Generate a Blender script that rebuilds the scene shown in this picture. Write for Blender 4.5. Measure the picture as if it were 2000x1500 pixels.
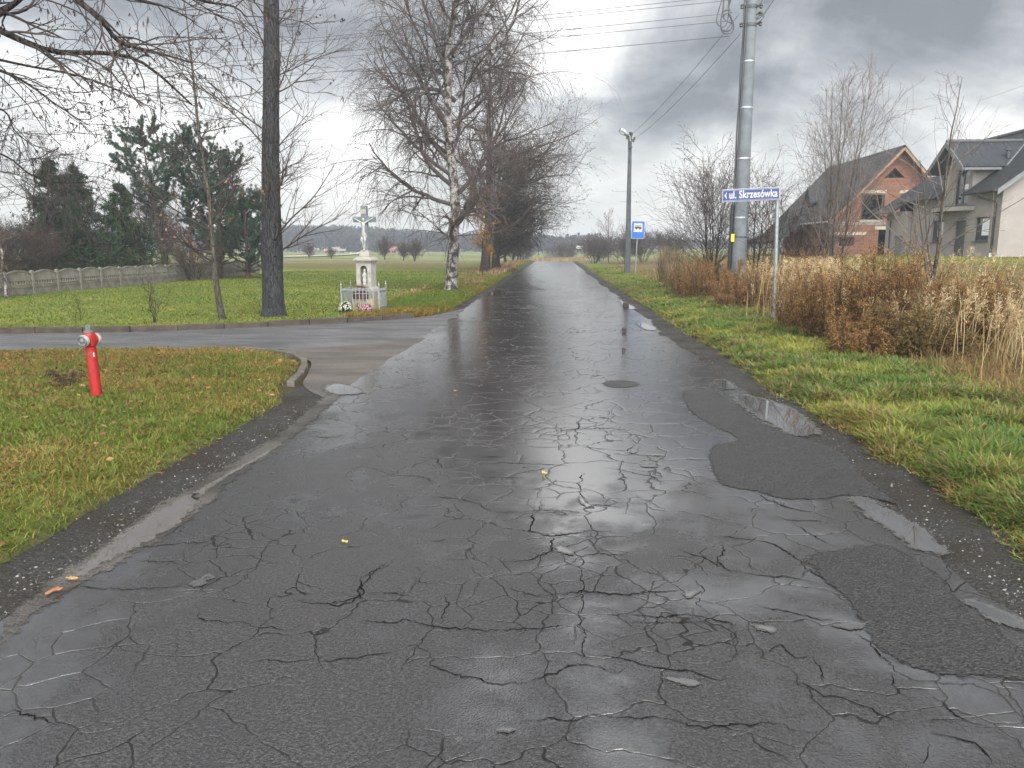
import bpy, math, random
import numpy as np
from mathutils import Vector, Matrix
S = bpy.context.scene
for o in list(bpy.data.objects): bpy.data.objects.remove(o)
R = math.radians
# ------------------------------------------------------------------ camera
CAM_H = 1.9; FPX = 1500.0
PITCH = math.atan(266/1500); YAW = math.atan(84/1523.4)
cam_d = bpy.data.cameras.new("camera"); cam = bpy.data.objects.new("camera", cam_d)
S.collection.objects.link(cam); S.camera = cam
cam_d.sensor_width = 36; cam_d.lens = 27.0; cam_d.clip_start = 0.05; cam_d.clip_end = 5000
cam.location = (0, 0, CAM_H); cam.rotation_euler = (math.pi/2 - PITCH, 0, YAW)
# ------------------------------------------------------------------ exposure
S.view_settings.view_transform = 'Standard'; S.view_settings.look = 'None'
S.view_settings.exposure = 1.35; S.view_settings.gamma = 1.0
S.cycles.use_denoising = True
try:
    S.cycles.denoiser = 'OPENIMAGEDENOISE'; S.cycles.denoising_prefilter = 'ACCURATE'
except Exception: pass
S.cycles.max_bounces = 5; S.cycles.diffuse_bounces = 2; S.cycles.glossy_bounces = 3
S.cycles.use_adaptive_sampling = True; S.cycles.adaptive_threshold = 0.025
S.cycles.transparent_max_bounces = 6; S.cycles.volume_bounces = 0
S.cycles.sample_clamp_indirect = 4.0
# ------------------------------------------------------------------ pixel ray helper (photo pixels -> world)
_cp, _sp, _cy, _sy = math.cos(PITCH), math.sin(PITCH), math.cos(YAW), math.sin(YAW)
FW = np.array([-_sy*_cp, _cy*_cp, -_sp]); RT = np.array([_cy, _sy, 0.0]); UP = np.cross(RT, FW)
EYE = np.array([0, 0, CAM_H])
def ray(px, py): return FW*FPX + RT*(px-1000) - UP*(py-750)
def G(px, py, z=0.0):
    d = ray(px, py); return EYE + d*((z-CAM_H)/d[2])
def D(px, py, y):
    d = ray(px, py); return EYE + d*(y/d[1])
def proj(P):
    v = np.asarray(P) - EYE; w = v@FW; w = np.where(np.abs(w) < 1e-6, 1e-6, w)
    return 1000+FPX*(v@RT)/w, 750-FPX*(v@UP)/w, w
# ------------------------------------------------------------------ world: overcast sky
W = bpy.data.worlds.new("World"); S.world = W; W.use_nodes = True
nt = W.node_tree; nt.nodes.clear()
SUN_EL, SUN_AZ = R(48), R(150)          # compass: clockwise from +Y; behind the camera to the right
def wn(t, **k):
    n = nt.nodes.new(t)
    for a, b in k.items(): setattr(n, a, b)
    return n
def wmath(op, a, b=None, clamp=False):
    n = wn('ShaderNodeMath', operation=op); n.use_clamp = clamp
    for i, v in enumerate((a, b)):
        if v is None: continue
        if isinstance(v, (int, float)): n.inputs[i].default_value = v
        else: nt.links.new(v, n.inputs[i])
    return n.outputs[0]
tc = wn('ShaderNodeTexCoord'); dirv = tc.outputs['Generated']
sep = wn('ShaderNodeSeparateXYZ'); nt.links.new(dirv, sep.inputs[0])
comb = wn('ShaderNodeVectorMath', operation='MULTIPLY'); nt.links.new(dirv, comb.inputs[0]); comb.inputs[1].default_value = (1.0, 1.0, 1.9)
def wnoise(scale, detail, rough, dist=0.0):
    n = wn('ShaderNodeTexNoise'); n.inputs['Scale'].default_value = scale; n.inputs['Detail'].default_value = detail
    n.inputs['Roughness'].default_value = rough; n.inputs['Distortion'].default_value = dist
    nt.links.new(comb.outputs[0], n.inputs['Vector']); return n.outputs[0]
nA = wnoise(2.6, 7, 0.58, 0.5); nB = wnoise(7.0, 6, 0.6, 0.4)
val = wmath('ADD', wmath('MULTIPLY', wmath('SUBTRACT', nA, 0.5), 1.75), wmath('MULTIPLY', wmath('SUBTRACT', nB, 0.5), 0.85))
cloud = wmath('ADD', val, 0.50)
# brighter and darker parts of the cloud deck: (pixel of the photo the part is centred on, sharpness, gain)
LOBES = [(180, 250, 110, 0.34), (330, 260, 220, 0.16), (690, 270, 260, 0.32), (1150, 250, 170, 0.26), (1130, 20, 260, 0.26), (1130, -200, 60, 0.25), (1560, 330, 120, 0.14), (1420, 330, 160, 0.14), (1330, 430, 120, 0.10), (40, 330, 150, 0.15),
         (1960, 240, 180, 0.16),
         (1290, 150, 300, -0.30), (1400, 200, 500, -0.12), (1480, 60, 120, -0.14), (1750, 100, 90, -0.08), (120, -60, 40, -0.22), (560, 40, 90, -0.12), (720, 180, 300, -0.10), (1750, 60, 45, -0.16), (880, -150, 50, -0.10)]
for px, py, k, g in LOBES:
    d = ray(px, py); d = d/np.linalg.norm(d)
    vm = wn('ShaderNodeVectorMath', operation='DOT_PRODUCT'); nt.links.new(dirv, vm.inputs[0]); vm.inputs[1].default_value = tuple(d)
    lobe = wmath('POWER', wmath('MAXIMUM', vm.outputs['Value'], 0.0), float(k))
    modu = wmath('ADD', wmath('MULTIPLY', nB, 1.2), 0.4)
    cloud = wmath('ADD', cloud, wmath('MULTIPLY', wmath('MULTIPLY', lobe, g), modu))
# added fill: unseen sky behind the camera brightened to light ground and fronts
back_fill = wn('ShaderNodeMapRange'); back_fill.interpolation_type = 'SMOOTHSTEP'
back_fill.inputs['From Min'].default_value = 0.02; back_fill.inputs['From Max'].default_value = 0.70
back_fill.inputs['To Min'].default_value = 0.0; back_fill.inputs['To Max'].default_value = 5.0
nt.links.new(wmath('MULTIPLY', sep.outputs[1], -1.0), back_fill.inputs['Value'])
# haze near the horizon evens the clouds out
hor = wn('ShaderNodeMapRange'); hor.interpolation_type = 'SMOOTHSTEP'
hor.inputs['From Min'].default_value = 0.0; hor.inputs['From Max'].default_value = 0.16
hor.inputs['To Min'].default_value = 1.0; hor.inputs['To Max'].default_value = 0.0
nt.links.new(sep.outputs[2], hor.inputs['Value'])
mixh = wn('ShaderNodeMix'); mixh.data_type = 'FLOAT'
nt.links.new(wmath('MULTIPLY', hor.outputs[0], 0.85), mixh.inputs[0]); nt.links.new(cloud, mixh.inputs[2]); mixh.inputs[3].default_value = 0.585
ramp = wn('ShaderNodeValToRGB'); nt.links.new(mixh.outputs[0], ramp.inputs[0])
cr = ramp.color_ramp
cr.elements[0].position = 0.15; cr.elements[0].color = (0.105, 0.107, 0.110, 1)
cr.elements[1].position = 1.0; cr.elements[1].color = (0.66, 0.652, 0.632, 1)
for p, c in ((0.38, (0.195, 0.198, 0.201, 1)), (0.55, (0.295, 0.296, 0.293, 1)), (0.72, (0.43, 0.425, 0.411, 1))):
    e = cr.elements.new(p); e.color = c
cloudbg = wn('ShaderNodeBackground'); nt.links.new(ramp.outputs[0], cloudbg.inputs[0])
nt.links.new(wmath('ADD', back_fill.outputs[0], 1.0), cloudbg.inputs[1])
sky = wn('ShaderNodeTexSky', sky_type='NISHITA'); sky.sun_disc = False
sky.sun_elevation = SUN_EL; sky.sun_rotation = SUN_AZ
skybg = wn('ShaderNodeBackground'); nt.links.new(sky.outputs[0], skybg.inputs[0]); skybg.inputs[1].default_value = 0.1
ms = wn('ShaderNodeMixShader'); ms.inputs[0].default_value = 0.92
nt.links.new(skybg.outputs[0], ms.inputs[1]); nt.links.new(cloudbg.outputs[0], ms.inputs[2])
wo = wn('ShaderNodeOutputWorld'); nt.links.new(ms.outputs[0], wo.inputs[0])
# ------------------------------------------------------------------ sun behind the overcast
sl = bpy.data.lights.new("sun", 'SUN'); sl.energy = 1.5; sl.angle = R(20); sl.color = (1, 0.96, 0.9)
sun = bpy.data.objects.new("sun", sl); S.collection.objects.link(sun)
sd = Vector((math.sin(SUN_AZ)*math.cos(SUN_EL), math.cos(SUN_AZ)*math.cos(SUN_EL), math.sin(SUN_EL)))
sun.rotation_euler = sd.to_track_quat('Z', 'Y').to_euler(); sun.location = sd*80
# ================================================================== helpers
rng = np.random.default_rng(7)
def link(o, parent=None):
    S.collection.objects.link(o)
    if parent is not None: o.parent = parent
    return o
def tag(o, label=None, cat=None, group=None, kind=None):
    if label: o['label'] = label
    if cat: o['category'] = cat
    if group: o['group'] = group
    if kind: o['kind'] = kind
    return o
def thing(name, label, cat, loc=(0, 0, 0), rotz=0.0, group=None):
    o = bpy.data.objects.new(name, None); o.empty_display_size = 0.3
    o.location = tuple(float(c) for c in loc); o.rotation_euler = (0, 0, rotz); link(o); return tag(o, label, cat, group)
def kids(o): return [c for c in bpy.data.objects if c.parent == o]
def copy_tree(o, parent=None):
    c = o.copy(); S.collection.objects.link(c); c.parent = parent
    for ch in kids(o): copy_tree(ch, c)
    return c
def mesh_np(name, V, F, mats, parent=None, mi=None, col=None, smooth=False):
    """F: list of (k, n) int arrays (faces of n corners each)."""
    V = np.asarray(V, np.float32)
    F = [np.asarray(f, np.int32) for f in F if len(f)]
    me = bpy.data.meshes.new(name)
    me.vertices.add(len(V)); me.vertices.foreach_set('co', V.ravel())
    nl = sum(f.size for f in F); npoly = sum(len(f) for f in F)
    me.loops.add(nl); me.polygons.add(npoly)
    me.loops.foreach_set('vertex_index', np.concatenate([f.ravel() for f in F]))
    tot = np.concatenate([np.full(len(f), f.shape[1], np.int32) for f in F])
    st = np.zeros(npoly, np.int32); st[1:] = np.cumsum(tot)[:-1]
    me.polygons.foreach_set('loop_start', st)
    try: me.polygons.foreach_set('loop_total', tot)
    except Exception: pass
    if mi is not None: me.polygons.foreach_set('material_index', np.asarray(mi, np.int32))
    me.polygons.foreach_set('use_smooth', np.full(npoly, smooth, bool))
    for m in (mats if isinstance(mats, (list, tuple)) else [mats]): me.materials.append(m)
    me.update(calc_edges=True); me.validate()
    if col is not None:
        a = me.color_attributes.new('Col', 'FLOAT_COLOR', 'POINT')
        c4 = np.ones((len(V), 4), np.float32); c4[:, :3] = col
        a.data.foreach_set('color', c4.ravel())
    o = bpy.data.objects.new(name, me); return link(o, parent)
class MB:
    def __init__(s): s.V = []; s.F = []; s.M = []
    def add(s, V, F, mi=0):
        b = len(s.V); s.V += [tuple(float(c) for c in v) for v in V]
        s.F += [tuple(b+i for i in f) for f in F]; s.M += [mi]*len(F); return s
    def box(s, c, d, rz=0.0, mi=0, taper=1.0):
        x, y, z = d[0]/2, d[1]/2, d[2]/2; ca, sa = math.cos(rz), math.sin(rz); V = []
        for dz in (-z, z):
            t = 1.0 if dz < 0 else taper
            for dx, dy in ((-x, -y), (x, -y), (x, y), (-x, y)):
                V.append((c[0]+(dx*ca-dy*sa)*t, c[1]+(dx*sa+dy*ca)*t, c[2]+dz))
        return s.add(V, [(3, 2, 1, 0), (4, 5, 6, 7), (0, 1, 5, 4), (1, 2, 6, 5), (2, 3, 7, 6), (3, 0, 4, 7)], mi)
    def bb(s, x0, x1, y0, y1, z0, z1, mi=0): return s.box(((x0+x1)/2, (y0+y1)/2, (z0+z1)/2), (x1-x0, y1-y0, z1-z0), 0, mi)
    def prism(s, poly, ex, mi=0):
        n = len(poly); V = [tuple(p) for p in poly]+[tuple(np.add(p, ex)) for p in poly]
        F = [tuple(range(n-1, -1, -1)), tuple(range(n, 2*n))]+[(i, (i+1) % n, n+(i+1) % n, n+i) for i in range(n)]
        return s.add(V, F, mi)
    def tube(s, pts, rad, n=8, mi=0, caps=True):
        pts = [Vector(tuple(float(c) for c in p)) for p in pts]; m = len(pts)
        if isinstance(rad, (int, float)): rad = [rad]*m
        V = []; ref = None
        for i in range(m):
            t = (pts[min(i+1, m-1)]-pts[max(i-1, 0)])
            t = t.normalized() if t.length > 1e-9 else Vector((0, 0, 1))
            if ref is None:
                ref = Vector((1, 0, 0)) if abs(t.x) < 0.9 else Vector((0, 1, 0))
            a = t.cross(ref).normalized(); b = t.cross(a).normalized(); ref = -t.cross(a).cross(t) if False else ref
            for k in range(n):
                an = 2*math.pi*k/n; V.append(pts[i]+a*(rad[i]*math.cos(an))+b*(rad[i]*math.sin(an)))
        F = [(i*n+k, i*n+(k+1) % n, (i+1)*n+(k+1) % n, (i+1)*n+k) for i in range(m-1) for k in range(n)]
        if caps: F += [tuple(range(n-1, -1, -1)), tuple((m-1)*n+k for k in range(n))]
        return s.add(V, F, mi)
    def lathe(s, prof, n=16, c=(0, 0, 0), mi=0, mat=None, sx=1.0, sy=1.0):
        V = []
        for r, z in prof:
            for k in range(n):
                an = 2*math.pi*k/n; v = Vector((r*math.cos(an)*sx, r*math.sin(an)*sy, z))
                if mat is not None: v = mat @ v
                V.append((v.x+c[0], v.y+c[1], v.z+c[2]))
        m = len(prof)
        F = [(i*n+k, i*n+(k+1) % n, (i+1)*n+(k+1) % n, (i+1)*n+k) for i in range(m-1) for k in range(n)]
        F += [tuple(range(n-1, -1, -1)), tuple((m-1)*n+k for k in range(n))]
        return s.add(V, F, mi)
    def build(s, name, mats, parent=None, smooth=False, bevel=0.0, ang=40):
        me = bpy.data.meshes.new(name); me.from_pydata(s.V, [], s.F)
        for m in (mats if isinstance(mats, (list, tuple)) else [mats]): me.materials.append(m)
        me.polygons.foreach_set('material_index', s.M); me.update(); me.validate()
        o = bpy.data.objects.new(name, me); link(o, parent)
        if smooth:
            me.polygons.foreach_set('use_smooth', [True]*len(me.polygons))
            try: me.set_sharp_from_angle(angle=R(ang))
            except Exception: pass
        if bevel > 0:
            b = o.modifiers.new('bevel', 'BEVEL'); b.width = bevel; b.segments = 2; b.limit_method = 'ANGLE'; b.angle_limit = R(50)
        return o
def catmull(P, k=8, closed=False):
    P = np.asarray(P, float); n = len(P); out = []
    for i in range(n if closed else n-1):
        if closed: a, b, c, d = P[(i-1) % n], P[i], P[(i+1) % n], P[(i+2) % n]
        else: a, b, c, d = P[max(i-1, 0)], P[i], P[i+1], P[min(i+2, n-1)]
        for j in range(k):
            t = j/k
            out.append(0.5*((2*b)+(c-a)*t+(2*a-5*b+4*c-d)*t*t+(3*b-a-3*c+d)*t**3))
    if not closed: out.append(P[-1])
    return np.array(out)
def smooth01(a, b, x):
    t = np.clip((np.asarray(x, float)-a)/(b-a), 0, 1); return t*t*(3-2*t)
def vnoise(x, y, sc, seed=0):
    """value noise, vectorised, 0..1"""
    r = np.random.default_rng(seed).random((64, 64)); x = np.asarray(x)*sc; y = np.asarray(y)*sc
    xi = np.floor(x).astype(int); yi = np.floor(y).astype(int); fx = x-xi; fy = y-yi
    fx = fx*fx*(3-2*fx); fy = fy*fy*(3-2*fy); g = lambda a, b: r[a % 64, b % 64]
    return (g(xi, yi)*(1-fx)+g(xi+1, yi)*fx)*(1-fy)+(g(xi, yi+1)*(1-fx)+g(xi+1, yi+1)*fx)*fy
def fbm(x, y, sc, seed=0): return (vnoise(x, y, sc, seed)+0.5*vnoise(x, y, sc*2.1, seed+1)+0.25*vnoise(x, y, sc*4.3, seed+2))/1.75
# ------------------------------------------------------------------ materials
def soft_alpha(m, lo, hi, amp, scale, wet=None):
    """fade a laid-on sheet out towards its outline along a noisy line; returns the cover"""
    e = m.nd('ShaderNodeSeparateColor'); m.L(m.attr(), e.inputs[0]); n = m.math('ADD', m.math('MULTIPLY', m.noise(scale, 4, 0.65), 0.6), m.math('MULTIPLY', m.noise(scale*3.1, 4, 0.7), 0.4))
    a = m.ramp(m.math('ADD', e.outputs[0], m.math('MULTIPLY', m.math('SUBTRACT', n, 0.5), amp)), lo, hi)
    tr = m.nd('ShaderNodeBsdfTransparent'); mx = m.nd('ShaderNodeMixShader'); m.L(a, mx.inputs[0]); m.L(tr.outputs[0], mx.inputs[1]); m.L(m.b.outputs[0], mx.inputs[2]); m.L(mx.outputs[0], m.out.inputs[0]); return a
class MT:
    def __init__(s, name, base=(0.5, 0.5, 0.5), rough=0.6, spec=0.5, metal=0.0):
        s.m = bpy.data.materials.new(name); s.m.use_nodes = True; s.t = s.m.node_tree
        s.b = s.t.nodes['Principled BSDF']; s.out = s.t.nodes['Material Output']
        s.b.inputs['Base Color'].default_value = (*base, 1); s.b.inputs['Roughness'].default_value = rough
        s.b.inputs['Specular IOR Level'].default_value = spec; s.b.inputs['Metallic'].default_value = metal
        s._pos = None
    def nd(s, t, **k):
        n = s.t.nodes.new(t)
        for a, b in k.items(): setattr(n, a, b)
        return n
    def L(s, a, b): s.t.links.new(a, b)
    @property
    def pos(s):
        if s._pos is None: s._pos = s.nd('ShaderNodeNewGeometry').outputs['Position']
        return s._pos
    @property
    def obj(s): return s.nd('ShaderNodeTexCoord').outputs['Object']
    def put(s, sock, v):
        if isinstance(v, (int, float)): sock.default_value = v
        elif isinstance(v, tuple): sock.default_value = (*v, 1) if len(v) == 3 and sock.type == 'RGBA' else v
        else: s.L(v, sock)
    def math(s, op, a, b=0.0, clamp=False):
        n = s.nd('ShaderNodeMath', operation=op); n.use_clamp = clamp; s.put(n.inputs[0], a); s.put(n.inputs[1], b); return n.outputs[0]
    def noise(s, scale, detail=3, rough=0.5, vec=None, dist=0.0, color=False):
        n = s.nd('ShaderNodeTexNoise'); s.L(vec if vec is not None else s.pos, n.inputs['Vector'])
        n.inputs['Scale'].default_value = scale; n.inputs['Detail'].default_value = detail
        n.inputs['Roughness'].default_value = rough; n.inputs['Distortion'].default_value = dist
        return n.outputs['Color' if color else 0]
    def vor(s, scale, feature='F1', vec=None, out='Distance', rnd=1.0):
        n = s.nd('ShaderNodeTexVoronoi', feature=feature); s.L(vec if vec is not None else s.pos, n.inputs['Vector'])
        n.inputs['Scale'].default_value = scale; n.inputs['Randomness'].default_value = rnd; return n.outputs[out]
    def mapv(s, vec, scale=(1, 1, 1), rot=(0, 0, 0), loc=(0, 0, 0)):
        n = s.nd('ShaderNodeMapping'); s.L(vec, n.inputs[0]); n.inputs['Scale'].default_value = scale
        n.inputs['Rotation'].default_value = rot; n.inputs['Location'].default_value = loc; return n.outputs[0]
    def ramp(s, f, a, b, lo=0.0, hi=1.0, smooth=True):
        n = s.nd('ShaderNodeMapRange'); n.interpolation_type = 'SMOOTHSTEP' if smooth else 'LINEAR'
        s.put(n.inputs['Value'], f)
        for k, v in (('From Min', a), ('From Max', b), ('To Min', lo), ('To Max', hi)): n.inputs[k].default_value = v
        return n.outputs[0]
    def mix(s, f, a, b, mode='MIX'):
        n = s.nd('ShaderNodeMix', data_type='RGBA', blend_type=mode); s.put(n.inputs[0], f); s.put(n.inputs[6], a); s.put(n.inputs[7], b); return n.outputs[2]
    def mixf(s, f, a, b):
        n = s.nd('ShaderNodeMix'); n.data_type = 'FLOAT'; s.put(n.inputs[0], f); s.put(n.inputs[2], a); s.put(n.inputs[3], b); return n.outputs[0]
    def xyz(s, vec=None):
        n = s.nd('ShaderNodeSeparateXYZ'); s.L(vec if vec is not None else s.pos, n.inputs[0]); return n.outputs
    def base(s, c): s.put(s.b.inputs['Base Color'], c); return s
    def rough(s, r): s.put(s.b.inputs['Roughness'], r); return s
    def bump(s, h, dist=0.01, strength=1.0):
        n = s.nd('ShaderNodeBump'); s.put(n.inputs['Height'], h); n.inputs['Distance'].default_value = dist
        s.put(n.inputs['Strength'], strength); s.L(n.outputs[0], s.b.inputs['Normal']); return s
    def attr(s, name='Col'): return s.nd('ShaderNodeAttribute', attribute_name=name).outputs['Color']
def noisy(name, c1, c2, scale=6, rough=0.75, spec=0.3, bump=0.0, metal=0.0, detail=5, bscale=None):
    m = MT(name, c1, rough, spec, metal); v = m.obj
    n = m.noise(scale, detail, 0.6, v); m.base(m.mix(m.ramp(n, 0.3, 0.7), c1, c2))
    if bump: m.bump(m.noise(bscale or scale*4, 4, 0.6, v), bump)
    return m.m
def leafy(name, trans=0.35, rough=0.6, tint=(1, 1, 1)):
    """vertex-coloured thin vegetation with some light passing through"""
    m = MT(name, rough=rough, spec=0.25); c = m.attr()
    if tint != (1, 1, 1): c = m.mix(1.0, c, tint, 'MULTIPLY')
    m.base(c)
    tr = m.nd('ShaderNodeBsdfTranslucent'); m.L(c, tr.inputs[0])
    mx = m.nd('ShaderNodeMixShader'); mx.inputs[0].default_value = trans
    m.L(m.b.outputs[0], mx.inputs[1]); m.L(tr.outputs[0], mx.inputs[2]); m.L(mx.outputs[0], m.out.inputs[0]); return m.m
M = {}
def road_mat():
    m = MT('wet_asphalt', (0.04, 0.04, 0.042), 0.4, 0.5); X = m.xyz(); x, y = X[0], X[1]; m.b.inputs['IOR'].default_value = 1.9
    big = m.noise(0.42, 4, 0.55, m.mapv(m.pos, (1.0, 0.55, 1)), 0.6); mid = m.noise(2.2, 5, 0.62, None, 0.4); fine = m.noise(60, 3, 0.75); grain = m.vor(88)
    track = m.noise(0.9, 2, 0.5, m.mapv(m.pos, (1.0, 0.06, 1)))
    side = m.math('ADD', m.math('MULTIPLY', m.ramp(x, -0.9, 0.4, -0.03, 0.13), m.ramp(y, 4.5, 8.5, 0.35, 1.0)), m.ramp(y, 4.0, 11, -0.03, 0.125))
    w = m.math('ADD', m.math('ADD', m.math('MULTIPLY', big, 0.62), m.math('MULTIPLY', mid, 0.30)), m.math('MULTIPLY', track, 0.22)); w = m.math('ADD', w, side)
    wet = m.ramp(w, 0.42, 0.62); film = m.ramp(w, 0.535, 0.66)
    # crack net: wandering cells, two sizes, broken up by noise; crumbled pale edges
    def net(scale, warp, off, wlo, whi):
        wv = m.nd('ShaderNodeVectorMath', operation='ADD'); nz = m.nd('ShaderNodeVectorMath', operation='SCALE'); p = m.mapv(m.pos, (1, 1, 1), (0, 0, 0), off)
        m.L(m.noise(3.0, 3, 0.55, p, 0, True), nz.inputs[0]); nz.inputs['Scale'].default_value = warp; m.L(p, wv.inputs[0]); m.L(nz.outputs[0], wv.inputs[1])
        e = m.vor(scale, 'DISTANCE_TO_EDGE', wv.outputs[0]); return m.ramp(e, wlo, whi, 1, 0), m.ramp(e, 0.0, whi*4.5, 1, 0)
    a1, b1 = net(1.75, 0.27, (0, 0, 0), 0.003, 0.0105); a2, b2 = net(3.8, 0.15, (13, 5, 0), 0.006, 0.021)
    g1 = m.ramp(m.math('ADD', m.noise(0.75, 3, 0.6), m.ramp(x, -2.0, 1.0, -0.07, 0.07)), 0.38, 0.50); g2 = m.ramp(m.noise(0.8, 3, 0.5, m.mapv(m.pos, loc=(9, 4, 0))), 0.50, 0.60)
    ck = m.math('MAXIMUM', m.math('MULTIPLY', a1, g1), m.math('MULTIPLY', a2, g2)); rim = m.math('MAXIMUM', m.math('MULTIPLY', b1, g1), m.math('MULTIPLY', b2, g2))
    c = m.mix(wet, (0.033, 0.033, 0.0335), (0.014, 0.014, 0.015))
    c = m.mix(m.ramp(fine, 0.38, 0.68), m.mix(1.0, c, (0.40, 0.40, 0.41), 'MULTIPLY'), m.mix(1.0, c, (2.2, 2.16, 2.1), 'MULTIPLY'))
    stain = m.ramp(m.noise(0.8, 4, 0.6, m.mapv(m.pos, (1, 1, 1), (0, 0, 0), (31, 12, 0))), 0.56, 0.72); c = m.mix(m.math('MULTIPLY', stain, 0.4), c, (0.030, 0.026, 0.021))
    crumb = m.math('MULTIPLY', rim, m.ramp(m.noise(24, 3, 0.8), 0.56, 0.66)); c = m.mix(m.math('MULTIPLY', crumb, 0.7), c, (0.075, 0.070, 0.062))
    speck = m.math('GREATER_THAN', m.vor(42, 'F1', None, 'Color'), 0.94); c = m.mix(m.math('MULTIPLY', speck, 0.3), c, (0.09, 0.088, 0.083))
    c = m.mix(m.math('MULTIPLY', ck, 0.8), c, (0.004, 0.004, 0.004)); m.base(c); m.L(m.math('SUBTRACT', 0.5, m.math('MULTIPLY', ck, 0.36)), m.b.inputs['Specular IOR Level'])
    m.L(m.mixf(film, m.mixf(wet, 1.7, 2.1), 3.3), m.b.inputs['IOR']); r = m.mixf(wet, 0.40, 0.25); r = m.mixf(film, r, 0.15); r = m.mixf(ck, r, 0.95); m.rough(m.math('ADD', r, m.math('MULTIPLY', m.math('SUBTRACT', fine, 0.5), 0.12)))
    # the surface swells and dips gently; chippings stand out where no water film covers them
    amp = m.math('MULTIPLY', m.mixf(film, m.mixf(wet, 1.0, 0.62), 0.03), m.ramp(y, 3, 11, 1.0, 0.18, False))
    h = m.math('ADD', m.math('MULTIPLY', m.math('ADD', m.math('MULTIPLY', grain, 0.8), m.math('MULTIPLY', fine, 0.7)), amp), m.math('MULTIPLY', mid, 0.45))
    h = m.math('SUBTRACT', h, m.math('MULTIPLY', ck, 0.6)); h = m.math('SUBTRACT', h, m.math('MULTIPLY', rim, 0.15)); m.bump(h, 0.0075, 1.0); return m.m
M['road'] = road_mat()
def patch_mat():
    m = MT('coarse_patch_asphalt', (0.035, 0.035, 0.037), 0.6, 0.4)
    f = m.noise(70, 4, 0.75); g = m.vor(60); m.base(m.mix(m.ramp(f, 0.38, 0.66), (0.012, 0.012, 0.013), (0.062, 0.062, 0.063)))
    m.rough(m.ramp(m.noise(3, 3), 0.3, 0.7, 0.36, 0.52)); m.bump(m.math('ADD', f, g), 0.010); soft_alpha(m, 0.25, 0.60, 1.8, 9); return m.m
M['patch'] = patch_mat()
def shoulder_mat():
    m = MT('gravel_shoulder', (0.05, 0.045, 0.04), 0.7, 0.35)
    f = m.noise(45, 4, 0.75); v = m.vor(50, 'F1', None, 'Color'); b = m.noise(1.3, 4, 0.6)
    c = m.mix(m.ramp(f, 0.3, 0.75), (0.010, 0.0095, 0.009), (0.055, 0.052, 0.047)); c = m.mix(m.ramp(b, 0.4, 0.65), c, (0.025, 0.020, 0.014))
    c = m.mix(m.math('MULTIPLY', m.math('GREATER_THAN', v, 0.94), 0.8), c, (0.24, 0.23, 0.21)); m.base(c); m.rough(m.ramp(b, 0.3, 0.7, 0.5, 0.8)); m.bump(m.math('ADD', f, m.vor(38)), 0.02); return m.m
M['shoulder'] = shoulder_mat()
def side_mat(name, c1, c2, rg, soft=False):
    m = MT(name, c1, rg, 0.4); f = m.noise(60, 3, 0.75); b = m.noise(1.1, 5, 0.6, m.mapv(m.pos, (0.6, 1.4, 1), (0, 0, 0.3)))
    c = m.mix(m.ramp(b, 0.35, 0.65), c1, c2); c = m.mix(m.ramp(f, 0.3, 0.75), m.mix(1.0, c, (0.6, 0.6, 0.6), 'MULTIPLY'), m.mix(1.0, c, (1.45, 1.45, 1.45), 'MULTIPLY'))
    m.base(c); m.rough(m.ramp(b, 0.3, 0.7, rg-0.08, rg+0.14)); m.bump(m.math('ADD', f, m.vor(55)), 0.008)
    if soft: soft_alpha(m, 0.25, 0.65, 2.4, 6)
    return m.m
M['side'] = side_mat('side_lane_asphalt', (0.105, 0.105, 0.108), (0.07, 0.07, 0.073), 0.40)
M['apron'] = side_mat('worn_gravelly_asphalt', (0.115, 0.100, 0.086), (0.075, 0.068, 0.06), 0.6)
M['silt'] = side_mat('wet_silt', (0.095, 0.086, 0.076), (0.04, 0.036, 0.031), 0.36, True)
def ground_mat():
    m = MT('grass_ground', rough=0.9, spec=0.15); f = m.noise(9, 5, 0.7); g = m.noise(0.9, 4, 0.6)
    c = m.mix(1.0, m.attr(), m.mix(m.ramp(f, 0.3, 0.7), (0.62, 0.62, 0.6), (1.35, 1.3, 1.2)), 'MULTIPLY')
    c = m.mix(1.0, c, m.mix(m.ramp(g, 0.35, 0.65), (0.82, 0.88, 0.8), (1.15, 1.08, 1.0)), 'MULTIPLY'); m.base(c); m.bump(f, 0.05); return m.m
M['ground'] = ground_mat()
def puddle_mat(name, c1, c2, ior, damp, amp=3.0, nsc=18):
    m = MT(name, c1, 0.03, 0.5); m.b.inputs['IOR'].default_value = ior; a = soft_alpha(m, 0.34, 0.50, amp, nsc)
    e = m.nd('ShaderNodeSeparateColor'); m.L(m.attr(), e.inputs[0]); n = m.noise(30, 4, 0.7); inner = m.ramp(m.math('ADD', e.outputs[0], m.math('MULTIPLY', m.math('SUBTRACT', n, 0.5), 1.0)), 0.45, 0.75)
    m.base(m.mix(m.noise(5, 4), c1, c2)); m.rough(m.mixf(inner, damp, 0.025)); m.bump(m.math('MULTIPLY', m.noise(55, 3, 0.7), m.math('SUBTRACT', 1.0, inner)), 0.004); return m.m
M['water'] = puddle_mat('puddle_water', (0.040, 0.038, 0.036), (0.055, 0.052, 0.048), 3.2, 0.30)
M['holewater'] = puddle_mat('pothole_water', (0.045, 0.042, 0.038), (0.03, 0.028, 0.026), 3.2, 0.25, 1.6, 14)
M['mudwater'] = puddle_mat('muddy_puddle_water', (0.12, 0.11, 0.10), (0.085, 0.078, 0.07), 1.8, 0.35)
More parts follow.
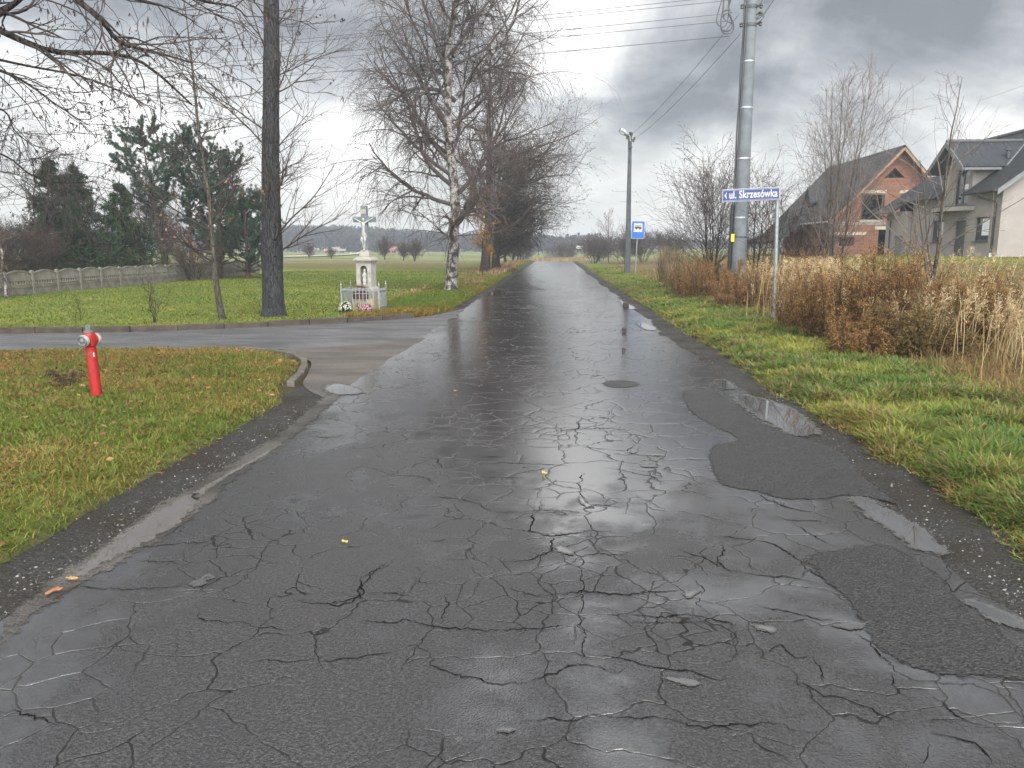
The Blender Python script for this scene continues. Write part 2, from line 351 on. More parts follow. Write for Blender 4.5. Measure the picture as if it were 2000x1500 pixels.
m = MT('crumbled_pothole_edge', (0.012, 0.0115, 0.011), 0.8, 0.2); m.base(m.mix(m.ramp(m.noise(60, 3, 0.8), 0.4, 0.65), (0.006, 0.006, 0.006), (0.05, 0.046, 0.04))); m.bump(m.vor(70), 0.012); soft_alpha(m, 0.35, 0.60, 3.0, 20); M['rim'] = m.m
M['crack'] = MT('crack_shadow_gap', (0.010, 0.010, 0.010), 0.95, 0.05).m
M['stone'] = noisy('kerb_concrete', (0.13, 0.12, 0.10), (0.07, 0.062, 0.05), 5, 0.8, 0.3, 0.01)
M['darkstone'] = noisy('old_dark_kerb_concrete', (0.07, 0.058, 0.046), (0.04, 0.032, 0.025), 5, 0.8, 0.3, 0.01)
M['leaf'] = leafy('leaf_blades', 0.4)
M['dry'] = leafy('dry_leaf_blades', 0.3, 0.75)
M['needle'] = leafy('needles', 0.15, 0.6)
def bark(name, c1, c2, scale=9, stretch=0.18, bump=0.03):
    m = MT(name, c1, 0.85, 0.2); v = m.mapv(m.obj, (1, 1, stretch)); n = m.noise(scale, 6, 0.7, v); k = m.vor(scale*1.6, 'DISTANCE_TO_EDGE', v)
    c = m.mix(m.ramp(n, 0.32, 0.68), c1, c2); c = m.mix(m.ramp(k, 0.0, 0.12, 0.6, 0.0), c, tuple(a*0.4 for a in c1)); m.base(c)
    if bump: m.bump(m.math('ADD', n, m.ramp(k, 0, 0.15)), bump)
    return m.m
M['bark'] = bark('grey_brown_bark', (0.115, 0.10, 0.082), (0.06, 0.052, 0.043), 14)
M['darkbark'] = bark('dark_wet_bark', (0.055, 0.045, 0.036), (0.03, 0.025, 0.021), 12)
M['greybark'] = bark('slate_grey_bark', (0.068, 0.071, 0.076), (0.032, 0.034, 0.037), 17, 0.14, 0.05)
M['pinebark'] = bark('pine_bark', (0.13, 0.085, 0.06), (0.07, 0.05, 0.04), 9)
def birchbark():
    m = MT('birch_bark', (0.4, 0.39, 0.37), 0.7, 0.3); v = m.obj; z = m.xyz(v)[2]
    n = m.noise(5, 6, 0.7, m.mapv(v, (1, 1, 0.7))); h = m.noise(6, 3, 0.6, m.mapv(v, (1, 1, 6)))
    blk = m.math('ADD', m.ramp(n, 0.46, 0.56), m.ramp(h, 0.54, 0.64), True)
    low = m.ramp(z, 0.2, 3.0, 0.35, 0.0)
    blk = m.math('ADD', blk, m.math('MULTIPLY', m.ramp(m.noise(3.5, 5, 0.7, v), 0.42, 0.52), low), True)
    m.base(m.mix(blk, (0.30, 0.28, 0.26), (0.03, 0.026, 0.024))); m.bump(n, 0.03); return m.m
M['birch'] = birchbark()
M['twig'] = noisy('dark_twigs', (0.038, 0.032, 0.030), (0.058, 0.048, 0.044), 3, 0.8, 0.2)
M['birchtwig'] = noisy('purplish_birch_twigs', (0.060, 0.049, 0.047), (0.090, 0.075, 0.072), 3, 0.8, 0.2)
M['paletwig'] = noisy('pale_brown_twigs', (0.145, 0.12, 0.105), (0.095, 0.078, 0.067), 3, 0.8, 0.2)
M['browntwig'] = noisy('brown_twigs', (0.064, 0.047, 0.037), (0.042, 0.032, 0.026), 3, 0.8, 0.2)
M['concrete'] = noisy('pole_concrete', (0.150, 0.165, 0.178), (0.105, 0.118, 0.13), 2.5, 0.75, 0.3, 0.006, 0, 6, 30)
M['oldconcrete'] = noisy('weathered_concrete', (0.22, 0.21, 0.185), (0.13, 0.125, 0.11), 3.0, 0.85, 0.2, 0.01)
M['darkconcrete'] = noisy('grey_lamp_post_concrete', (0.070, 0.075, 0.083), (0.045, 0.05, 0.056), 2.5, 0.75, 0.3)
M['galv'] = noisy('galvanised_steel', (0.30, 0.32, 0.33), (0.21, 0.23, 0.24), 12, 0.45, 0.5, 0, 0.6)
M['steel'] = noisy('dull_steel_strap', (0.5, 0.52, 0.53), (0.38, 0.4, 0.41), 20, 0.4, 0.5, 0, 0.7)
M['black'] = MT('black_plastic', (0.02, 0.02, 0.022), 0.5, 0.4).m
M['wire'] = MT('cable_rubber', (0.075, 0.078, 0.085), 0.6, 0.3).m
M['yellow'] = MT('yellow_plate', (0.75, 0.55, 0.03), 0.5).m
# ================================================================== terrain
SIDE_NEAR = [(-60, 5.2), (-25, 10.9), (-10.27, 13.55), (-7.57, 14.04), (-5.9, 14.1), (-4.75, 13.6), (-4.1, 12.6), (-3.75, 11.4), (-3.55, 10.3), (-3.2, 9.4)]
SIDE_FAR = [(-60, 4.9+1.6), (-25, 13.4), (-12.56, 16.35), (-9.36, 17.05), (-6.28, 18.75), (-4.6, 20.1), (-3.5, 21.4), (-2.9, 24.0)]
def poly_sd(x, y, P):
    """signed distance to a polygon, negative inside"""
    P = np.asarray(P, float); d = np.full(x.shape, 1e9); ins = np.zeros(x.shape, bool); n = len(P)
    for i in range(n):
        a, b = P[i], P[(i+1) % n]; e = b-a; wx, wy = x-a[0], y-a[1]
        t = np.clip((wx*e[0]+wy*e[1])/(e@e), 0, 1); d = np.minimum(d, (wx-e[0]*t)**2+(wy-e[1]*t)**2)
        c = ((a[1] <= y) & (b[1] > y)) | ((b[1] <= y) & (a[1] > y))
        with np.errstate(divide='ignore', invalid='ignore'):
            xi = a[0]+(y-a[1])/(b[1]-a[1])*e[0]
        ins ^= c & (x < xi)
    return np.where(ins, -1, 1)*np.sqrt(d)
SIDE_POLY = SIDE_NEAR+[(-2.4, 9.3), (-2.4, 24.0)]+SIDE_FAR[::-1]
def road_dist(x, y):
    wob = 0.12*(fbm(x*0+3, y, 0.9, 5)-0.5)
    d = np.maximum(-3.12-x+wob, x-2.83+wob)
    return np.minimum(d, poly_sd(x, y, SIDE_POLY))
def TZ(x, y):
    x = np.atleast_1d(np.asarray(x, float)); y = np.atleast_1d(np.asarray(y, float))
    d = road_dist(x, y)
    z = -0.03+0.10*smooth01(0.0, 0.55, d)+0.05*(fbm(x, y, 0.35, 3)-0.5)*smooth01(0.1, 1.5, d)+0.05*smooth01(0.6, 3, d)*(x > 0)
    z = z+smooth01(7, 24, x)*smooth01(14, 34, y)*1.0+0.25*smooth01(5, 10, x)*(y < 60)
    z = z-1.2*smooth01(111, 150, y)*(1-smooth01(230, 330, y))*np.exp(-(x/22)**2)
    z = z+0.25*(fbm(x, y, 0.02, 8)-0.5)*smooth01(30, 90, np.abs(x)+np.maximum(y-60, 0))
    return z
def tz(x, y): return float(TZ(x, y)[0])
def ground_col(x, y):
    n1 = fbm(x, y, 0.5, 21); n2 = fbm(x, y, 0.09, 31); n3 = fbm(x, y, 2.0, 41)
    def L3(a, b, t): return np.asarray(a)[None]*(1-t[:, None])+np.asarray(b)[None]*t[:, None]
    green = L3((0.085, 0.110, 0.024), (0.150, 0.175, 0.035), n1)
    lawn = L3((0.115, 0.155, 0.030), (0.185, 0.200, 0.045), n2*0.6+n1*0.4)
    yell = L3((0.16, 0.115, 0.04), (0.125, 0.11, 0.035), n1)
    c = green.copy()
    left = x < -3.0
    far_lawn = smooth01(16.5, 20, y)*left; c = c*(1-far_lawn[:, None])+lawn*far_lawn[:, None]
    isl = left*(1-smooth01(14, 16, y))
    k = isl*smooth01(0.35, 0.75, n1*0.55+0.45*smooth01(5, 13, y)); c = c*(1-k[:, None])+yell*k[:, None]
    c = np.where((left & (y < 16))[:, None], c*0.75, c)
    # field strips in the distance
    ol = smooth01(62, 68, y)*(1-smooth01(90, 95, y))*left; c = c*(1-ol[:, None])+L3((0.085, 0.085, 0.03), (0.12, 0.115, 0.04), n1)*ol[:, None]
    f2 = smooth01(92, 96, y); strip = np.where(vnoise(y*0+2, np.log(np.maximum(y, 1))*9+x*0.004, 1.0, 77) > 0.5, 1.0, 0.0)
    c2 = L3((0.14, 0.125, 0.085), (0.155, 0.195, 0.075), strip); c = c*(1-f2[:, None])+c2*f2[:, None]
    # rough meadow right of the verge
    mead = smooth01(4.9, 6.2, x+0.6*(n1-0.5)); c3 = L3((0.10, 0.068, 0.032), (0.17, 0.135, 0.06), n3*0.6+n1*0.4)
    c3 = np.where((n2 > 0.55)[:, None] & (x > 15)[:, None], L3((0.12, 0.14, 0.035), (0.16, 0.16, 0.05), n1), c3)
    mead = mead*(1-smooth01(92, 96, y)); c = c*(1-mead[:, None])+c3*mead[:, None]
    hl = smooth01(18, 21, x)*smooth01(30, 36, y)*(1-smooth01(75, 90, y)); c = c*(1-hl[:, None])+L3((0.10, 0.13, 0.03), (0.15, 0.17, 0.04), n1)*hl[:, None]
    d = road_dist(x, y); e = 1-smooth01(0.1, 0.55, d); c = c*(1-0.8*e[:, None])+np.array([0.045, 0.04, 0.032])*0.8*e[:, None]
    return c
us = np.linspace(-6.4, 6.4, 430); gx = 4*np.sinh(us)-0.2; uy = np.linspace(-2.3, 6.7, 430); gy = 9+5*np.sinh(uy)
XX, YY = np.meshgrid(gx, gy); xf_, yf_ = XX.ravel(), YY.ravel()
nx, ny = len(gx), len(gy); idx = np.arange(nx*ny).reshape(ny, nx)
Q = np.stack([idx[:-1, :-1], idx[:-1, 1:], idx[1:, 1:], idx[1:, :-1]], -1).reshape(-1, 4)
ground = mesh_np('ground', np.stack([xf_, yf_, TZ(xf_, yf_)], 1), [Q], M['ground'], col=ground_col(xf_, yf_), smooth=True)
tag(ground, kind='structure')
# ------------------------------------------------------------------ strips of paving
def sheet(name, pts, z, mat, kind='structure', jit=0.0, k=6, closed=True, seed=1, spline=True):
    P = catmull(np.asarray(pts, float), k, closed) if spline else np.asarray(pts, float)
    if jit:
        r = np.random.default_rng(seed); P = P+r.normal(0, jit, P.shape)
    mb = MB(); mb.V = [(float(p[0]), float(p[1]), z if isinstance(z, float) else z(p[0], p[1])) for p in P]
    bmx = bpy.data.meshes.new(name); bmx.from_pydata(mb.V, [], [tuple(range(len(P)))]); bmx.materials.append(mat)
    n = bmx.polygons[0].normal
    if n.z < 0: bmx.flip_normals()
    o = bpy.data.objects.new(name, bmx); link(o); tag(o, kind=kind); return o
def strip_grid(name, xl, xr, ys, zf, mat, nxs=9):
    V = []
    for y in ys:
        a, b = xl(y), xr(y)
        for i in range(nxs):
            x = a+(b-a)*i/(nxs-1); V.append((x, y, zf(x, y)))
    n = len(ys); ii = np.arange(n*nxs).reshape(n, nxs)
    q = np.stack([ii[:-1, :-1], ii[:-1, 1:], ii[1:, 1:], ii[1:, :-1]], -1).reshape(-1, 4)
    return mesh_np(name, V, [q], mat, smooth=True)
ysr = np.concatenate([np.arange(-6, 30, 0.22), np.arange(30, 112, 1.2), np.arange(112, 160, 3)])
def dropz(x, y): return -1.2*float(smooth01(111, 150, y))*math.exp(-(x/22)**2)
_je = np.random.default_rng(4).normal(0, 1, 4000)
def edge(y, s, a=0.035): i = int((y+10)*6) + s; return a*(_je[i]*0.5+_je[i//4+500]+_je[i//12+900]*1.2)
sh = strip_grid('road_shoulder', lambda y: -3.5, lambda y: 3.3, ysr, lambda x, y: 0.008+dropz(x, y), M['shoulder']); tag(sh, kind='structure')
road = strip_grid('road', lambda y: -2.80+edge(y, 0), lambda y: 2.45+edge(y, 1700), ysr, lambda x, y: 0.016+dropz(x, y), M['road'], 5); tag(road, kind='structure')
def road_z(x, y): return 0.016+dropz(x, y)
side = sheet('side_road', [(-60, 5.3)]+SIDE_NEAR[1:5]+[(-2.5, 14.3), (-2.5, 24)]+SIDE_FAR[::-1], 0.011, M['side'], spline=False)
apron = sheet('junction_apron', [(-5.3, 13.85), (-4.75, 13.55), (-4.1, 12.6), (-3.75, 11.4), (-3.5, 10.4), (-3.0, 9.6), (-2.6, 9.6), (-2.6, 15.8), (-3.6, 15.1), (-4.6, 14.4)], 0.0135, M['apron'], k=4)
# pale wet silt washed along the left edge of the road, and the coarse newer patches at the right edge
def pxpoly(pp, z): return [G(a, b, z)[:2] for a, b in pp]
def soft_sheet(name, P, z, mat, soft, grow=0.0, res=None, seed=0):
    """flat sheet on a fine grid; vertex colour R = how far inside the outline a point lies (0 at the border)"""
    P = np.asarray(P, float); x0, y0 = P.min(0)-grow; x1, y1 = P.max(0)+grow; c = res or min(0.05, max(0.006, min(x1-x0, y1-y0)/26))
    X = np.arange(x0-c, x1+2*c, c); Y = np.arange(y0-c, y1+2*c, c*1.5); XX, YY = np.meshgrid(X, Y); sd = poly_sd(XX.ravel(), YY.ravel(), P)-grow; v = np.clip(-sd/soft, 0, 1)
    idx = np.arange(XX.size).reshape(XX.shape); Q = np.stack([idx[:-1, :-1], idx[:-1, 1:], idx[1:, 1:], idx[1:, :-1]], -1).reshape(-1, 4); Q = Q[(v[Q] > 0).any(1)]
    u, inv = np.unique(Q, return_inverse=True); Q = inv.reshape(-1, 4); V = np.stack([XX.ravel()[u], YY.ravel()[u], np.full(len(u), z)], 1)
    o = mesh_np(name, V, [Q], mat, None, col=np.repeat(v[u][:, None], 3, 1), smooth=True); tag(o, kind='structure'); return o
silt_px = [(-60, 1290), (20, 1195), (130, 1110), (300, 992), (470, 892), (560, 832), (640, 768), (676, 762), (650, 790), (585, 845), (530, 888), (455, 940), (390, 1000), (290, 1070), (130, 1160), (30, 1235), (-40, 1310)]
soft_sheet('road_edge_silt', catmull(pxpoly(silt_px, 0.02), 6, True), 0.0188, M['silt'], 0.16, 0.05, 0.035)
def patch(pp, seed): return soft_sheet('road_patch', catmull(pxpoly(pp, 0.02), 8, True), 0.0197, M['patch'], 0.10, 0.03, 0.03)
patch([(1335, 765), (1380, 762), (1430, 785), (1490, 825), (1560, 852), (1640, 880), (1700, 940), (1760, 985), (1700, 972), (1650, 968), (1610, 975), (1540, 975), (1480, 960), (1410, 945), (1385, 905), (1392, 870), (1440, 857), (1390, 830), (1345, 800)], 1)
patch([(1575, 1085), (1650, 1070), (1720, 1062), (1760, 1075), (1830, 1120), (1890, 1190), (1950, 1230), (2030, 1290), (2040, 1330), (1930, 1325), (1800, 1310), (1720, 1270), (1680, 1210), (1640, 1160), (1590, 1115)], 2)
patch([(1180, 745), (1215, 742), (1250, 748), (1240, 755), (1200, 757), (1180, 752)], 3)
# ------------------------------------------------------------------ puddles
PUD = [
 ([(1430, 768), (1470, 772), (1520, 785), (1560, 803), (1600, 838), (1588, 848), (1545, 848), (1500, 825), (1460, 800), (1438, 783)], 'water'),
 ([(1393, 742), (1418, 740), (1440, 757), (1408, 758)], 'water'),
 ([(1660, 968), (1700, 972), (1750, 1000), (1800, 1025), (1835, 1055), (1852, 1080), (1790, 1072), (1745, 1040), (1700, 1012), (1676, 990)], 'water'),
 ([(1875, 1168), (1905, 1168), (1950, 1185), (2020, 1218), (2020, 1232), (1955, 1215), (1915, 1195)], 'water'),
 ([(130, 1132), (180, 1085), (230, 1045), (300, 1000), (370, 963), (380, 985), (350, 1020), (290, 1055), (210, 1095), (170, 1120)], 'mudwater'),
 ([(378, 960), (430, 930), (470, 907), (505, 888), (538, 870), (522, 886), (470, 915), (420, 945), (385, 972)], 'mudwater'),
 ([(632, 757), (655, 748), (690, 753), (712, 764), (690, 769), (650, 768)], 'water'),
 ([(370, 1138), (385, 1127), (410, 1118), (418, 1124), (400, 1136), (383, 1144)], 'holewater'),
 ([(1076, 1069), (1090, 1063), (1128, 1075), (1100, 1079)], 'holewater'),
 ([(1126, 966), (1136, 967), (1146, 978), (1156, 986), (1140, 989), (1132, 978)], 'holewater'),
 ([(1288, 1317), (1330, 1318), (1374, 1330), (1360, 1337), (1312, 1329)], 'holewater'),
 ([(1618, 1216), (1665, 1212), (1692, 1209), (1696, 1216), (1660, 1226)], 'holewater'),
 ([(1468, 1215), (1490, 1215), (1518, 1228), (1495, 1231)], 'holewater'),
 ([(962, 1421), (1000, 1414), (1018, 1420), (980, 1428)], 'holewater'),
 ([(1325, 1155), (1350, 1150), (1368, 1147), (1362, 1158), (1345, 1163)], 'holewater'),
 ([(1243, 631), (1262, 631), (1277, 636), (1285, 643), (1260, 643)], 'water'),
 ([(1208, 586), (1222, 590), (1243, 601), (1230, 603), (1216, 598)], 'water'),
 ([(1240, 870), (1250, 868), (1246, 882), (1232, 884)], 'holewater'),
 ([(1245, 905), (1275, 905), (1282, 910), (1255, 910)], 'holewater'),
 ([(950, 570), (985, 569), (985, 575), (955, 577)], 'holewater'),
]
for i, (pp, mt) in enumerate(PUD):
    small = mt == 'holewater'; P = catmull(pxpoly(pp, 0.03), 2 if small else 7, True); sz = min(np.ptp(P[:, 0]), np.ptp(P[:, 1]))
    if small: r = np.random.default_rng(i+60); P = P+r.normal(0, 0.10*sz, P.shape)
    soft_sheet('puddle', P, 0.0205 if small else 0.0225, M[mt], min(0.16, 0.02+0.28*sz), min(0.07, 0.008+0.10*sz))
# ------------------------------------------------------------------ traced cracks (part of the road)
CR = [
 [(380,1192),(400,1205),(440,1208),(492,1220),(530,1226),(570,1228)], [(570,1168),(610,1178),(670,1175),(700,1160),(720,1125),(760,1098)],
 [(700,1208),(760,1212),(850,1222),(925,1228),(1000,1225),(1065,1222),(1120,1215),(1135,1210)], [(785,1258),(815,1262),(845,1280),(850,1295),(875,1305),(925,1320),(990,1333),(1050,1325),(1100,1308),(1140,1300),(1200,1305),(1240,1300)],
 [(810,1102),(820,1120),(825,1132),(860,1136)], [(720,1158),(800,1160)], [(865,1160),(875,1190),(860,1220)], [(140,1147),(200,1146),(250,1150),(350,1140),(372,1135)], [(262,1066),(350,1060),(430,1055)], [(265,1091),(320,1095),(370,1102)],
 [(1137,921),(1132,943),(1143,973),(1157,984),(1223,985)], [(825,966),(879,971),(923,978),(952,995),(1003,999),(1040,995),(1095,995),(1139,1000),(1168,1004)],
 [(1038,998),(1044,1013),(1036,1031),(1055,1040),(1080,1044),(1143,1035),(1201,1037)], [(1080,1046),(1077,1075),(1040,1088),(996,1095),(967,1097)], [(1080,1062),(1128,1077),(1135,1108),(1139,1145),(1135,1200),(1135,1210),(1138,1260),(1140,1300)],
 [(1132,1084),(1201,1082),(1234,1072)], [(989,1145),(1047,1158),(1113,1156),(1143,1154),(1223,1158),(1297,1152),(1350,1150)], [(1195,1197),(1280,1202),(1360,1202),(1385,1207),(1450,1220)], [(1235,1211),(1330,1213),(1375,1211)], [(1350,1125),(1370,1150),(1365,1165),(1380,1200)],
 [(1425,1218),(1440,1240),(1442,1270),(1415,1295)], [(1442,1272),(1490,1277),(1510,1260),(1530,1258),(1550,1275),(1600,1290),(1610,1340)], [(1140,1270),(1200,1280),(1260,1297),(1325,1305),(1390,1320),(1415,1315)],
 [(1530,1330),(1575,1337),(1610,1355),(1690,1375),(1725,1400),(1780,1412)], [(1000,1407),(1075,1407),(1200,1400),(1310,1405),(1380,1412),(1480,1410),(1525,1412),(1575,1427),(1610,1420)], [(1465,1420),(1490,1450),(1530,1480),(1560,1495)],
 [(1390,1047),(1450,1049),(1510,1062),(1565,1092),(1615,1135),(1670,1150)], [(1400,1090),(1425,1112),(1470,1120),(1550,1125),(1605,1135)], [(1475,1175),(1540,1195),(1590,1205),(1650,1215)],
 [(1670,1230),(1710,1265),(1740,1300),(1780,1325),(1820,1330),(1900,1335),(1950,1350),(2000,1360)], [(1740,1310),(1750,1340),(1780,1360)], [(1805,1355),(1850,1370),(1890,1400),(1925,1415)], [(1795,1410),(1850,1405),(1925,1415),(1950,1435)], [(1810,1415),(1850,1435),(1910,1455),(1940,1495)], [(1805,1440),(1810,1500)],
 [(1084,841),(1146,835),(1212,837),(1230,841)], [(1128,819),(1126,845),(1124,870)], [(1128,870),(1172,875),(1223,879),(1245,863)], [(1223,885),(1296,890)], [(1187,912),(1253,925),(1282,932),(1297,947)], [(809,890),(853,894),(853,910),(886,910)], [(747,927),(820,929),(835,938),(864,940)], [(939,932),(989,930),(1033,932)], [(937,890),(992,890)], [(930,896),(1040,905),(1120,906)], [(600,850),(637,853),(674,850)],
 [(600,1178),(673,1174),(706,1156),(710,1127),(761,1097)], [(670,1121),(706,1127)], [(870,843),(880,848),(898,848)], [(615,1010),(678,1007)], [(0,1380),(40,1390),(80,1405),(115,1425)], [(1320,1070),(1390,1095),(1420,1110)], [(1420,1113),(1405,1095),(1412,1060)], [(1550,1020),(1600,1050),(1640,1070)], [(1510,1005),(1560,1015),(1620,1020)], [(1480,960),(1520,985),(1600,1000)], [(620,1290),(700,1285),(780,1270)], [(470,1285),(560,1290),(640,1280)],
]
def build_cracks():
    r = np.random.default_rng(12); V = []; F = []
    for pl in CR:
        P = np.array([G(a, b, 0.025)[:2] for a, b in pl]); P = catmull(P, 3)
        seg = np.linalg.norm(np.diff(P, axis=0), axis=1); s = np.concatenate([[0], np.cumsum(seg)]); n = max(6, int(s[-1]/0.022))
        t = np.linspace(0, s[-1], n); x = np.interp(t, s, P[:, 0]); y = np.interp(t, s, P[:, 1])
        jx = np.convolve(r.normal(0, 1, n+4), np.ones(5)/5, 'valid')*0.026+r.normal(0, 0.005, n); jy = np.convolve(r.normal(0, 1, n+4), np.ones(5)/5, 'valid')*0.026+r.normal(0, 0.005, n)
        x = x+jx; y = y+jy; dx = np.gradient(x); dy = np.gradient(y); l = np.hypot(dx, dy)+1e-9; nxx, nyy = -dy/l, dx/l
        dist = np.hypot(x, y); w = (0.0010+0.0018*r.random()+0.00030*dist)*(0.35+1.3*np.abs(np.interp(t, np.linspace(0, s[-1]+1e-6, max(3, int(s[-1]/0.09))), r.random(max(3, int(s[-1]/0.09))))))
        w = w*np.clip(np.minimum(t, s[-1]-t)/0.12, 0.05, 1)
        b = len(V)
        for i in range(n):
            for sgn in (-1, 1):
                ww = w[i]*(0.35+1.3*r.random()); V.append((x[i]+nxx[i]*ww*sgn, y[i]+nyy[i]*ww*sgn, road_z(x[i], y[i])+0.0025))
        F += [(b+2*i, b+2*i+1, b+2*i+3, b+2*i+2) for i in range(n-1)]
    me = road.data; me.materials.append(M['crack'])
    o = mesh_np('road_crack', V, [np.array(F)], M['crack'], parent=road); tag(o, kind='structure')
build_cracks()
# ------------------------------------------------------------------ kerbs
def kerb(name, pts, h, w, z0, mat, L=1.0, seed=0):
    P = catmull(np.asarray(pts, float), 8); seg = np.linalg.norm(np.diff(P, axis=0), axis=1); s = np.concatenate([[0], np.cumsum(seg)])
    r = np.random.default_rng(seed); mb = MB(); n = max(1, int(s[-1]/L))
    for i in range(n):
        a, b = s[-1]*i/n+0.006, s[-1]*(i+1)/n-0.006
        p = np.array([np.interp(a, s, P[:, 0]), np.interp(a, s, P[:, 1])]); q = np.array([np.interp(b, s, P[:, 0]), np.interp(b, s, P[:, 1])])
        c = (p+q)/2; dd = q-p; mb.box((c[0], c[1], z0+h/2+r.normal(0, 0.006)), (np.linalg.norm(dd), w, h+0.1), math.atan2(dd[1], dd[0])+r.normal(0, 0.008))
    o = mb.build(name, mat, bevel=0.012); tag(o, kind='structure'); return o
kerb('side_road_kerb', [(-40, 9.9), (-25, 13.47), (-12.56, 16.42), (-9.36, 17.12), (-6.28, 18.82), (-4.6, 20.15), (-3.9, 20.9)], 0.085, 0.13, 0.0, M['darkstone'], 1.0, 2)
kerb('corner_kerb', [(-5.9, 14.05), (-4.82, 13.55), (-4.2, 12.6), (-3.86, 11.4), (-3.68, 10.4)], 0.012, 0.11, 0.0, M['stone'], 0.75, 3)
# ================================================================== built things
M['plaster'] = noisy('grey_beige_render', (0.29, 0.262, 0.243), (0.245, 0.222, 0.206), 1.2, 0.85, 0.2, 0.004, 0, 5, 60)
M['plinth'] = noisy('dark_plinth', (0.06, 0.06, 0.06), (0.09, 0.09, 0.09), 4)
M['trimgrey'] = MT('anthracite_trim', (0.045, 0.048, 0.052), 0.45).m
M['fascia'] = noisy('grey_fascia_boards', (0.17, 0.175, 0.18), (0.13, 0.135, 0.14), 4)
M['frame'] = MT('window_frame_anthracite', (0.03, 0.032, 0.035), 0.4).m
M['whiteframe'] = MT('white_window_frame', (0.7, 0.7, 0.7), 0.4).m
M['curtain'] = noisy('white_blind', (0.75, 0.76, 0.78), (0.6, 0.62, 0.66), 3)
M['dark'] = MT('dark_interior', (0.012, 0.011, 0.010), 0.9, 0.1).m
def glass_mat():
    m = MT('window_glass', (0.02, 0.024, 0.028), 0.04, 0.9); return m.m
M['glass'] = glass_mat()
def tile_mat(name, c1, c2, axis='x', rows=2.9, cols=3.3):
    """rows run along world y when axis is 'x' (roof falls along x)"""
    m = MT(name, c1, 0.62, 0.3); X = m.xyz(m.obj); a = X[2]; b = X[1] if axis == 'x' else X[0]
    ra = m.math('FRACT', m.math('MULTIPLY', a, rows)); wv = m.math('SINE', m.math('MULTIPLY', b, cols*6.2832))
    n = m.noise(3, 4, 0.6, m.obj); c = m.mix(m.ramp(n, 0.3, 0.7), c1, c2); c = m.mix(m.ramp(ra, 0.0, 0.16, 0.55, 0.0), c, (0.012, 0.012, 0.013)); m.base(c)
    m.bump(m.math('ADD', m.math('MULTIPLY', m.math('SUBTRACT', 1.0, ra), 1.0), m.math('MULTIPLY', wv, 0.35)), 0.05); return m.m
M['tile'] = tile_mat('dark_concrete_tiles', (0.026, 0.029, 0.033), (0.018, 0.020, 0.023))
M['tiley'] = tile_mat('dark_concrete_tiles_side', (0.036, 0.041, 0.047), (0.025, 0.028, 0.033), 'y')
M['tileold'] = tile_mat('brick_house_roof_tiles', (0.032, 0.032, 0.035), (0.022, 0.022, 0.025), 'x', 2.6, 2.8)
def brick_mat():
    m = MT('hollow_clay_block', (0.36, 0.16, 0.10), 0.85, 0.2); v = m.obj
    X = m.xyz(v); cb = m.nd('ShaderNodeCombineXYZ'); m.L(m.math('ADD', X[0], X[1]), cb.inputs[0]); m.L(X[2], cb.inputs[1])
    b = m.nd('ShaderNodeTexBrick'); m.L(cb.outputs[0], b.inputs['Vector']); b.inputs['Scale'].default_value = 1.0
    b.inputs['Brick Width'].default_value = 0.42; b.inputs['Row Height'].default_value = 0.26; b.inputs['Mortar Size'].default_value = 0.014
    b.inputs['Color1'].default_value = (0.215, 0.092, 0.054, 1); b.inputs['Color2'].default_value = (0.155, 0.067, 0.041, 1); b.inputs['Mortar'].default_value = (0.20, 0.15, 0.12, 1)
    n = m.noise(1.2, 5, 0.65, v); m.base(m.mix(m.ramp(n, 0.45, 0.8), b.outputs[0], (0.22, 0.11, 0.075))); m.bump(b.outputs[1], -0.01); return m.m
M['brick'] = brick_mat()
M['lintel'] = noisy('pale_concrete_lintel', (0.42, 0.38, 0.29), (0.32, 0.29, 0.22), 3)
M['slab'] = noisy('raw_concrete_slab', (0.24, 0.215, 0.19), (0.17, 0.15, 0.135), 3)
M['timber'] = noisy('raw_roof_timber', (0.30, 0.17, 0.10), (0.22, 0.13, 0.085), 3)
def wall_x(mb, x0, x1, y, z0, z1, holes, t=0.3, mi=0, top=None):
    """wall in a plane y = const (front face at y, thickness behind), rectangular holes (xa, xb, za, zb); top: optional f(x) for a gable"""
    xs = sorted({x0, x1, *[h[0] for h in holes], *[h[1] for h in holes]}); zs = sorted({z0, z1, *[h[2] for h in holes], *[h[3] for h in holes]})
    for a, b in zip(xs[:-1], xs[1:]):
        for c, d in zip(zs[:-1], zs[1:]):
            if any(h[0] <= (a+b)/2 <= h[1] and h[2] <= (c+d)/2 <= h[3] for h in holes): continue
            mb.bb(a, b, y, y+t, c, d, mi)
def wall_y(mb, x, y0, y1, z0, z1, holes, t=0.3, mi=0):
    """wall in a plane x = const, front face at x looking to -x"""
    ys = sorted({y0, y1, *[h[0] for h in holes], *[h[1] for h in holes]}); zs = sorted({z0, z1, *[h[2] for h in holes], *[h[3] for h in holes]})
    for a, b in zip(ys[:-1], ys[1:]):
        for c, d in zip(zs[:-1], zs[1:]):
            if any(h[0] <= (a+b)/2 <= h[1] and h[2] <= (c+d)/2 <= h[3] for h in holes): continue
            mb.bb(x, x+t, a, b, c, d, mi)
def slab_quad(mb, a, b, c, d, t, mi=0):
    """a thick plate on four corners (top face), thickness t downwards along its normal"""
    A, B, C_, D_ = (Vector(p) for p in (a, b, c, d)); n = (B-A).cross(D_-A).normalized()
    if n.z < 0: n = -n
    mb.add([A, B, C_, D_, A-n*t, B-n*t, C_-n*t, D_-n*t], [(0, 1, 2, 3), (7, 6, 5, 4), (0, 4, 5, 1), (1, 5, 6, 2), (2, 6, 7, 3), (3, 7, 4, 0)], mi)
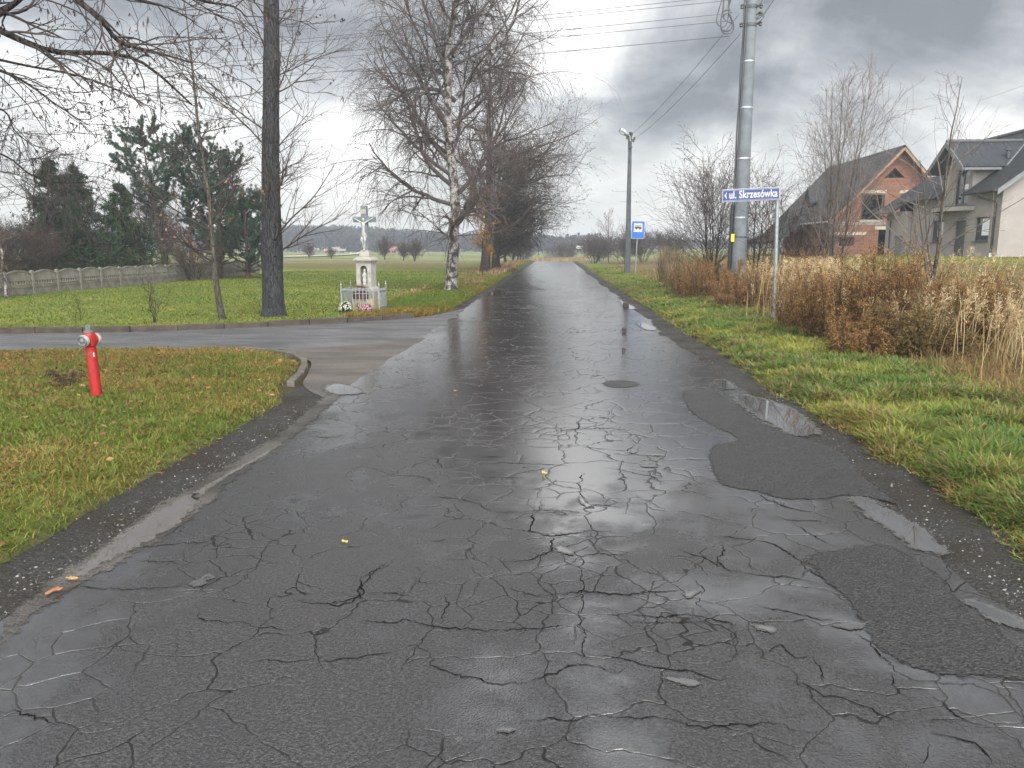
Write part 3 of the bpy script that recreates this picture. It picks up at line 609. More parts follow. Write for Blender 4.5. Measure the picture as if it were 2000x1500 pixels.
# ------------------------------------------------------------------ grey rendered house (its long front faces the road)
def grey_house():
    X0, X1, Y0, Y1, Z0 = 25.8, 36.0, 47.06, 58.3, 1.10; EZ = 5.20; PIT = 0.75; XR = 30.9; RZ = EZ+(XR-25.2)*PIT
    h = thing('grey_house', 'grey rendered house with dark tiled roof, gabled dormer and rounded door canopy', 'house', (X0, Y0, 0)); h.location = (0, 0, 0)
    wins = [(48.16, 49.82, 2.29, 3.74), (53.71, 55.3, 2.27, 3.72)]; door = (50.83, 52.41, 1.17, 3.6)
    up = (50.96, 52.70, 4.60, 6.80)
    mb = MB(); wall_y(mb, X0, Y0, Y1, Z0+0.28, EZ+0.2, wins+[door, (up[0], up[1], 4.60, EZ+0.21)])
    # gable wall towards the camera, side and back
    GX = [X0+0.3, XR, X1]; mb.prism([(X0+0.3, Y0, Z0+0.28), (X1, Y0, Z0+0.28), (X1, Y0, EZ+0.2), (XR, Y0, RZ-0.25), (X0+0.3, Y0, EZ+0.42)], (0, 0.3, 0))
    mb.prism([(X0+0.3, Y1, Z0+0.28), (X1, Y1, Z0+0.28), (X1, Y1, EZ+0.2), (XR, Y1, RZ-0.25), (X0+0.3, Y1, EZ+0.42)], (0, -0.3, 0)); mb.bb(X1-0.3, X1, Y0+0.3, Y1-0.3, Z0+0.28, EZ+0.1)
    # dormer walls rising out of the front
    dy0, dy1 = 50.55, 53.70
    dm = lambda y: 6.95+1.45*(1-abs(y-(dy0+dy1)/2)/((dy1-dy0)/2)*1.0)
    for a, b in ((dy0, up[0]), (up[1], dy1)): mb.prism([(X0, a, EZ+0.2), (X0, b, EZ+0.2), (X0, b, dm(b)), (X0, a, dm(a))], (0.3, 0, 0))
    mb.prism([(X0, up[0], up[3]), (X0, up[1], up[3]), (X0, up[1], dm(up[1])), (X0, 52.125, 8.32), (X0, up[0], dm(up[0]))], (0.3, 0, 0))
    mb.bb(X0+0.3, X0+2.6, dy0, dy0+0.25, EZ+0.2, 6.9); mb.bb(X0+0.3, X0+2.6, dy1-0.25, dy1, EZ+0.2, 6.9)
    # low wing at the far end
    mb.bb(24.9, 30.5, 58.32, 62.5, Z0-0.1, 4.45) if False else None
    wall_y(mb, 25.45, 58.31, 61.6, Z0, 4.5, [(58.9, 60.4, Z0, 2.75)]); mb.bb(25.46, 33, 61.61, 61.9, Z0, 4.4)
    mb.build('wall', M['plaster'], h)
    pl = MB(); pl.bb(X0+0.04, X1-0.04, Y0+0.04, Y1-0.04, Z0-0.5, Z0+0.279); pl.build('plinth', M['plinth'], h)
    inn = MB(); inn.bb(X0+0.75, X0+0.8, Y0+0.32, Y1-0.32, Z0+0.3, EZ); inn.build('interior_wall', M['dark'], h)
    # main roof with a slot behind the dormer
    rf = MB(); a0, a1 = Y0-0.55, 59.4; ex = 25.2
    def P(x, y, dz=0): return (x, y, EZ+(x-ex)*PIT+dz)
    slab_quad(rf, P(ex, a0), P(ex, 50.4), P(XR, 50.4), P(XR, a0), 0.16)
    slab_quad(rf, P(ex, 53.85), P(ex, a1), P(XR, a1), P(XR, 53.85), 0.16)
    slab_quad(rf, P(27.2, 50.4), P(27.2, 53.85), P(XR, 53.85), P(XR, 50.4), 0.16)
    slab_quad(rf, (XR, a0, RZ), (XR, a1, RZ), (X1+0.6, a1, EZ), (X1+0.6, a0, EZ), 0.16)
    slab_quad(rf, (24.7, 57.0, 4.50), (24.7, 62.3, 4.50), (29.5, 62.3, 4.5+4.8*0.62), (29.5, 57.0, 4.5+4.8*0.62), 0.15) if False else None
    slab_quad(rf, (24.75, 59.41, 4.52), (24.75, 62.6, 4.52), (28.6, 62.6, 4.52+3.85*0.7), (28.6, 59.41, 4.52+3.85*0.7), 0.15)
    roof = rf.build('roof', M['tile'], h)
    rg = MB()
    for k in range(30): y = a0+0.05+k*(a1-a0)/30; rg.tube([(XR, y, RZ+0.02), (XR, y+0.44, RZ+0.035)], [0.13, 0.15], 10)
    rg.build('ridge', M['trimgrey'], roof)
    # dormer roof: two slopes, ridge square to the road
    dr = MB(); yr, zr, ze, fx = 52.15, 8.52, 6.80, 24.75
    xr_end = ex+(zr-EZ)/PIT; xe = ex+(ze-EZ)/PIT
    slab_quad(dr, (fx, 49.85, ze), (xe+0.05, 49.85, ze), (xr_end+0.05, yr, zr), (fx, yr, zr), 0.14)
    slab_quad(dr, (fx, yr, zr), (xr_end+0.05, yr, zr), (xe+0.05, 54.55, ze), (fx, 54.55, ze), 0.14)
    dro = dr.build('dormer_roof', M['tiley'], h)
    dg = MB()
    for k in range(9): dg.tube([(fx+k*0.52, yr, zr+0.02), (fx+k*0.52+0.5, yr, zr+0.035)], [0.12, 0.14], 10)
    dg.build('ridge', M['trimgrey'], dro)
    vl = MB(); vl.tube([(xe+0.05, 49.85, ze+0.03), (xr_end+0.05, yr-0.1, zr+0.0)], 0.07, 6); vl.build('valley', M['fascia'], h)
    # barge boards and eaves of the dormer
    bg = MB()
    for y2 in (49.82, 54.58): bq = MB(); bq.prism([(fx-0.03, yr, zr+0.02), (fx-0.03, y2, ze+0.02), (fx-0.03, y2, ze-0.30), (fx-0.03, yr, zr-0.34)], (0.05, 0, 0)); bq.build('barge_board', M['fascia'], h)
    bq = MB(); bq.bb(fx, xe-0.3, 49.74, 49.84, ze-0.22, ze-0.08); bq.build('eaves_board', M['fascia'], h); bg.prism([(ex-0.02, a0-0.03, EZ+0.02), (XR, a0-0.03, RZ+0.03), (XR, a0-0.03, RZ-0.30), (ex-0.02, a0-0.03, EZ-0.30)], (0, 0.04, 0))
    bg.build('fascia_board', M['fascia'], h)
    sf = MB(); sf.prism([(fx+0.03, 54.3, ze-0.18), (fx+0.03, yr, zr-0.28), (fx+0.03, 53.75, 6.95)], (0.9, 0, 0)); sf.build('soffit', M['trimgrey'], h)
    for ga, gb in (((ex-0.09, a0, EZ-0.06), (ex-0.09, 50.35, EZ-0.06)), ((ex-0.09, 53.9, EZ-0.06), (ex-0.09, 59.4, EZ-0.06)), ((24.68, 59.42, 4.46), (24.68, 62.6, 4.46))): gt = MB(); gt.tube([ga, gb], 0.075, 8); gt.build('gutter', M['black'], h, True)
    dp = MB(); dp.tube([(ex-0.08, 48.5, EZ-0.1), (ex-0.05, 48.4, EZ-0.3), (X0-0.09, 47.6, 4.55), (X0-0.09, 47.55, 4.35), (X0-0.09, 47.55, 1.6)], 0.065, 8); dp.tube([(X0-0.09, 47.55, 1.6), (X0-0.09, 47.55, 1.0)], 0.085, 8, 1); dp.build('downpipe', [M['black'], M['whiteframe']], h, True); dp = MB()
    dp.tube([(24.68, 61.2, 4.45), (25.35, 60.9, 3.9), (25.36, 60.9, 1.2)], 0.05, 8); dp.build('downpipe', [M['black'], M['whiteframe']], h, True)
    cn = MB(); cy = 52.1; poly = [(X0-0.02, 49.95, 4.18)]+[(X0-0.02-1.35*math.sin(math.pi*k/14)**0.6, 49.95+(54.4-49.95)*k/14, 4.18) for k in range(15)]
    cn.prism(poly[1:], (0, 0, 0.26)); cn.prism([(p[0]-0.03 if 0 < i < 14 else p[0], p[1], 4.445) for i, p in enumerate(poly[1:])], (0, 0, 0.05), 1); cn.build('door_canopy', [M['plaster'], M['trimgrey']], h)
    for n, (a, b, c, d) in enumerate(wins+[up]):
        w = MB(); f = 0.09; x = X0+0.14
        for q in ((a, a+f, c, d), (b-f, b, c, d), (a+f, b-f, c, c+f), (a+f, b-f, d-f, d)): w.bb(x, x+0.07, *q)
        if n == 2: w.bb(x, x+0.07, (a+b)/2-0.05, (a+b)/2+0.05, c+f, d-f)
        wo_ = w.build('window', M['frame'], h)
        g = MB(); g.bb(x+0.03, x+0.04, a+f, b-f, c+f, d-f); g.build('pane', M['glass'], wo_)
        if n < 2:
            cu = MB(); cu.bb(x+0.005, x+0.02, a+f+0.02, a+0.62*(b-a), c+0.35, d-f-0.02)
            cu.build('blind', M['curtain'], wo_)
        else:
            cu = MB(); cu.bb(x+0.005, x+0.02, a+0.2, a+0.75, c+0.95, c+1.25); cu.build('curtain', M['curtain'], wo_)
        s = MB(); s.bb(X0-0.08, X0+0.1, a-0.05, b+0.05, c-0.06, c-0.005); s.build('sill', M['trimgrey'], wo_)
    d = MB(); d.bb(X0+0.2, X0+0.27, door[0]+0.02, door[1]-0.02, door[2], door[3]-0.02); do = d.build('door', M['frame'], h)
    k = MB(); k.tube([(X0+0.16, door[0]+0.25, 2.0), (X0+0.16, door[0]+0.25, 2.6)], 0.02, 6); k.build('handle', M['steel'], do)
    st = MB(); st.bb(X0-1.2, X0-0.01, 50.4, 52.8, Z0-0.2, 1.16); st.build('doorstep', M['slab'], h)
    gd = MB(); gd.bb(25.6, 25.66, 58.92, 60.38, Z0, 2.74); gd.build('garage_door', M['fascia'], h)
    v = MB(); v.lathe([(0.11, 0), (0.11, 0.42), (0.17, 0.44), (0.17, 0.50), (0.05, 0.56)], 12, (27.8, 50.6, 7.35)); v.build('roof_vent', M['trimgrey'], h, True)
grey_house()
# ------------------------------------------------------------------ brick house still under construction
def brick_house():
    s = 68.0/59.08; f = lambda x: x*s; fz = lambda z: CAM_H+(z-CAM_H)*s
    Y0 = 68.0; AX = f(24.89); AZ = fz(9.15); XL, EZ = f(20.35), fz(4.28); XR = 2*AX-XL; sl = (AZ-EZ)/(AX-XL); Z0 = 0.95; Y1 = 85.2
    h = thing('brick_house', 'unfinished red block house with dark tiled roof and empty window openings', 'house', (0, 0, 0))
    wx0, wx1 = XL+0.55, XR-0.55
    holes = [(f(22.41), f(24.06), fz(3.95), fz(5.72)), (f(23.80), f(26.1), Z0, fz(3.2)), (f(20.62), f(22.1), fz(2.05), fz(2.68)), (f(25.2), f(26.6), fz(3.95), fz(5.72))]
    mb = MB(); ez = EZ+0.45*sl-0.1
    wall_x(mb, wx0, wx1, Y0, Z0, ez, holes, 0.3) if False else None
    # lower part up to the eaves, then the gable in slices so that the openings stay open
    zt = fz(5.72)
    xl = lambda z: XL+(z-EZ)/sl+0.28; xr_ = lambda z: 2*AX-xl(z)
    wall_x(mb, wx0, wx1, Y0, Z0, EZ+0.3, [hh if hh[3] < EZ+0.3 else (hh[0], hh[1], hh[2], EZ+0.3) for hh in holes])
    z = EZ+0.3
    def seg(z0, z1, hs):
        cuts = [None]
        parts = []; prev = None
        L0, L1, R0, R1 = xl(z0), xl(z1), xr_(z0), xr_(z1)
        edges = sorted(hs)
        pts = [(L0, L1)]
        for a, b in edges: parts.append(((pts[-1][0], pts[-1][1]), (a, a))); pts.append((b, b))
        parts.append((pts[-1], (R0, R1)))
        for (p, q) in parts: mb.prism([(p[0], Y0, z0), (q[0], Y0, z0), (q[1], Y0, z1), (p[1], Y0, z1)], (0, 0.3, 0))
    seg(z, zt, [(holes[0][0], holes[0][1]), (holes[3][0], holes[3][1])])
    t0, t1 = fz(6.92), fz(7.63); tl, tr, tm = f(23.9), f(25.36), f(24.6)
    seg(zt, t0, [])
    mb.prism([(xl(t0), Y0, t0), (tl, Y0, t0), (tm, Y0, t1), (xl(t1), Y0, t1)], (0, 0.3, 0)); mb.prism([(tr, Y0, t0), (xr_(t0), Y0, t0), (xr_(t1), Y0, t1), (tm, Y0, t1)], (0, 0.3, 0))
    mb.prism([(xl(t1), Y0, t1), (xr_(t1), Y0, t1), (AX, Y0, AZ-0.3)], (0, 0.3, 0))
    wall_y(mb, wx0, Y0+0.3, 75.5, Z0, EZ-0.1, [(71.0, 72.2, 2.0, 3.6)]); wall_y(mb, wx0+0.4, 75.5, Y1-0.2, Z0, EZ-0.1, [(79, 80.3, 1.0, 3.4)]); mb.bb(wx1-0.3, wx1, Y0+0.3, Y1-0.4, Z0, ez-0.6); mb.bb(wx0+0.4, wx1, Y1-0.5, Y1-0.2, Z0, ez-0.6)
    mb.build('wall', M['brick'], h)
    fl = MB(); fl.bb(wx0-0.015, wx1, Y0-0.03, Y0+3, fz(3.55), fz(3.78)); fl.build('floor_slab', M['slab'], h)
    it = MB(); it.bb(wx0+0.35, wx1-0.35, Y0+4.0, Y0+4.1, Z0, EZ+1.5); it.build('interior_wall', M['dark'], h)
    for a, b, c, d in ((f(22.28), f(24.12), fz(5.82), fz(6.05)), (f(25.05), f(26.8), fz(5.82), fz(6.05)), (f(23.5), f(26.2), fz(3.22), fz(3.46)), (f(20.4), f(22.9), fz(2.82), fz(3.05)), (f(22.3), f(23.95), fz(3.79), fz(3.92))):
        l = MB(); l.bb(a, b, Y0-0.05, Y0+0.2, c, d); l.build('lintel', M['lintel'], h)
    rf = MB(); a0, a1 = Y0-0.75, Y1
    def P(x, y): return (x, y, EZ+(x-XL)*sl)
    slab_quad(rf, P(XL-0.5, a0), P(XL-0.5, 74.5), P(AX, 74.5), P(AX, a0), 0.22)
    slab_quad(rf, P(XL-1.2, 74.5), P(XL-1.2, a1), P(AX, a1), P(AX, 74.5), 0.22)
    slab_quad(rf, (AX, a0, AZ), (AX, a1, AZ), (XR+0.5, a1, EZ-0.5*sl), (XR+0.5, a0, EZ-0.5*sl), 0.22)
    # the porch roof flares out at the far left
    x1, z1 = XL-1.2, EZ-1.2*sl
    slab_quad(rf, (x1-1.9, 75.2, z1-0.85), (x1-1.9, a1, z1-0.85), (x1, a1, z1), (x1, 75.2, z1), 0.2)
    # little dormer on the left slope
    roof = rf.build('roof', M['tileold'], h)
    dx, dyy = XL+0.9, 77.0; zb = EZ+0.9*sl
    dm = MB(); slab_quad(dm, (dx-0.3, dyy-1.3, zb+0.5), (dx+2.2, dyy-1.3, zb+0.5), (dx+2.6, dyy, zb+2.0), (dx-0.3, dyy, zb+2.0), 0.12); slab_quad(dm, (dx-0.3, dyy, zb+2.0), (dx+2.6, dyy, zb+2.0), (dx+2.2, dyy+1.3, zb+0.5), (dx-0.3, dyy+1.3, zb+0.5), 0.12); dd = dm.build('dormer', M['tiley'], h)
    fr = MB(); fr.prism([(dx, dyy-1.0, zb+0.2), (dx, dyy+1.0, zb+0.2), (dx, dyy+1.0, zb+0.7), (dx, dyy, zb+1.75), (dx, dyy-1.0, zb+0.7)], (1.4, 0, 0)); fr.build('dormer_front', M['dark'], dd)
    bg = MB()
    for x2 in (XL-0.5, XR+0.5): bg = MB(); bg.prism([(AX, a0-0.04, AZ-0.16), (x2, a0-0.04, EZ-0.5*sl-0.16), (x2, a0-0.04, EZ-0.5*sl-0.42), (AX, a0-0.04, AZ-0.42)], (0, 0.06, 0)); bg.build('barge_board', M['timber'], h)
    for y in (75.4, 80, 84.8): bg = MB(); bg.tube([(x1-1.6, y, 0.9), (x1-1.6, y, z1-0.9)], 0.09, 6); bg.build('porch_post', M['timber'], h)
    gt = MB(); gt.tube([(XL-0.58, a0, EZ-0.5*sl-0.05), (XL-0.58, 74.4, EZ-0.5*sl-0.05)], 0.07, 6); gt.build('gutter', M['steel'], h)
brick_house()
# ------------------------------------------------------------------ utility pole with its cables
PB = G(1438, 590)
def utility_pole():
    x, y = PB[0], PB[1]; z0 = tz(x, y)-0.2; top = 11.3
    h = thing('utility_pole', 'thick round concrete utility pole with black cable pipe behind the street name sign', 'utility pole', (0, 0, 0))
    rad = lambda z: 0.285-(z-0.0)*0.0105
    mb = MB(); mb.tube([(x, y, z) for z in np.linspace(z0, top, 14)], [rad(z) for z in np.linspace(z0, top, 14)], 24); mb.build('pole', M['concrete'], h, True)
    pxz = lambda py: float(D(1445, py, y)[2])
    for py in (121, 211, 310, 425):
        z = pxz(py); b = MB(); b.tube([(x, y, z-0.022), (x, y, z+0.022)], rad(z)+0.012, 24); b.build('strap', M['steel'], h, True)
    z = pxz(463); b = MB(); b.tube([(x, y, z-0.015), (x, y, z+0.015)], rad(z)+0.01, 24); b.build('strap', M['black'], h, True)
    cx_ = lambda z: x-rad(z)-0.05
    b = MB(); zs = np.linspace(z0+0.1, pxz(400), 8); b.tube([(cx_(z)-0.015, y-0.09, z) for z in zs], 0.06, 10); b.build('cable_pipe', M['black'], h, True)
    b = MB(); zs = np.linspace(pxz(400)-0.05, top-0.2, 20)
    b.tube([(cx_(z)+0.01*math.sin(z*3), y-0.05, z) for z in zs], 0.03, 8); b.tube([(cx_(z)+0.055, y-0.13+0.01*math.sin(z*2), z) for z in zs], 0.022, 8); b.build('cable', M['wire'], h, True)
    z = pxz(463); b = MB(); b.bb(cx_(z)-0.02, cx_(z)+0.09, y-0.185, y-0.165, z-0.16, z+0.1); b.build('number_plate', M['yellow'], h)
    for zt, sg in ((pxz(14), 1), (pxz(14), -1), (pxz(48), 1), (pxz(50), -1), (pxz(-8), 1), (pxz(-8), -1), (pxz(28), 1)):
        b = MB(); rr = rad(zt); b.tube([(x+sg*(rr-0.02), y-0.05, zt), (x+sg*(rr+0.12), y-0.05, zt)], 0.025, 8); b.lathe([(0.02, -0.07), (0.06, -0.05), (0.045, 0.0), (0.065, 0.03), (0.03, 0.08)], 10, (x+sg*(rr+0.13), y-0.05, zt)); b.build('insulator', M['trimgrey'], h, True)
    for zt in (pxz(14), pxz(50)):
        b = MB(); b.tube([(x, y, zt-0.05), (x, y, zt+0.05)], rad(zt)+0.02, 24); b.build('strap', M['trimgrey'], h, True)
    # slack coil of cable hanging on the left of the pole head
    q = lambda px, py, dy=0: tuple(D(px, py, y-0.1+dy))
    b = MB()
    for pl, r in (([(1420, -30), (1410, 0), (1401, 30), (1400, 44), (1407, 52), (1414, 52), (1420, 44), (1424, 20)], 0.020), ([(1414, -30), (1413, 10), (1409, 36), (1408, 54), (1414, 60), (1424, 60), (1430, 52), (1429, 40), (1424, 26), (1423, 8), (1427, -4), (1438, -10)], 0.026), ([(1426, 18), (1414, 22), (1410, 30), (1408, 50), (1411, 62), (1420, 66), (1430, 62), (1433, 50), (1428, 34), (1424, 14), (1428, -2)], 0.026), ([(1430, 45), (1420, 42), (1413, 34), (1416, 28), (1430, 24)], 0.020)):
        b.tube(catmull([q(px, py, 0.04*i % 0.1) for i, (px, py) in enumerate(pl)], 5), r, 6)
    b.build('cable_coil', M['wire'], h, True)
    b = MB(); b.tube([q(1471, 26), (D(1478, 28, y)), q(1484, 24), q(1492, 26)], 0.035, 6); b.tube([q(1472, 36), q(1480, 35), q(1482, 30), q(1490, 28)], 0.03, 6); b.tube(catmull([q(1472, 40), q(1482, 36), q(1491, 29), q(1500, 16), q(1514, -4)], 4), 0.018, 6); b.tube(catmull([q(1475, 47), q(1486, 40), q(1493, 31)], 4), 0.018, 6); b.tube(catmull([q(1474, 12), q(1484, 8), q(1492, -4)], 4), 0.018, 6)
    b.build('cable_clamp', M['trimgrey'], h, True)
    return pxz, rad
pxz, prad = utility_pole()
# overhead wires: five across the road to the left, two down the road to the lamp post
def sag(a, b, s, n=40):
    a, b = np.array(a), np.array(b); t = np.linspace(0, 1, n)[:, None]; p = a*(1-t)+b*t; p[:, 2] -= (4*s*t*(1-t))[:, 0]; return p
LPX, LPY = G(1225, 540)[0], G(1225, 540)[1]
def wires():
    y = PB[1]; lab = ['topmost wire of the five crossing the grey sky above the road', 'second wire from the top of the five crossing the sky', 'middle wire of the five crossing the sky above the road', 'fourth wire from the top of the five crossing the sky', 'lowest wire of the five crossing the sky above the road']
    # (height in the photo at x = 1100, at x = 0)
    for i, (ya, yb) in enumerate(((24, 123), (32, 128), (57, 152), (70, 159), (99, 185))):
        p = D(1100, ya, 29.6); q_ = D(0, yb, 33.0); d = q_-p; a = p-d*(D(1440, 0, y)[0]-p[0])/(p[0]-q_[0]); b = q_+d*0.9
        a[2] = a[2]+0.05
        mb = MB(); mb.tube(sag(a, b, 0.18), 0.009 if i != 4 else 0.011, 5)
        for f in ((0.1, 0.108), (0.22, 0.226)):
            pp = sag(a, b, 0.18, 400); mb.tube(pp[int(f[0]*400):int(f[1]*400)+2], 0.017, 5) if i in (2, 3, 4) else None
        o = mb.build('power_line', M['wire'], None, True); tag(o, lab[i], 'wire', 'overhead wires over the road')
    for i, (pa, pb) in enumerate(((D(1443, 28, y), D(1234, 262, LPY)), (D(1446, 66, y), D(1240, 271, LPY)))):
        mb = MB(); mb.tube(sag(pa, pb, 0.25), 0.009, 5); o = mb.build('power_line', M['wire'], None, True)
        tag(o, ['upper wire running from the utility pole down to the lamp post', 'lower wire running from the utility pole down to the lamp post'][i], 'wire', 'wires to the lamp post')
wires()
# ------------------------------------------------------------------ street lamp
def lamp_post():
    x, y = LPX, LPY; h = thing('street_lamp', 'tall grey concrete lamp post with a single lamp head leaning to the road', 'street lamp', (0, 0, 0)); z0 = tz(x, y)-0.2; top = float(D(1231, 258, y)[2])
    xt = float(D(1231, 258, y)[0])
    mb = MB(); zs = np.linspace(z0, top, 10); t = (zs-z0)/(top-z0); w = 0.20-0.10*t
    V = []
    for z, ww, tt in zip(zs, w, t):
        cx = x+(xt-x)*tt; V += [(cx-ww, y-ww*0.7, z), (cx+ww, y-ww*0.7, z), (cx+ww, y+ww*0.7, z), (cx-ww, y+ww*0.7, z)]
    F = [(4*i+k, 4*i+(k+1) % 4, 4*i+4+(k+1) % 4, 4*i+4+k) for i in range(9) for k in range(4)]+[(36, 37, 38, 39)]
    mb.add(V, F); mb.build('post', M['darkconcrete'], h, bevel=0.03)
    q = lambda px, py, dy=0: tuple(D(px, py, y+dy))
    b = MB(); b.tube([q(1231, 276, -0.2), q(1230, 266, -0.2), q(1226, 262, -0.2), q(1222, 259, -0.2)], 0.045, 8); b.build('arm', M['galv'], h, True)
    p0 = Vector(q(1228, 264, -0.25)); p1 = Vector(q(1210, 252, -0.25)); d = (p1-p0).normalized(); mm = d.to_track_quat('Z', 'Y').to_matrix()
    L = (p1-p0).length; b = MB(); b.lathe([(0.05, 0), (0.11, 0.05*L), (0.17, 0.3*L), (0.20, 0.6*L), (0.17, 0.88*L), (0.06, L)], 14, tuple(p0), 0, mm); hd = b.build('lamp_head', M['galv'], h, True)
    b = MB(); off = Vector((0, 0, -0.06)); b.lathe([(0.04, 0.35*L), (0.15, 0.45*L), (0.18, 0.62*L), (0.15, 0.85*L), (0.03, 0.95*L)], 14, tuple(p0+off), 0, mm); b.build('lamp_glass', MT('lamp_glass', (0.5, 0.52, 0.52), 0.2).m, hd, True)
    for px, py in ((1225, 269), (1237, 275), (1234, 262), (1239, 271)):
        b = MB(); b.lathe([(0.03, -0.1), (0.08, -0.06), (0.06, 0.02), (0.085, 0.06), (0.03, 0.12)], 10, q(px, py, -0.15)); b.build('insulator', M['trimgrey'], h, True)
    b = MB(); b.tube([q(1227, 270, -0.16), q(1239, 274, -0.16)], 0.04, 6); b.tube([q(1229, 288, -0.14), q(1235, 287, -0.14)], 0.05, 6); b.tube([q(1227.5, 266, -0.17), q(1227, 290, -0.19)], 0.03, 6); b.build('bracket', M['trimgrey'], h)
lamp_post()
# ------------------------------------------------------------------ signs
M['signblue'] = noisy('sign_blue', (0.018, 0.034, 0.15), (0.015, 0.029, 0.13), 8, 0.4, 0.5)
M['busblue'] = noisy('bus_sign_blue', (0.016, 0.10, 0.36), (0.013, 0.088, 0.32), 8, 0.4, 0.5)
M['signwhite'] = noisy('sign_white', (0.42, 0.43, 0.44), (0.36, 0.37, 0.39), 8, 0.45, 0.5)
M['signblack'] = MT('sign_black', (0.015, 0.015, 0.015), 0.5).m
def flat(name, polys, y, t, mat, parent):
    mb = MB()
    for p in polys: mb.prism([(a, y, b) for a, b in p], (0, -t, 0))
    return mb.build(name, mat, parent)
def street_sign():
    b = G(1512, 640); x, y = float(b[0]), float(b[1]); h = thing('street_name_sign', 'blue street name plate with white lettering on a slim grey post', 'sign', (x, y, 0))
    zt = float(D(1519, 364, y)[2]); dx = float(D(1519, 364, y)[0])-x
    mb = MB(); mb.tube([(0, 0, -0.3), (dx*0.5, 0, zt/2), (dx, 0, zt)], 0.043, 14); mb.lathe([(0.043, 0), (0.046, 0.02), (0.02, 0.035)], 14, (dx, 0, zt)); mb.build('post', M['galv'], h, True)
    w = 1.30; hh = 0.29; cz = float(D(1519, 378, y)[2])
    pl = bpy.data.objects.new('sign_plate', None)
    mb = MB(); mb.bb(-w, 0, -0.012, 0.012, -hh/2, hh/2); p = mb.build('sign_plate', M['signwhite'], h, bevel=0.004)
    p.location = (dx+0.03, -0.085, cz); p.rotation_euler = (0, R(-2.2), R(-4))
    flat('blue_field', [[(-w+0.012, -hh/2+0.012), (-0.012, -hh/2+0.012), (-0.012, hh/2-0.012), (-w+0.012, hh/2-0.012)]], -0.0125, 0.002, M['signblue'], p)
    bd = 0.028; it = 0.006
    flat('border_line', [[(-w+bd, -hh/2+bd), (-bd, -hh/2+bd), (-bd, -hh/2+bd+it), (-w+bd, -hh/2+bd+it)], [(-w+bd, hh/2-bd-it), (-bd, hh/2-bd-it), (-bd, hh/2-bd), (-w+bd, hh/2-bd)]], -0.015, 0.002, M['signwhite'], p)
    flat('arrow', [[(-w+0.04, 0), (-w+0.10, -0.085), (-w+0.085, 0), (-w+0.10, 0.085)]], -0.015, 0.002, M['signwhite'], p)
    cu = bpy.data.curves.new('lettering', 'FONT'); cu.body = 'ul. Skrzes\u00f3wka'; cu.size = 0.215; cu.align_x = 'CENTER'; cu.align_y = 'CENTER'; cu.extrude = 0.001; cu.offset = 0.0055; cu.space_character = 1.05
    t = bpy.data.objects.new('lettering_curve', cu); S.collection.objects.link(t); dg = bpy.context.evaluated_depsgraph_get()
    me = bpy.data.meshes.new_from_object(t.evaluated_get(dg)); bpy.data.objects.remove(t)
    lo = bpy.data.objects.new('lettering', me); me.materials.clear(); me.materials.append(M['signwhite']); link(lo, p); lo.location = (-w/2+0.05, -0.0165, 0.005); lo.rotation_euler = (math.pi/2, 0, 0); sx = 1.10/max(1e-3, lo.dimensions.x); lo.scale = (sx, 1.12, 1)
    mb = MB(); mb.bb(dx-0.06, dx+0.065, -0.055, 0.055, cz-0.15, cz+0.15); mb.build('bracket', M['galv'], h, bevel=0.01)
street_sign()
def bus_sign():
    b = G(1240, 543); x, y = float(b[0]), float(b[1]); h = thing('bus_stop_sign', 'blue bus stop sign with a white panel and black bus on a thin post', 'sign', (x, y, 0))
    c = D(1246, 449, y); dx = float(c[0])-x; cz = float(c[2])
    mb = MB(); mb.tube([(0, 0.02, -0.3), (dx*0.9, 0.02, cz)], 0.035, 10); mb.build('post', M['galv'], h, True)
    k = float(y)/FPX*1.03; W_, H_ = 24*k, 32*k
    def rr(w, hh, r, n=5):
        out = []
        for cx, cz_, a0 in ((w/2-r, hh/2-r, 0), (-w/2+r, hh/2-r, 90), (-w/2+r, -hh/2+r, 180), (w/2-r, -hh/2+r, 270)):
            out += [(cx+r*math.cos(R(a0+90*i/n)), cz_+r*math.sin(R(a0+90*i/n))) for i in range(n+1)]
        return out
    p = flat('sign_plate', [rr(W_, H_, 0.07)], 0.0, 0.02, M['signwhite'], h); p.location = (dx, -0.03, cz); p.rotation_euler = (0, R(1.5), R(3))
    flat('blue_field', [rr(W_-0.04, H_-0.04, 0.06)], -0.0205, 0.003, M['busblue'], p)
    a = 15.5*k; flat('white_panel', [[(-a/2, -a/2+4*k), (a/2, -a/2+4*k), (a/2, a/2+4.2*k), (-a/2, a/2+4.2*k)]], -0.024, 0.003, M['signwhite'], p)
    bz = 4*k; L = 0.44*a*2*0.92/2
    body = [(-L, bz-0.05), (L, bz-0.05), (L, bz+0.03), (L-0.02, bz+0.05), (-L, bz+0.05)]; roof = [(-L+0.01, bz+0.10), (L-0.04, bz+0.10), (L-0.05, bz+0.13), (-L+0.01, bz+0.13)]
    post = [[(q, bz+0.05), (q+0.015, bz+0.05), (q+0.015, bz+0.10), (q, bz+0.10)] for q in np.linspace(-L+0.01, L-0.06, 6)]
    wh = [[(cx+0.055*math.cos(t), bz-0.06+0.055*math.sin(t)) for t in np.linspace(0, 6.283, 13)[:-1]] for cx in (-L*0.5, L*0.55)]
    flat('bus_symbol', [body, roof]+post+wh, -0.0275, 0.003, M['signblack'], p)
bus_sign()
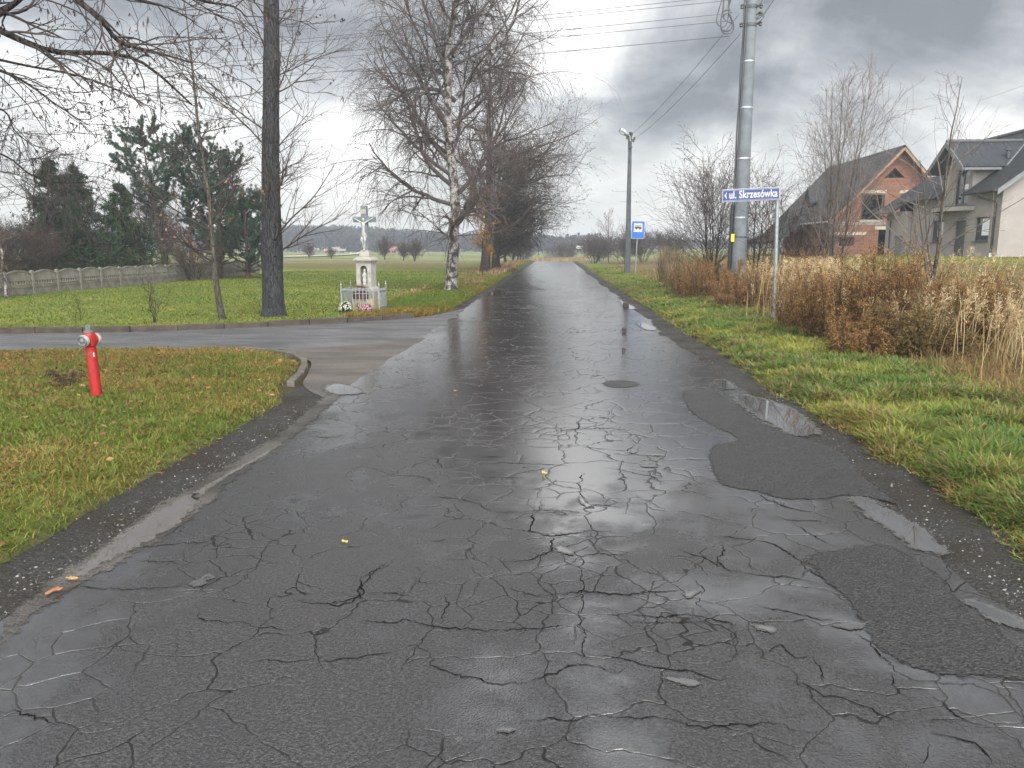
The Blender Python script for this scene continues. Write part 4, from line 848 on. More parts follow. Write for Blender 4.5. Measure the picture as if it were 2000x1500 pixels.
# ------------------------------------------------------------------ hydrant
def hydrant():
    b = G(190, 777, 0.05); x, y = float(b[0]), float(b[1]); t = D(172, 641, y-0.02); h = thing('fire_hydrant', 'leaning red fire hydrant with two grey capped outlets on the grass', 'hydrant', (x, y, 0.05))
    ax = Vector((float(t[0])-x, -0.02, float(t[2])-0.05)); L = ax.length; q = ax.to_track_quat('Z', 'Y')
    mr = MT('hydrant_red', (0.55, 0.022, 0.018), 0.45, 0.5); n = mr.noise(7, 5, 0.6, mr.obj); mr.base(mr.mix(mr.ramp(n, 0.4, 0.75), (0.33, 0.012, 0.010), (0.23, 0.010, 0.009))); mr.rough(mr.ramp(n, 0.3, 0.7, 0.38, 0.6))
    gc = noisy('cast_grey_cap', (0.20, 0.22, 0.22), (0.12, 0.13, 0.135), 12, 0.4, 0.5, 0.003, 0.5); pal = noisy('pale_cap_ring', (0.38, 0.38, 0.34), (0.29, 0.29, 0.26), 10, 0.5)
    base = bpy.data.objects.new('tilt', None)
    q = Vector((0, 0, 1)).rotation_difference(ax.normalized()); rot = q.to_matrix(); mk = lambda v: rot @ Vector(v)
    def lat(prof, n, c, mat, ax2=None, name='part', sm=True, extra=None):
        mb = MB(); mm = rot if ax2 is None else rot @ Vector(ax2).to_track_quat('Z', 'Y').to_matrix()
        cc = mk(c); mb.lathe(prof, n, tuple(cc), 0, mm); return mb
    lat([(0.062, -0.25), (0.062, L*0.70), (0.067, L*0.705), (0.067, L*0.72), (0.060, L*0.725), (0.060, L*0.735), (0.056, L*0.74)], 24, (0, 0, 0), None).build('barrel', mr.m, h, True)
    hd = lat([(0.056, L*0.735), (0.072, L*0.76), (0.080, L*0.80), (0.080, L*0.90), (0.066, L*0.93), (0.035, L*0.935)], 20, (0, 0, 0), None)
    hz = L*0.835
    da = Vector((-0.12, -0.99, 0.0)).normalized(); db = Vector((0.16, 0.98, 0.0)).normalized()
    for dv in (da, db):
        mm = rot @ dv.to_track_quat('Z', 'Y').to_matrix(); hd.lathe([(0.058, 0.0), (0.058, 0.072), (0.064, 0.080), (0.064, 0.088)], 18, tuple(mk((0, 0, hz))), 0, mm)
    fz = Vector((0.75, -0.66, 0)); 
    for sgn in (1, -1):
        pv = [mk((0, 0, L*0.755)+fz*0.0) if False else mk(Vector((fz.x*0.070*sgn, fz.y*0.070*sgn, zz))) for zz in (L*0.76, L*0.92)]; hd.tube(pv, 0.020, 8)
    ho = hd.build('head', mr.m, h, True)
    for i, dv in enumerate((da, db)):
        mm = rot @ dv.to_track_quat('Z', 'Y').to_matrix(); cc = tuple(mk(Vector((0, 0, hz))+dv*0.080))
        mb = MB(); mb.lathe([(0.062, 0.0), (0.072, 0.008), (0.072, 0.038), (0.067, 0.043)], 24, cc, 1, mm); mb.lathe([(0.067, 0.043), (0.064, 0.050), (0.057, 0.054), (0.052, 0.046), (0.030, 0.046), (0.028, 0.058), (0.008, 0.062)], 24, cc, 0, mm); mb.build('outlet_cap', [gc, pal], h, True)
    tp = lat([(0.054, L*0.932), (0.060, L*0.94), (0.060, L*0.955), (0.044, L*0.965), (0.022, L*0.97)], 20, (0, 0, 0), None); 
    mm = rot; V = []
    tp.lathe([(0.020, L*0.965), (0.031, L*0.968), (0.028, L*1.04), (0.018, L*1.05)], 5, tuple(mk((0, 0, 0))), 0, mm); tp.build('spindle_cap', gc, h, True, 0, 30)
    sk = MB(); a0 = math.atan2(-0.80, 0.62)
    V = [tuple(mk((0.0632*math.cos(a0+0.3*i/5+0.15), 0.0632*math.sin(a0+0.3*i/5+0.15), z))) for z in (L*0.60, L*0.66) for i in range(6)]; sk.add(V, [(i, i+1, i+7, i+6) for i in range(5)]); sk.build('sticker', M['signwhite'], h)
    ch = MB(); pts = [tuple(mk((0.0685*math.cos(R(-150+9*i)), 0.0685*math.sin(R(-150+9*i)), L*0.69-0.045*math.sin(math.pi*i/12)))) for i in range(13)]; ch.tube(pts, 0.004, 5); ch.build('chain', gc, h)
hydrant()
# ------------------------------------------------------------------ concrete panel fence
M['fencepanel'] = noisy('fence_panel_concrete', (0.205, 0.195, 0.165), (0.11, 0.105, 0.09), 2.2, 0.85, 0.2, 0.01)
def fence():
    h = thing('panel_fence', 'pale precast concrete panel fence with arched tops along the lawn', 'fence', (0, 0, 0)); X = -20.75; bay = 1.56; y0 = 21.9
    post = MB(); post.box((0, 0, 0.42), (0.13, 0.13, 1.05)); post.add([(-0.065, -0.065, 0.945), (0.065, -0.065, 0.945), (0.065, 0.065, 0.945), (-0.065, 0.065, 0.945), (0, 0, 0.985)], [(0, 1, 4), (1, 2, 4), (2, 3, 4), (3, 0, 4)]); p0 = post.build('post', M['fencepanel'], h, bevel=0.01)
    a = bay-0.135
    def panel(kind):
        mb = MB(); ya, yb = -a/2, a/2
        if kind == 'low':
            mb.bb(-0.022, 0.022, ya, yb, -0.15, 0.30)
            for i in range(12): mb.bb(0.0222, 0.034, ya+0.03+i*a/12, ya+0.03+i*a/12+a/12*0.62, -0.1, 0.28)
            mb.bb(-0.03, 0.045, ya, yb, 0.301, 0.34)
        elif kind == 'mid':
            mb.bb(-0.02, 0.02, ya, yb, 0.341, 0.375); mb.bb(-0.03, 0.045, ya, yb, 0.575, 0.62)
            n = 9
            for i in range(n):
                y = ya+(i+0.5)*a/n; r = a/n*0.42
                mb.prism([(-0.02, y+r*math.cos(R(t)), 0.47+r*1.15*math.sin(R(t))) for t in range(180, 361, 20)]+[(-0.02, y+r*math.cos(R(t))*0.62, 0.47+r*1.15*0.55*math.sin(R(t))) for t in range(360, 179, -20)], (0.045, 0, 0))
                mb.bb(-0.02, 0.025, y-0.016, y+0.016, 0.376, 0.415); mb.bb(-0.02, 0.02, y+r*0.80, y+a/n-r*0.80, 0.455, 0.574) 
        else:
            n = 14; arc = lambda y: 0.84+0.13*math.cos(math.pi*y/a)
            for i in range(n):
                y = ya+(i+0.5)*a/n; w = a/n*0.40; mb.prism([(-0.02, y-w, 0.621), (-0.02, y+w, 0.621), (-0.02, y+w, arc(y+w)-0.03), (-0.02, y-w, arc(y-w)-0.03)], (0.04, 0, 0))
            mb.bb(-0.008, 0.008, ya, yb, 0.621, 0.78)
            for i in range(12):
                q, r_ = ya+i*a/12, ya+(i+1)*a/12; mb.prism([(-0.03, q, arc(q)-0.03), (-0.03, r_, arc(r_)-0.03), (-0.03, r_, arc(r_)+0.02), (-0.03, q, arc(q)+0.02)], (0.07, 0, 0))
        return mb
    protos = {k: panel(k).build(n, M['fencepanel'], h) for k, n in (('low', 'base_panel'), ('mid', 'fretted_panel'), ('top', 'arched_panel'))}
    N = 22
    for i in range(N+1):
        y = y0+i*bay; x = X-0.035*max(0, i-9)-0.004*max(0, i-9)**2; z = tz(x, y)-0.02
        o = p0 if i == 0 else p0.copy()
        if i: link(o, h)
        o.location = (x, y, z)
        if i < N:
            for k, pr in protos.items():
                q = pr if i == 0 else pr.copy()
                if i: link(q, h)
                q.location = (x, y+bay/2, z); q.rotation_euler = (0, 0, 0.03*(i > 9))
fence()
# ================================================================== wayside shrine
M['shrine'] = noisy('weathered_pale_stone', (0.35, 0.335, 0.30), (0.24, 0.23, 0.205), 5, 0.85, 0.2, 0.008)
M['shrinedark'] = noisy('bluish_grey_stone', (0.18, 0.20, 0.215), (0.125, 0.14, 0.15), 6, 0.8, 0.2, 0.006)
M['sandstone'] = noisy('yellowish_sandstone', (0.46, 0.39, 0.25), (0.35, 0.29, 0.185), 5, 0.85, 0.2, 0.008)
M['statue'] = noisy('white_painted_plaster', (0.44, 0.43, 0.41), (0.32, 0.31, 0.30), 9, 0.7, 0.3)
M['silverfig'] = noisy('silver_grey_figure', (0.40, 0.41, 0.40), (0.25, 0.26, 0.26), 14, 0.5, 0.5)
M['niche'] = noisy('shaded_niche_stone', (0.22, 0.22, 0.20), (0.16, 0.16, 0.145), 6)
SB = G(718, 613); SX, SY = float(SB[0]), float(SB[1]); SZ = tz(SX, SY)-0.02; K = 22.35/FPX
def blob(mb, segs, n=10, mi=0):
    for pts, rad in segs: mb.tube(catmull(pts, 4) if len(pts) > 2 else pts, list(np.interp(np.linspace(0, 1, len(catmull(pts, 4)) if len(pts) > 2 else 2), np.linspace(0, 1, len(rad)), rad)), n, mi)
def shrine():
    h = thing('wayside_shrine', 'tall stone wayside shrine with a crucifix on top and an arched niche', 'shrine', (SX, SY, SZ), R(-7))
    mb = MB(); mb.bb(-0.33, 0.33, -0.33, 0.33, -0.15, 0.40); b = mb.build('base_block', M['sandstone'], h, bevel=0.012)
    cu = bpy.data.curves.new('lettering', 'FONT'); cu.size = 0.17; cu.extrude = 0.002; cu.offset = 0.004
    for ch, x, z in (('K', -0.24, 0.155), ('A', -0.085, 0.10), ('A', 0.075, 0.155)):
        cu.body = ch; t = bpy.data.objects.new('c', cu); S.collection.objects.link(t); me = bpy.data.meshes.new_from_object(t.evaluated_get(bpy.context.evaluated_depsgraph_get())); bpy.data.objects.remove(t)
        me.materials.clear(); me.materials.append(M['signblack']); o = bpy.data.objects.new('letter', me); link(o, b); o.location = (x, -0.333, z); o.rotation_euler = (math.pi/2, 0, 0)
    mb = MB(); mb.bb(-0.285, 0.285, -0.27, 0.27, 0.401, 0.66); mb.box((0, 0, 0.70), (0.57, 0.54, 0.08), 0, 0, 0.82); mb.build('pedestal', M['shrine'], h, bevel=0.01)
    x0, x1, z0, z1, nw, zs = -0.225, 0.225, 0.741, 1.43, 0.105, 1.24
    mb = MB(); mb.bb(x0, x1, -0.04, 0.21, z0, z1); mb.bb(x0, -nw, -0.21, -0.0405, z0, z1); mb.bb(nw, x1, -0.21, -0.0405, z0, z1); mb.bb(-nw, nw, -0.21, -0.0405, z0, 0.80)
    arch = [(-nw, -0.0405, z1)]+[(-nw*math.cos(R(a)), -0.0405, zs+nw*math.sin(R(a))) for a in range(0, 181, 15)]+[(nw, -0.0405, z1)]; mb.prism(arch, (0, -0.1695, 0)); pl = mb.build('pillar', M['shrine'], h)
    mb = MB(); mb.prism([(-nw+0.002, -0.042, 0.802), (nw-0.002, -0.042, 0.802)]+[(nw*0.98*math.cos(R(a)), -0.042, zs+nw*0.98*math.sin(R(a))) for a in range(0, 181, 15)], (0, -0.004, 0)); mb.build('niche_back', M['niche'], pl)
    mb = MB(); mb.bb(-0.25, 0.25, -0.235, 0.235, 1.431, 1.475); mb.bb(-0.295, 0.295, -0.28, 0.28, 1.476, 1.515); mb.box((0, 0, 1.555), (0.59, 0.56, 0.079), 0, 0, 0.60); mb.build('cornice', M['shrine'], h, bevel=0.008)
    mb = MB(); mb.box((0, 0, 1.66), (0.30, 0.28, 0.129), 0, 0, 0.93); mb.box((0, 0, 1.752), (0.25, 0.23, 0.05), 0, 0, 0.8); mb.build('cross_foot', M['shrine'], h, bevel=0.008)
    mb = MB(); V = []
    mb.box((0, 0, 2.40), (0.185, 0.15, 1.245), 0, 0, 0.92); mb.bb(-0.325, -0.086, -0.07, 0.07, 2.565, 2.72); mb.bb(0.086, 0.325, -0.07, 0.07, 2.565, 2.72); cr = mb.build('cross', M['shrinedark'], h, bevel=0.006)
    mb = MB(); mb.bb(-0.075, 0.075, -0.088, -0.078, 2.80, 2.92); mb.build('plaque', M['shrine'], cr)
    y = -0.115; mb = MB()
    T = lambda x, z, dy=0: (x, y+dy, z)
    mb.tube([T(0, 2.14, 0.02), T(0.0, 2.25, 0.0), T(-0.004, 2.36, -0.01), T(0, 2.46, -0.01), T(0, 2.545, -0.01), T(0, 2.585, -0.01)], [0.03, 0.058, 0.048, 0.062, 0.052, 0.024], 12)
    mb.lathe([(0.012, -0.055), (0.034, -0.035), (0.040, 0.0), (0.036, 0.03), (0.012, 0.052)], 12, (0.012, y-0.03, 2.63))
    for s in (-1, 1):
        blob(mb, [([T(0.045*s, 2.545), T(0.13*s, 2.59, 0.01), T(0.205*s, 2.63, 0.02), T(0.275*s, 2.675, 0.028)], [0.030, 0.022, 0.018, 0.011]), ([T(0.03*s, 2.20), T(0.045*s, 2.06, -0.04), T(0.03*s, 1.99, -0.03), T(0.018*s, 1.88, 0.0), T(0.012*s, 1.81, 0.005), T(0.01*s, 1.775, -0.03)], [0.042, 0.038, 0.030, 0.027, 0.018, 0.014])], 10)
        for f in range(4): mb.tube([T(0.272*s, 2.672+0.006*f-0.01, 0.026), T((0.30-0.004*abs(f-1.5))*s, 2.69+0.010*f-0.012, 0.02)], 0.0045, 5)
    mb.build('crucified_figure', M['silverfig'], cr, True)
    mb = MB(); mb.lathe([(0.05, 2.12), (0.070, 2.17), (0.066, 2.25), (0.05, 2.27)], 12, (0, y, 0)); mb.tube([T(0.05, 2.24, -0.03), T(0.085, 2.19, -0.02), T(0.08, 2.12, 0)], [0.02, 0.018, 0.008], 6); mb.build('loincloth', M['shrine'], cr, True)
    # railing round the foot
    r = thing('shrine_railing', 'low grey metal railing with pointed posts around the shrine', 'railing', (SX, SY, SZ), R(-2)); zt = 0.78
    def post(x, yy):
        q = MB(); q.bb(x-0.017, x+0.017, yy-0.017, yy+0.017, -0.1, zt); q.lathe([(0.017, zt), (0.03, zt+0.02), (0.02, zt+0.045), (0.002, zt+0.14)], 8, (x, yy, 0)); q.build('post', M['galv'], r)
    for x, ya, yb in ((-0.63, -0.42, 0.50), (0.47, -0.42, 0.36)):
        post(x, ya); post(x, yb); q = MB()
        for z in (0.62, 0.16): q.bb(x-0.01, x+0.01, ya+0.018, yb-0.018, z-0.015, z+0.015)
        for i in range(1, 8): yy = ya+(yb-ya)*i/8; q.bb(x-0.009, x+0.009, yy-0.010, yy+0.010, 0.02, 0.70)
        q.build('side_panel', M['galv'], r)
    q = MB(); q.bb(-0.612, 0.452, -0.432, -0.408, 0.645, 0.675)
    for z in (0.56,): q.bb(-0.27, 0.22, -0.43, -0.41, z-0.008, z+0.008)
    for i in range(7): x = -0.31+0.62*i/6; q.bb(x-0.011, x+0.011, -0.431, -0.409, 0.12, 0.70)
    q.bb(-0.31, 0.31, -0.43, -0.41, 0.701, 0.72); q.build('front_panel', M['galv'], r)
    # statue in the niche
    s = thing('statue', 'small white robed statue standing in the niche of the shrine', 'statue', (SX, SY, SZ), R(-7)); y = -0.135
    mb = MB(); mb.lathe([(0.065, 0.0), (0.062, 0.035), (0.05, 0.04), (0.058, 0.06), (0.062, 0.12), (0.056, 0.20), (0.050, 0.27), (0.052, 0.30), (0.045, 0.325), (0.022, 0.345), (0.030, 0.365), (0.034, 0.39), (0.028, 0.415), (0.008, 0.435)], 16, (0, y, 0.805), 0, None, 1, 0.8)
    for sg in (-1, 1): mb.tube([(0.045*sg, y-0.005, 1.10), (0.056*sg, y-0.02, 1.03), (0.03*sg, y-0.05, 1.03), (0.004*sg, y-0.058, 1.075)], [0.016, 0.018, 0.014, 0.009], 8); mb.tube([(0.03*sg, y-0.036, 1.02), (0.034*sg, y-0.044, 0.94), (0.03*sg, y-0.048, 0.86)], [0.006, 0.010, 0.008], 6)
    mb.build('figure', M['statue'], s, True)
    mb = MB(); mb.lathe([(0.058, 0.08), (0.062, 0.20), (0.058, 0.30), (0.030, 0.345), (0.040, 0.37), (0.040, 0.41), (0.020, 0.445)], 16, (0, y+0.014, 0.805), 0, None, 1, 0.75); mb.build('veil', M['statue'], s, True)
shrine()
# leaf-like quads --------------------------------------------------
def quads(P, sl, sw, r, up=None, flat_=False):
    """one small pointed leaf (4 corners) at every point, random attitude"""
    n = len(P); a = r.normal(0, 1, (n, 3)); 
    if up is not None: a = a+np.asarray(up)
    if flat_: a[:, 2] *= 0.25
    a /= np.linalg.norm(a, axis=1)[:, None]+1e-9; b = np.cross(a, r.normal(0, 1, (n, 3)))
    if flat_: b[:, 2] *= 0.3
    b /= np.linalg.norm(b, axis=1)[:, None]+1e-9
    l = sl*(0.6+0.8*r.random(n))[:, None]; w = sw*(0.6+0.8*r.random(n))[:, None]
    V = np.stack([P, P+a*l*0.5+b*w, P+a*l, P+a*l*0.5-b*w], 1).reshape(-1, 3); return V, np.arange(4*n).reshape(-1, 4)
def pal(cols, n, r, var=0.15):
    c = np.asarray(cols)[r.integers(0, len(cols), n)]*(1+var*r.normal(0, 1, (n, 1))); return np.clip(c, 0.004, 0.9)
def pot_flowers(name, label, x, y, rad, hgt, fc, seed):
    r = np.random.default_rng(seed); z = tz(x, y); h = thing(name, label, 'potted flower', (x, y, z), 0)
    mb = MB(); mb.lathe([(rad*0.45, -0.02), (rad*0.6, hgt*0.35), (rad*0.63, hgt*0.36), (rad*0.5, hgt*0.34)], 14); mb.build('pot', M['trimgrey'], h, True)
    def dome(n, s): 
        d = r.normal(0, 1, (n, 3)); d[:, 2] = np.abs(d[:, 2])*0.8-0.25; d /= np.linalg.norm(d, axis=1)[:, None]; return d*np.array([rad, rad, hgt*0.62])*s+np.array([0, 0, hgt*0.42])
    P = dome(900, (0.55+0.45*r.random((900, 1)))); V, F = quads(P, 0.05, 0.012, r); c = np.repeat(pal([(0.025, 0.05, 0.018), (0.045, 0.08, 0.025), (0.02, 0.035, 0.015)], 900, r), 4, 0); mesh_np('foliage', V, [F], M['leaf'], h, col=c)
    n = 170; P = dome(n, 1.0); P = P[P[:, 2] > hgt*0.30]; n = len(P); VV = []; FF = []
    for p in P:
        dd = p-np.array([0, 0, hgt*0.3]); dd /= np.linalg.norm(dd); a = np.cross(dd, [0.3, 0.5, 0.8]); a /= np.linalg.norm(a); b_ = np.cross(dd, a); b0 = len(VV); rr = 0.019+0.008*r.random(); m = 8
        VV.append(p+dd*0.012)
        for k in range(m): t = 2*math.pi*k/m; q = rr*(1 if k % 2 else 0.75); VV.append(p+a*q*math.cos(t)+b_*q*math.sin(t))
        FF += [(b0, b0+1+k, b0+1+(k+1) % m) for k in range(m)]
    c = np.repeat(pal(fc, n, r, 0.08), 9, 0); mesh_np('blossoms', VV, [np.array(FF)], M['leaf'], h, col=c)
p = G(685, 613); pot_flowers('potted_chrysanthemum', 'round pot of white chrysanthemums left of the shrine base', float(p[0])+0.02, SY-0.66, 0.19, 0.32, [(0.72, 0.70, 0.62), (0.68, 0.66, 0.55), (0.6, 0.52, 0.42)], 3)
p = G(732, 610); pot_flowers('potted_chrysanthemum', 'low pot of pink chrysanthemums in front of the shrine base', float(p[0])+0.02, SY-0.66, 0.19, 0.24, [(0.66, 0.34, 0.42), (0.72, 0.45, 0.52), (0.60, 0.26, 0.36)], 4)
def planter():
    r = np.random.default_rng(9); h = thing('flower_planter', 'wooden planter of dry reddish heather in front of the niche', 'planter', (SX, SY, SZ), R(-7))
    mb = MB(); mb.bb(-0.27, 0.14, -0.40, -0.275, 0.402, 0.60); mb.build('box', noisy('dark_red_wood', (0.10, 0.035, 0.028), (0.05, 0.025, 0.02), 8), h, bevel=0.008)
    V = []; F = []; C = []
    for i in range(420):
        a = r.random()*6.283; l = 0.13+0.12*r.random(); d = np.array([math.cos(a)*0.75, math.sin(a)*0.4, 0.9+0.4*r.random()]); d /= np.linalg.norm(d); p0 = np.array([-0.06+r.normal(0, 0.05), -0.335+r.normal(0, 0.02), 0.60]); p1 = p0+d*l; s = np.cross(d, [0, 1, 0.2]); s /= np.linalg.norm(s); b0 = len(V)
        V += [p0-s*0.004, p0+s*0.004, (p0+p1)/2+s*0.008, p1, (p0+p1)/2-s*0.008]; F.append((b0, b0+1, b0+2, b0+3, b0+4)); C += [pal([(0.16, 0.07, 0.06), (0.24, 0.15, 0.12), (0.10, 0.045, 0.04), (0.30, 0.22, 0.18)], 1, r)[0]]*5
    mesh_np('heather', V, [np.array(F)], M['dry'], h, col=np.array(C))
planter()
# ------------------------------------------------------------------ odds and ends along the road
def leaf_thing(px, py, s, col, label, seed):
    r = np.random.default_rng(seed); p = G(px, py, 0.03); x, y = float(p[0]), float(p[1]); n = 14; V = [(0, 0, 0.012)]
    for k in range(n): t = 2*math.pi*k/n; q = s*(0.62+0.38*abs(math.cos(1.5*t)))*(1 if abs(math.sin(t)) < 0.9 else 0.8); V.append((q*math.cos(t), q*0.62*math.sin(t), 0.004+0.012*r.random()))
    F = [(0, 1+k, 1+(k+1) % n) for k in range(n)]; o = mesh_np('fallen_leaf', V, [np.array(F)], M['dry'], None, col=np.tile(col, (n+1, 1))); o.location = (x, y, 0.036); o.rotation_euler = (0, 0, r.random()*6); tag(o, label, 'leaf', 'single leaves on the road')
leaf_thing(1063, 926, 0.045, (0.62, 0.44, 0.14), 'yellow leaf lying on the cracked middle of the road', 1)
leaf_thing(673, 1061, 0.03, (0.66, 0.46, 0.13), 'small round yellow leaf on the dark asphalt of the left lane', 2)
leaf_thing(106, 1157, 0.055, (0.42, 0.19, 0.09), 'orange brown leaf at the tip of the muddy gutter puddle', 3)
leaf_thing(142, 1134, 0.045, (0.46, 0.31, 0.13), 'pale yellow leaf floating in the muddy gutter puddle', 4)
leaf_thing(890, 765, 0.04, (0.62, 0.42, 0.14), 'yellow leaf far up the road near the junction', 5)
for (px, py, s, lab) in ((1222, 600, 0.17, 'small dark brick block standing in the farthest puddle by the right verge'), (1219, 648, 0.10, 'small dark brick block on the wet road beside a puddle'), (1218, 685, 0.06, 'tiny dark lump of brick on the wet road')):
    p = G(px, py, 0.02); o = MB(); o.box((0, 0, s*0.4), (s, s*0.7, s*0.8), 0.3, 0, 0.9); q = o.build('brick_lump', noisy('dark_brick', (0.05, 0.03, 0.025), (0.03, 0.02, 0.018), 20), bevel=0.01); q.location = (float(p[0]), float(p[1]), 0.025); tag(q, lab, 'brick', 'brick lumps on the road')
def marker(px, pyb, pyt, w, mats, name, label, cat):
    p = G(px, pyb); x, y = float(p[0]), float(p[1]); t = float(D(px, pyt, y)[2]); h = thing(name, label, cat, (x, y, 0)); z0 = tz(x, y)-0.1
    mb = MB(); mb.tube([(0, 0, z0), (0.02, 0, z0+(t-z0)*0.55)], w, 10); mb.build('base', mats[0], h, True)
    mb = MB(); mb.tube([(0.02, 0, z0+(t-z0)*0.552), (0.04, 0, t)], w, 10); mb.lathe([(w, 0), (w*1.1, 0.02), (w*0.5, 0.06)], 10, (0.04, 0, t)); mb.build('cap', mats[1], h, True)
marker(1267, 537, 527, 0.07, [M['signwhite'], M['busblue']], 'marker_post', 'short blue and white marker post in the grass behind the bus sign', 'marker post')
marker(1283, 538, 500, 0.035, [M['galv'], M['oldconcrete']], 'fence_stake', 'thin old fence stake at the edge of the dry reeds', 'stake')
marker(1024, 505, 480, 0.10, [M['oldconcrete'], M['concrete']], 'concrete_stake', 'pale concrete stake under the far trees left of the road', 'stake')
def billboard():
    p = D(1132, 483, 150); x, y = float(p[0]), 150.0; h = thing('billboard', 'distant white billboard with dark markings on two thin posts beyond the road', 'billboard', (x, y, 0)); k = 150/FPX; z = float(p[2])
    mb = MB(); mb.bb(-6*k, 6*k, -0.05, 0.05, z-2.6*k, z+2.6*k); b = mb.build('board', MT('billboard_white', (0.8, 0.8, 0.78), 0.5).m, h)
    mb = MB(); mb.prism([(-5*k, -0.056, z-2*k), (5*k, -0.056, z-2*k), (5.4*k, -0.056, z-0.2*k), (2.5*k, -0.056, z+0.5*k), (-1*k, -0.056, z-0.3*k), (-4.5*k, -0.056, z+0.2*k)], (0, -0.01, 0)); mb.build('dark_picture', M['signblack'], b)
    for sx in (-8, 7): mb = MB(); mb.tube([(sx*k*0.75, 0.2, -2), (sx*k*0.75, 0.2, z)], 0.09, 6); mb.build('post', M['galv'], h)
billboard()
def far_house(px, py, Y, w, hh, wall, roof, label):
    p = D(px, py, Y); x, z = float(p[0]), float(p[2]); h = thing('farmhouse', label, 'house', (x, Y, z), 0.2)
    mb = MB(); mb.bb(-w/2, w/2, -w*0.4, w*0.4, -1.5, hh); wl = mb.build('wall', noisy('far_wall', wall, tuple(c*0.8 for c in wall), 1), h)
    mb = MB(); mb.prism([(-w/2-0.4, -w*0.4-0.3, hh), (w/2+0.4, -w*0.4-0.3, hh), (w/2+0.4, 0, hh+w*0.34), (-w/2-0.4, 0, hh+w*0.34)], (0, 0.2, -0.2)); mb.prism([(-w/2-0.4, w*0.4+0.3, hh), (-w/2-0.4, 0, hh+w*0.34), (w/2+0.4, 0, hh+w*0.34), (w/2+0.4, w*0.4+0.3, hh)], (0, -0.2, -0.2)); mb.prism([(-w/2, -w*0.38, hh), (-w/2, w*0.38, hh), (-w/2, 0, hh+w*0.3)], (w, 0, 0)); mb.build('roof', noisy('far_roof', roof, tuple(c*0.7 for c in roof), 1), h)
    for i in (-0.3, 0.05, 0.32): mb = MB(); mb.bb(w*i-0.35, w*i+0.35, -w*0.4-0.03, -w*0.4-0.005, hh*0.35, hh*0.8); mb.build('window', M['dark'], h)
far_house(641, 497, 300, 2.6, 1.3, (0.6, 0.46, 0.25), (0.35, 0.2, 0.14), 'tiny distant yellowish farmhouse at the foot of the wooded hill')
far_house(655, 496, 305, 3.0, 1.7, (0.7, 0.68, 0.62), (0.25, 0.22, 0.2), 'tiny distant white farmhouse at the foot of the wooded hill')
far_house(668, 496, 300, 2.2, 1.2, (0.62, 0.6, 0.55), (0.22, 0.2, 0.19), 'tiny distant grey farmhouse nearest to the shrine cross')
far_house(766, 498, 290, 3.2, 2.0, (0.42, 0.26, 0.2), (0.36, 0.17, 0.12), 'small distant brick red house right of the shrine behind a bare bush')
def far_van():
    p = D(688, 497.5, 240); h = thing('van', 'tiny distant white van on the pale field road left of the shrine', 'van', tuple(p), 0.1); mb = MB()
    mb.prism([(-0.62, -0.25, 0.1), (0.62, -0.25, 0.1), (0.62, -0.25, 0.33), (0.40, -0.25, 0.58), (-0.62, -0.25, 0.62)], (0, 0.5, 0)); mb.build('body', M['signwhite'], h, bevel=0.04)
    for x in (-0.38, 0.38): mb = MB(); mb.tube([(x, -0.27, 0.1), (x, 0.27, 0.1)], 0.12, 12); mb.build('wheel', M['black'], h)
    mb = MB(); mb.bb(0.12, 0.46, -0.256, -0.2505, 0.36, 0.53); mb.build('window', M['glass'], h)
far_van()
sheet('field_road', [tuple(D(a, b, c)[:2]) for a, b, c in ((560, 506, 150), (640, 503.5, 176), (690, 500, 215), (702, 497, 300), (712, 497, 300), (705, 501, 210), (650, 505, 165), (560, 508, 140))], 0.35, noisy('pale_gravel_track', (0.45, 0.43, 0.38), (0.36, 0.34, 0.3), 0.3), k=3)
# ================================================================== trees
def stuffp(*a, **k):
    o = mesh_np(*a, **k); o['kind'] = 'stuff'; return o
def nrm(a): return a/(np.linalg.norm(a, axis=-1, keepdims=True)+1e-9)
def kids_of(P, Rr, Lp, k, t0, t1, ang, angsd, lf, n, wig, trop, rr, r, shape=None, rmin=0.002, tip=0.35, dirbias=None, uv=None):
    Mn, q = P.shape[:2]; par = np.repeat(np.arange(Mn), k)
    u = t0+(t1-t0)*((np.tile(np.arange(k), Mn)+r.random(Mn*k))/k) if uv is None else np.tile(uv, Mn)
    f = u*(q-1); i = np.clip(np.floor(f).astype(int), 0, q-2); a = (f-i)[:, None]
    pos = P[par, i]*(1-a)+P[par, i+1]*a; rad = Rr[par, i]*(1-a[:, 0])+Rr[par, i+1]*a[:, 0]; tan = nrm(P[par, i+1]-P[par, i])
    v = r.normal(0, 1, (Mn*k, 3))
    if dirbias is not None: v = v+np.asarray(dirbias)
    perp = nrm(v-(v*tan).sum(1, keepdims=True)*tan); an = (ang+angsd*r.normal(0, 1, Mn*k))[:, None]
    d = tan*np.cos(an)+perp*np.sin(an); L = Lp[par]*lf*(0.65+0.7*r.random(Mn*k))
    if shape is not None: L = L*shape(u)
    st = (L/(n-1))[:, None]; pts = [pos]; p = pos; tr = np.asarray(trop, float)
    for j in range(1, n):
        d = nrm(d+wig*r.normal(0, 1, d.shape)+tr*(0.35+1.3*j/n)); p = p+d*st; pts.append(p)
    r0 = np.maximum(np.minimum(rad*0.85, rad*rr), rmin); R2 = np.maximum(r0[:, None]*np.linspace(1, tip, n)[None], rmin*0.8)
    return np.stack(pts, 1), R2, L
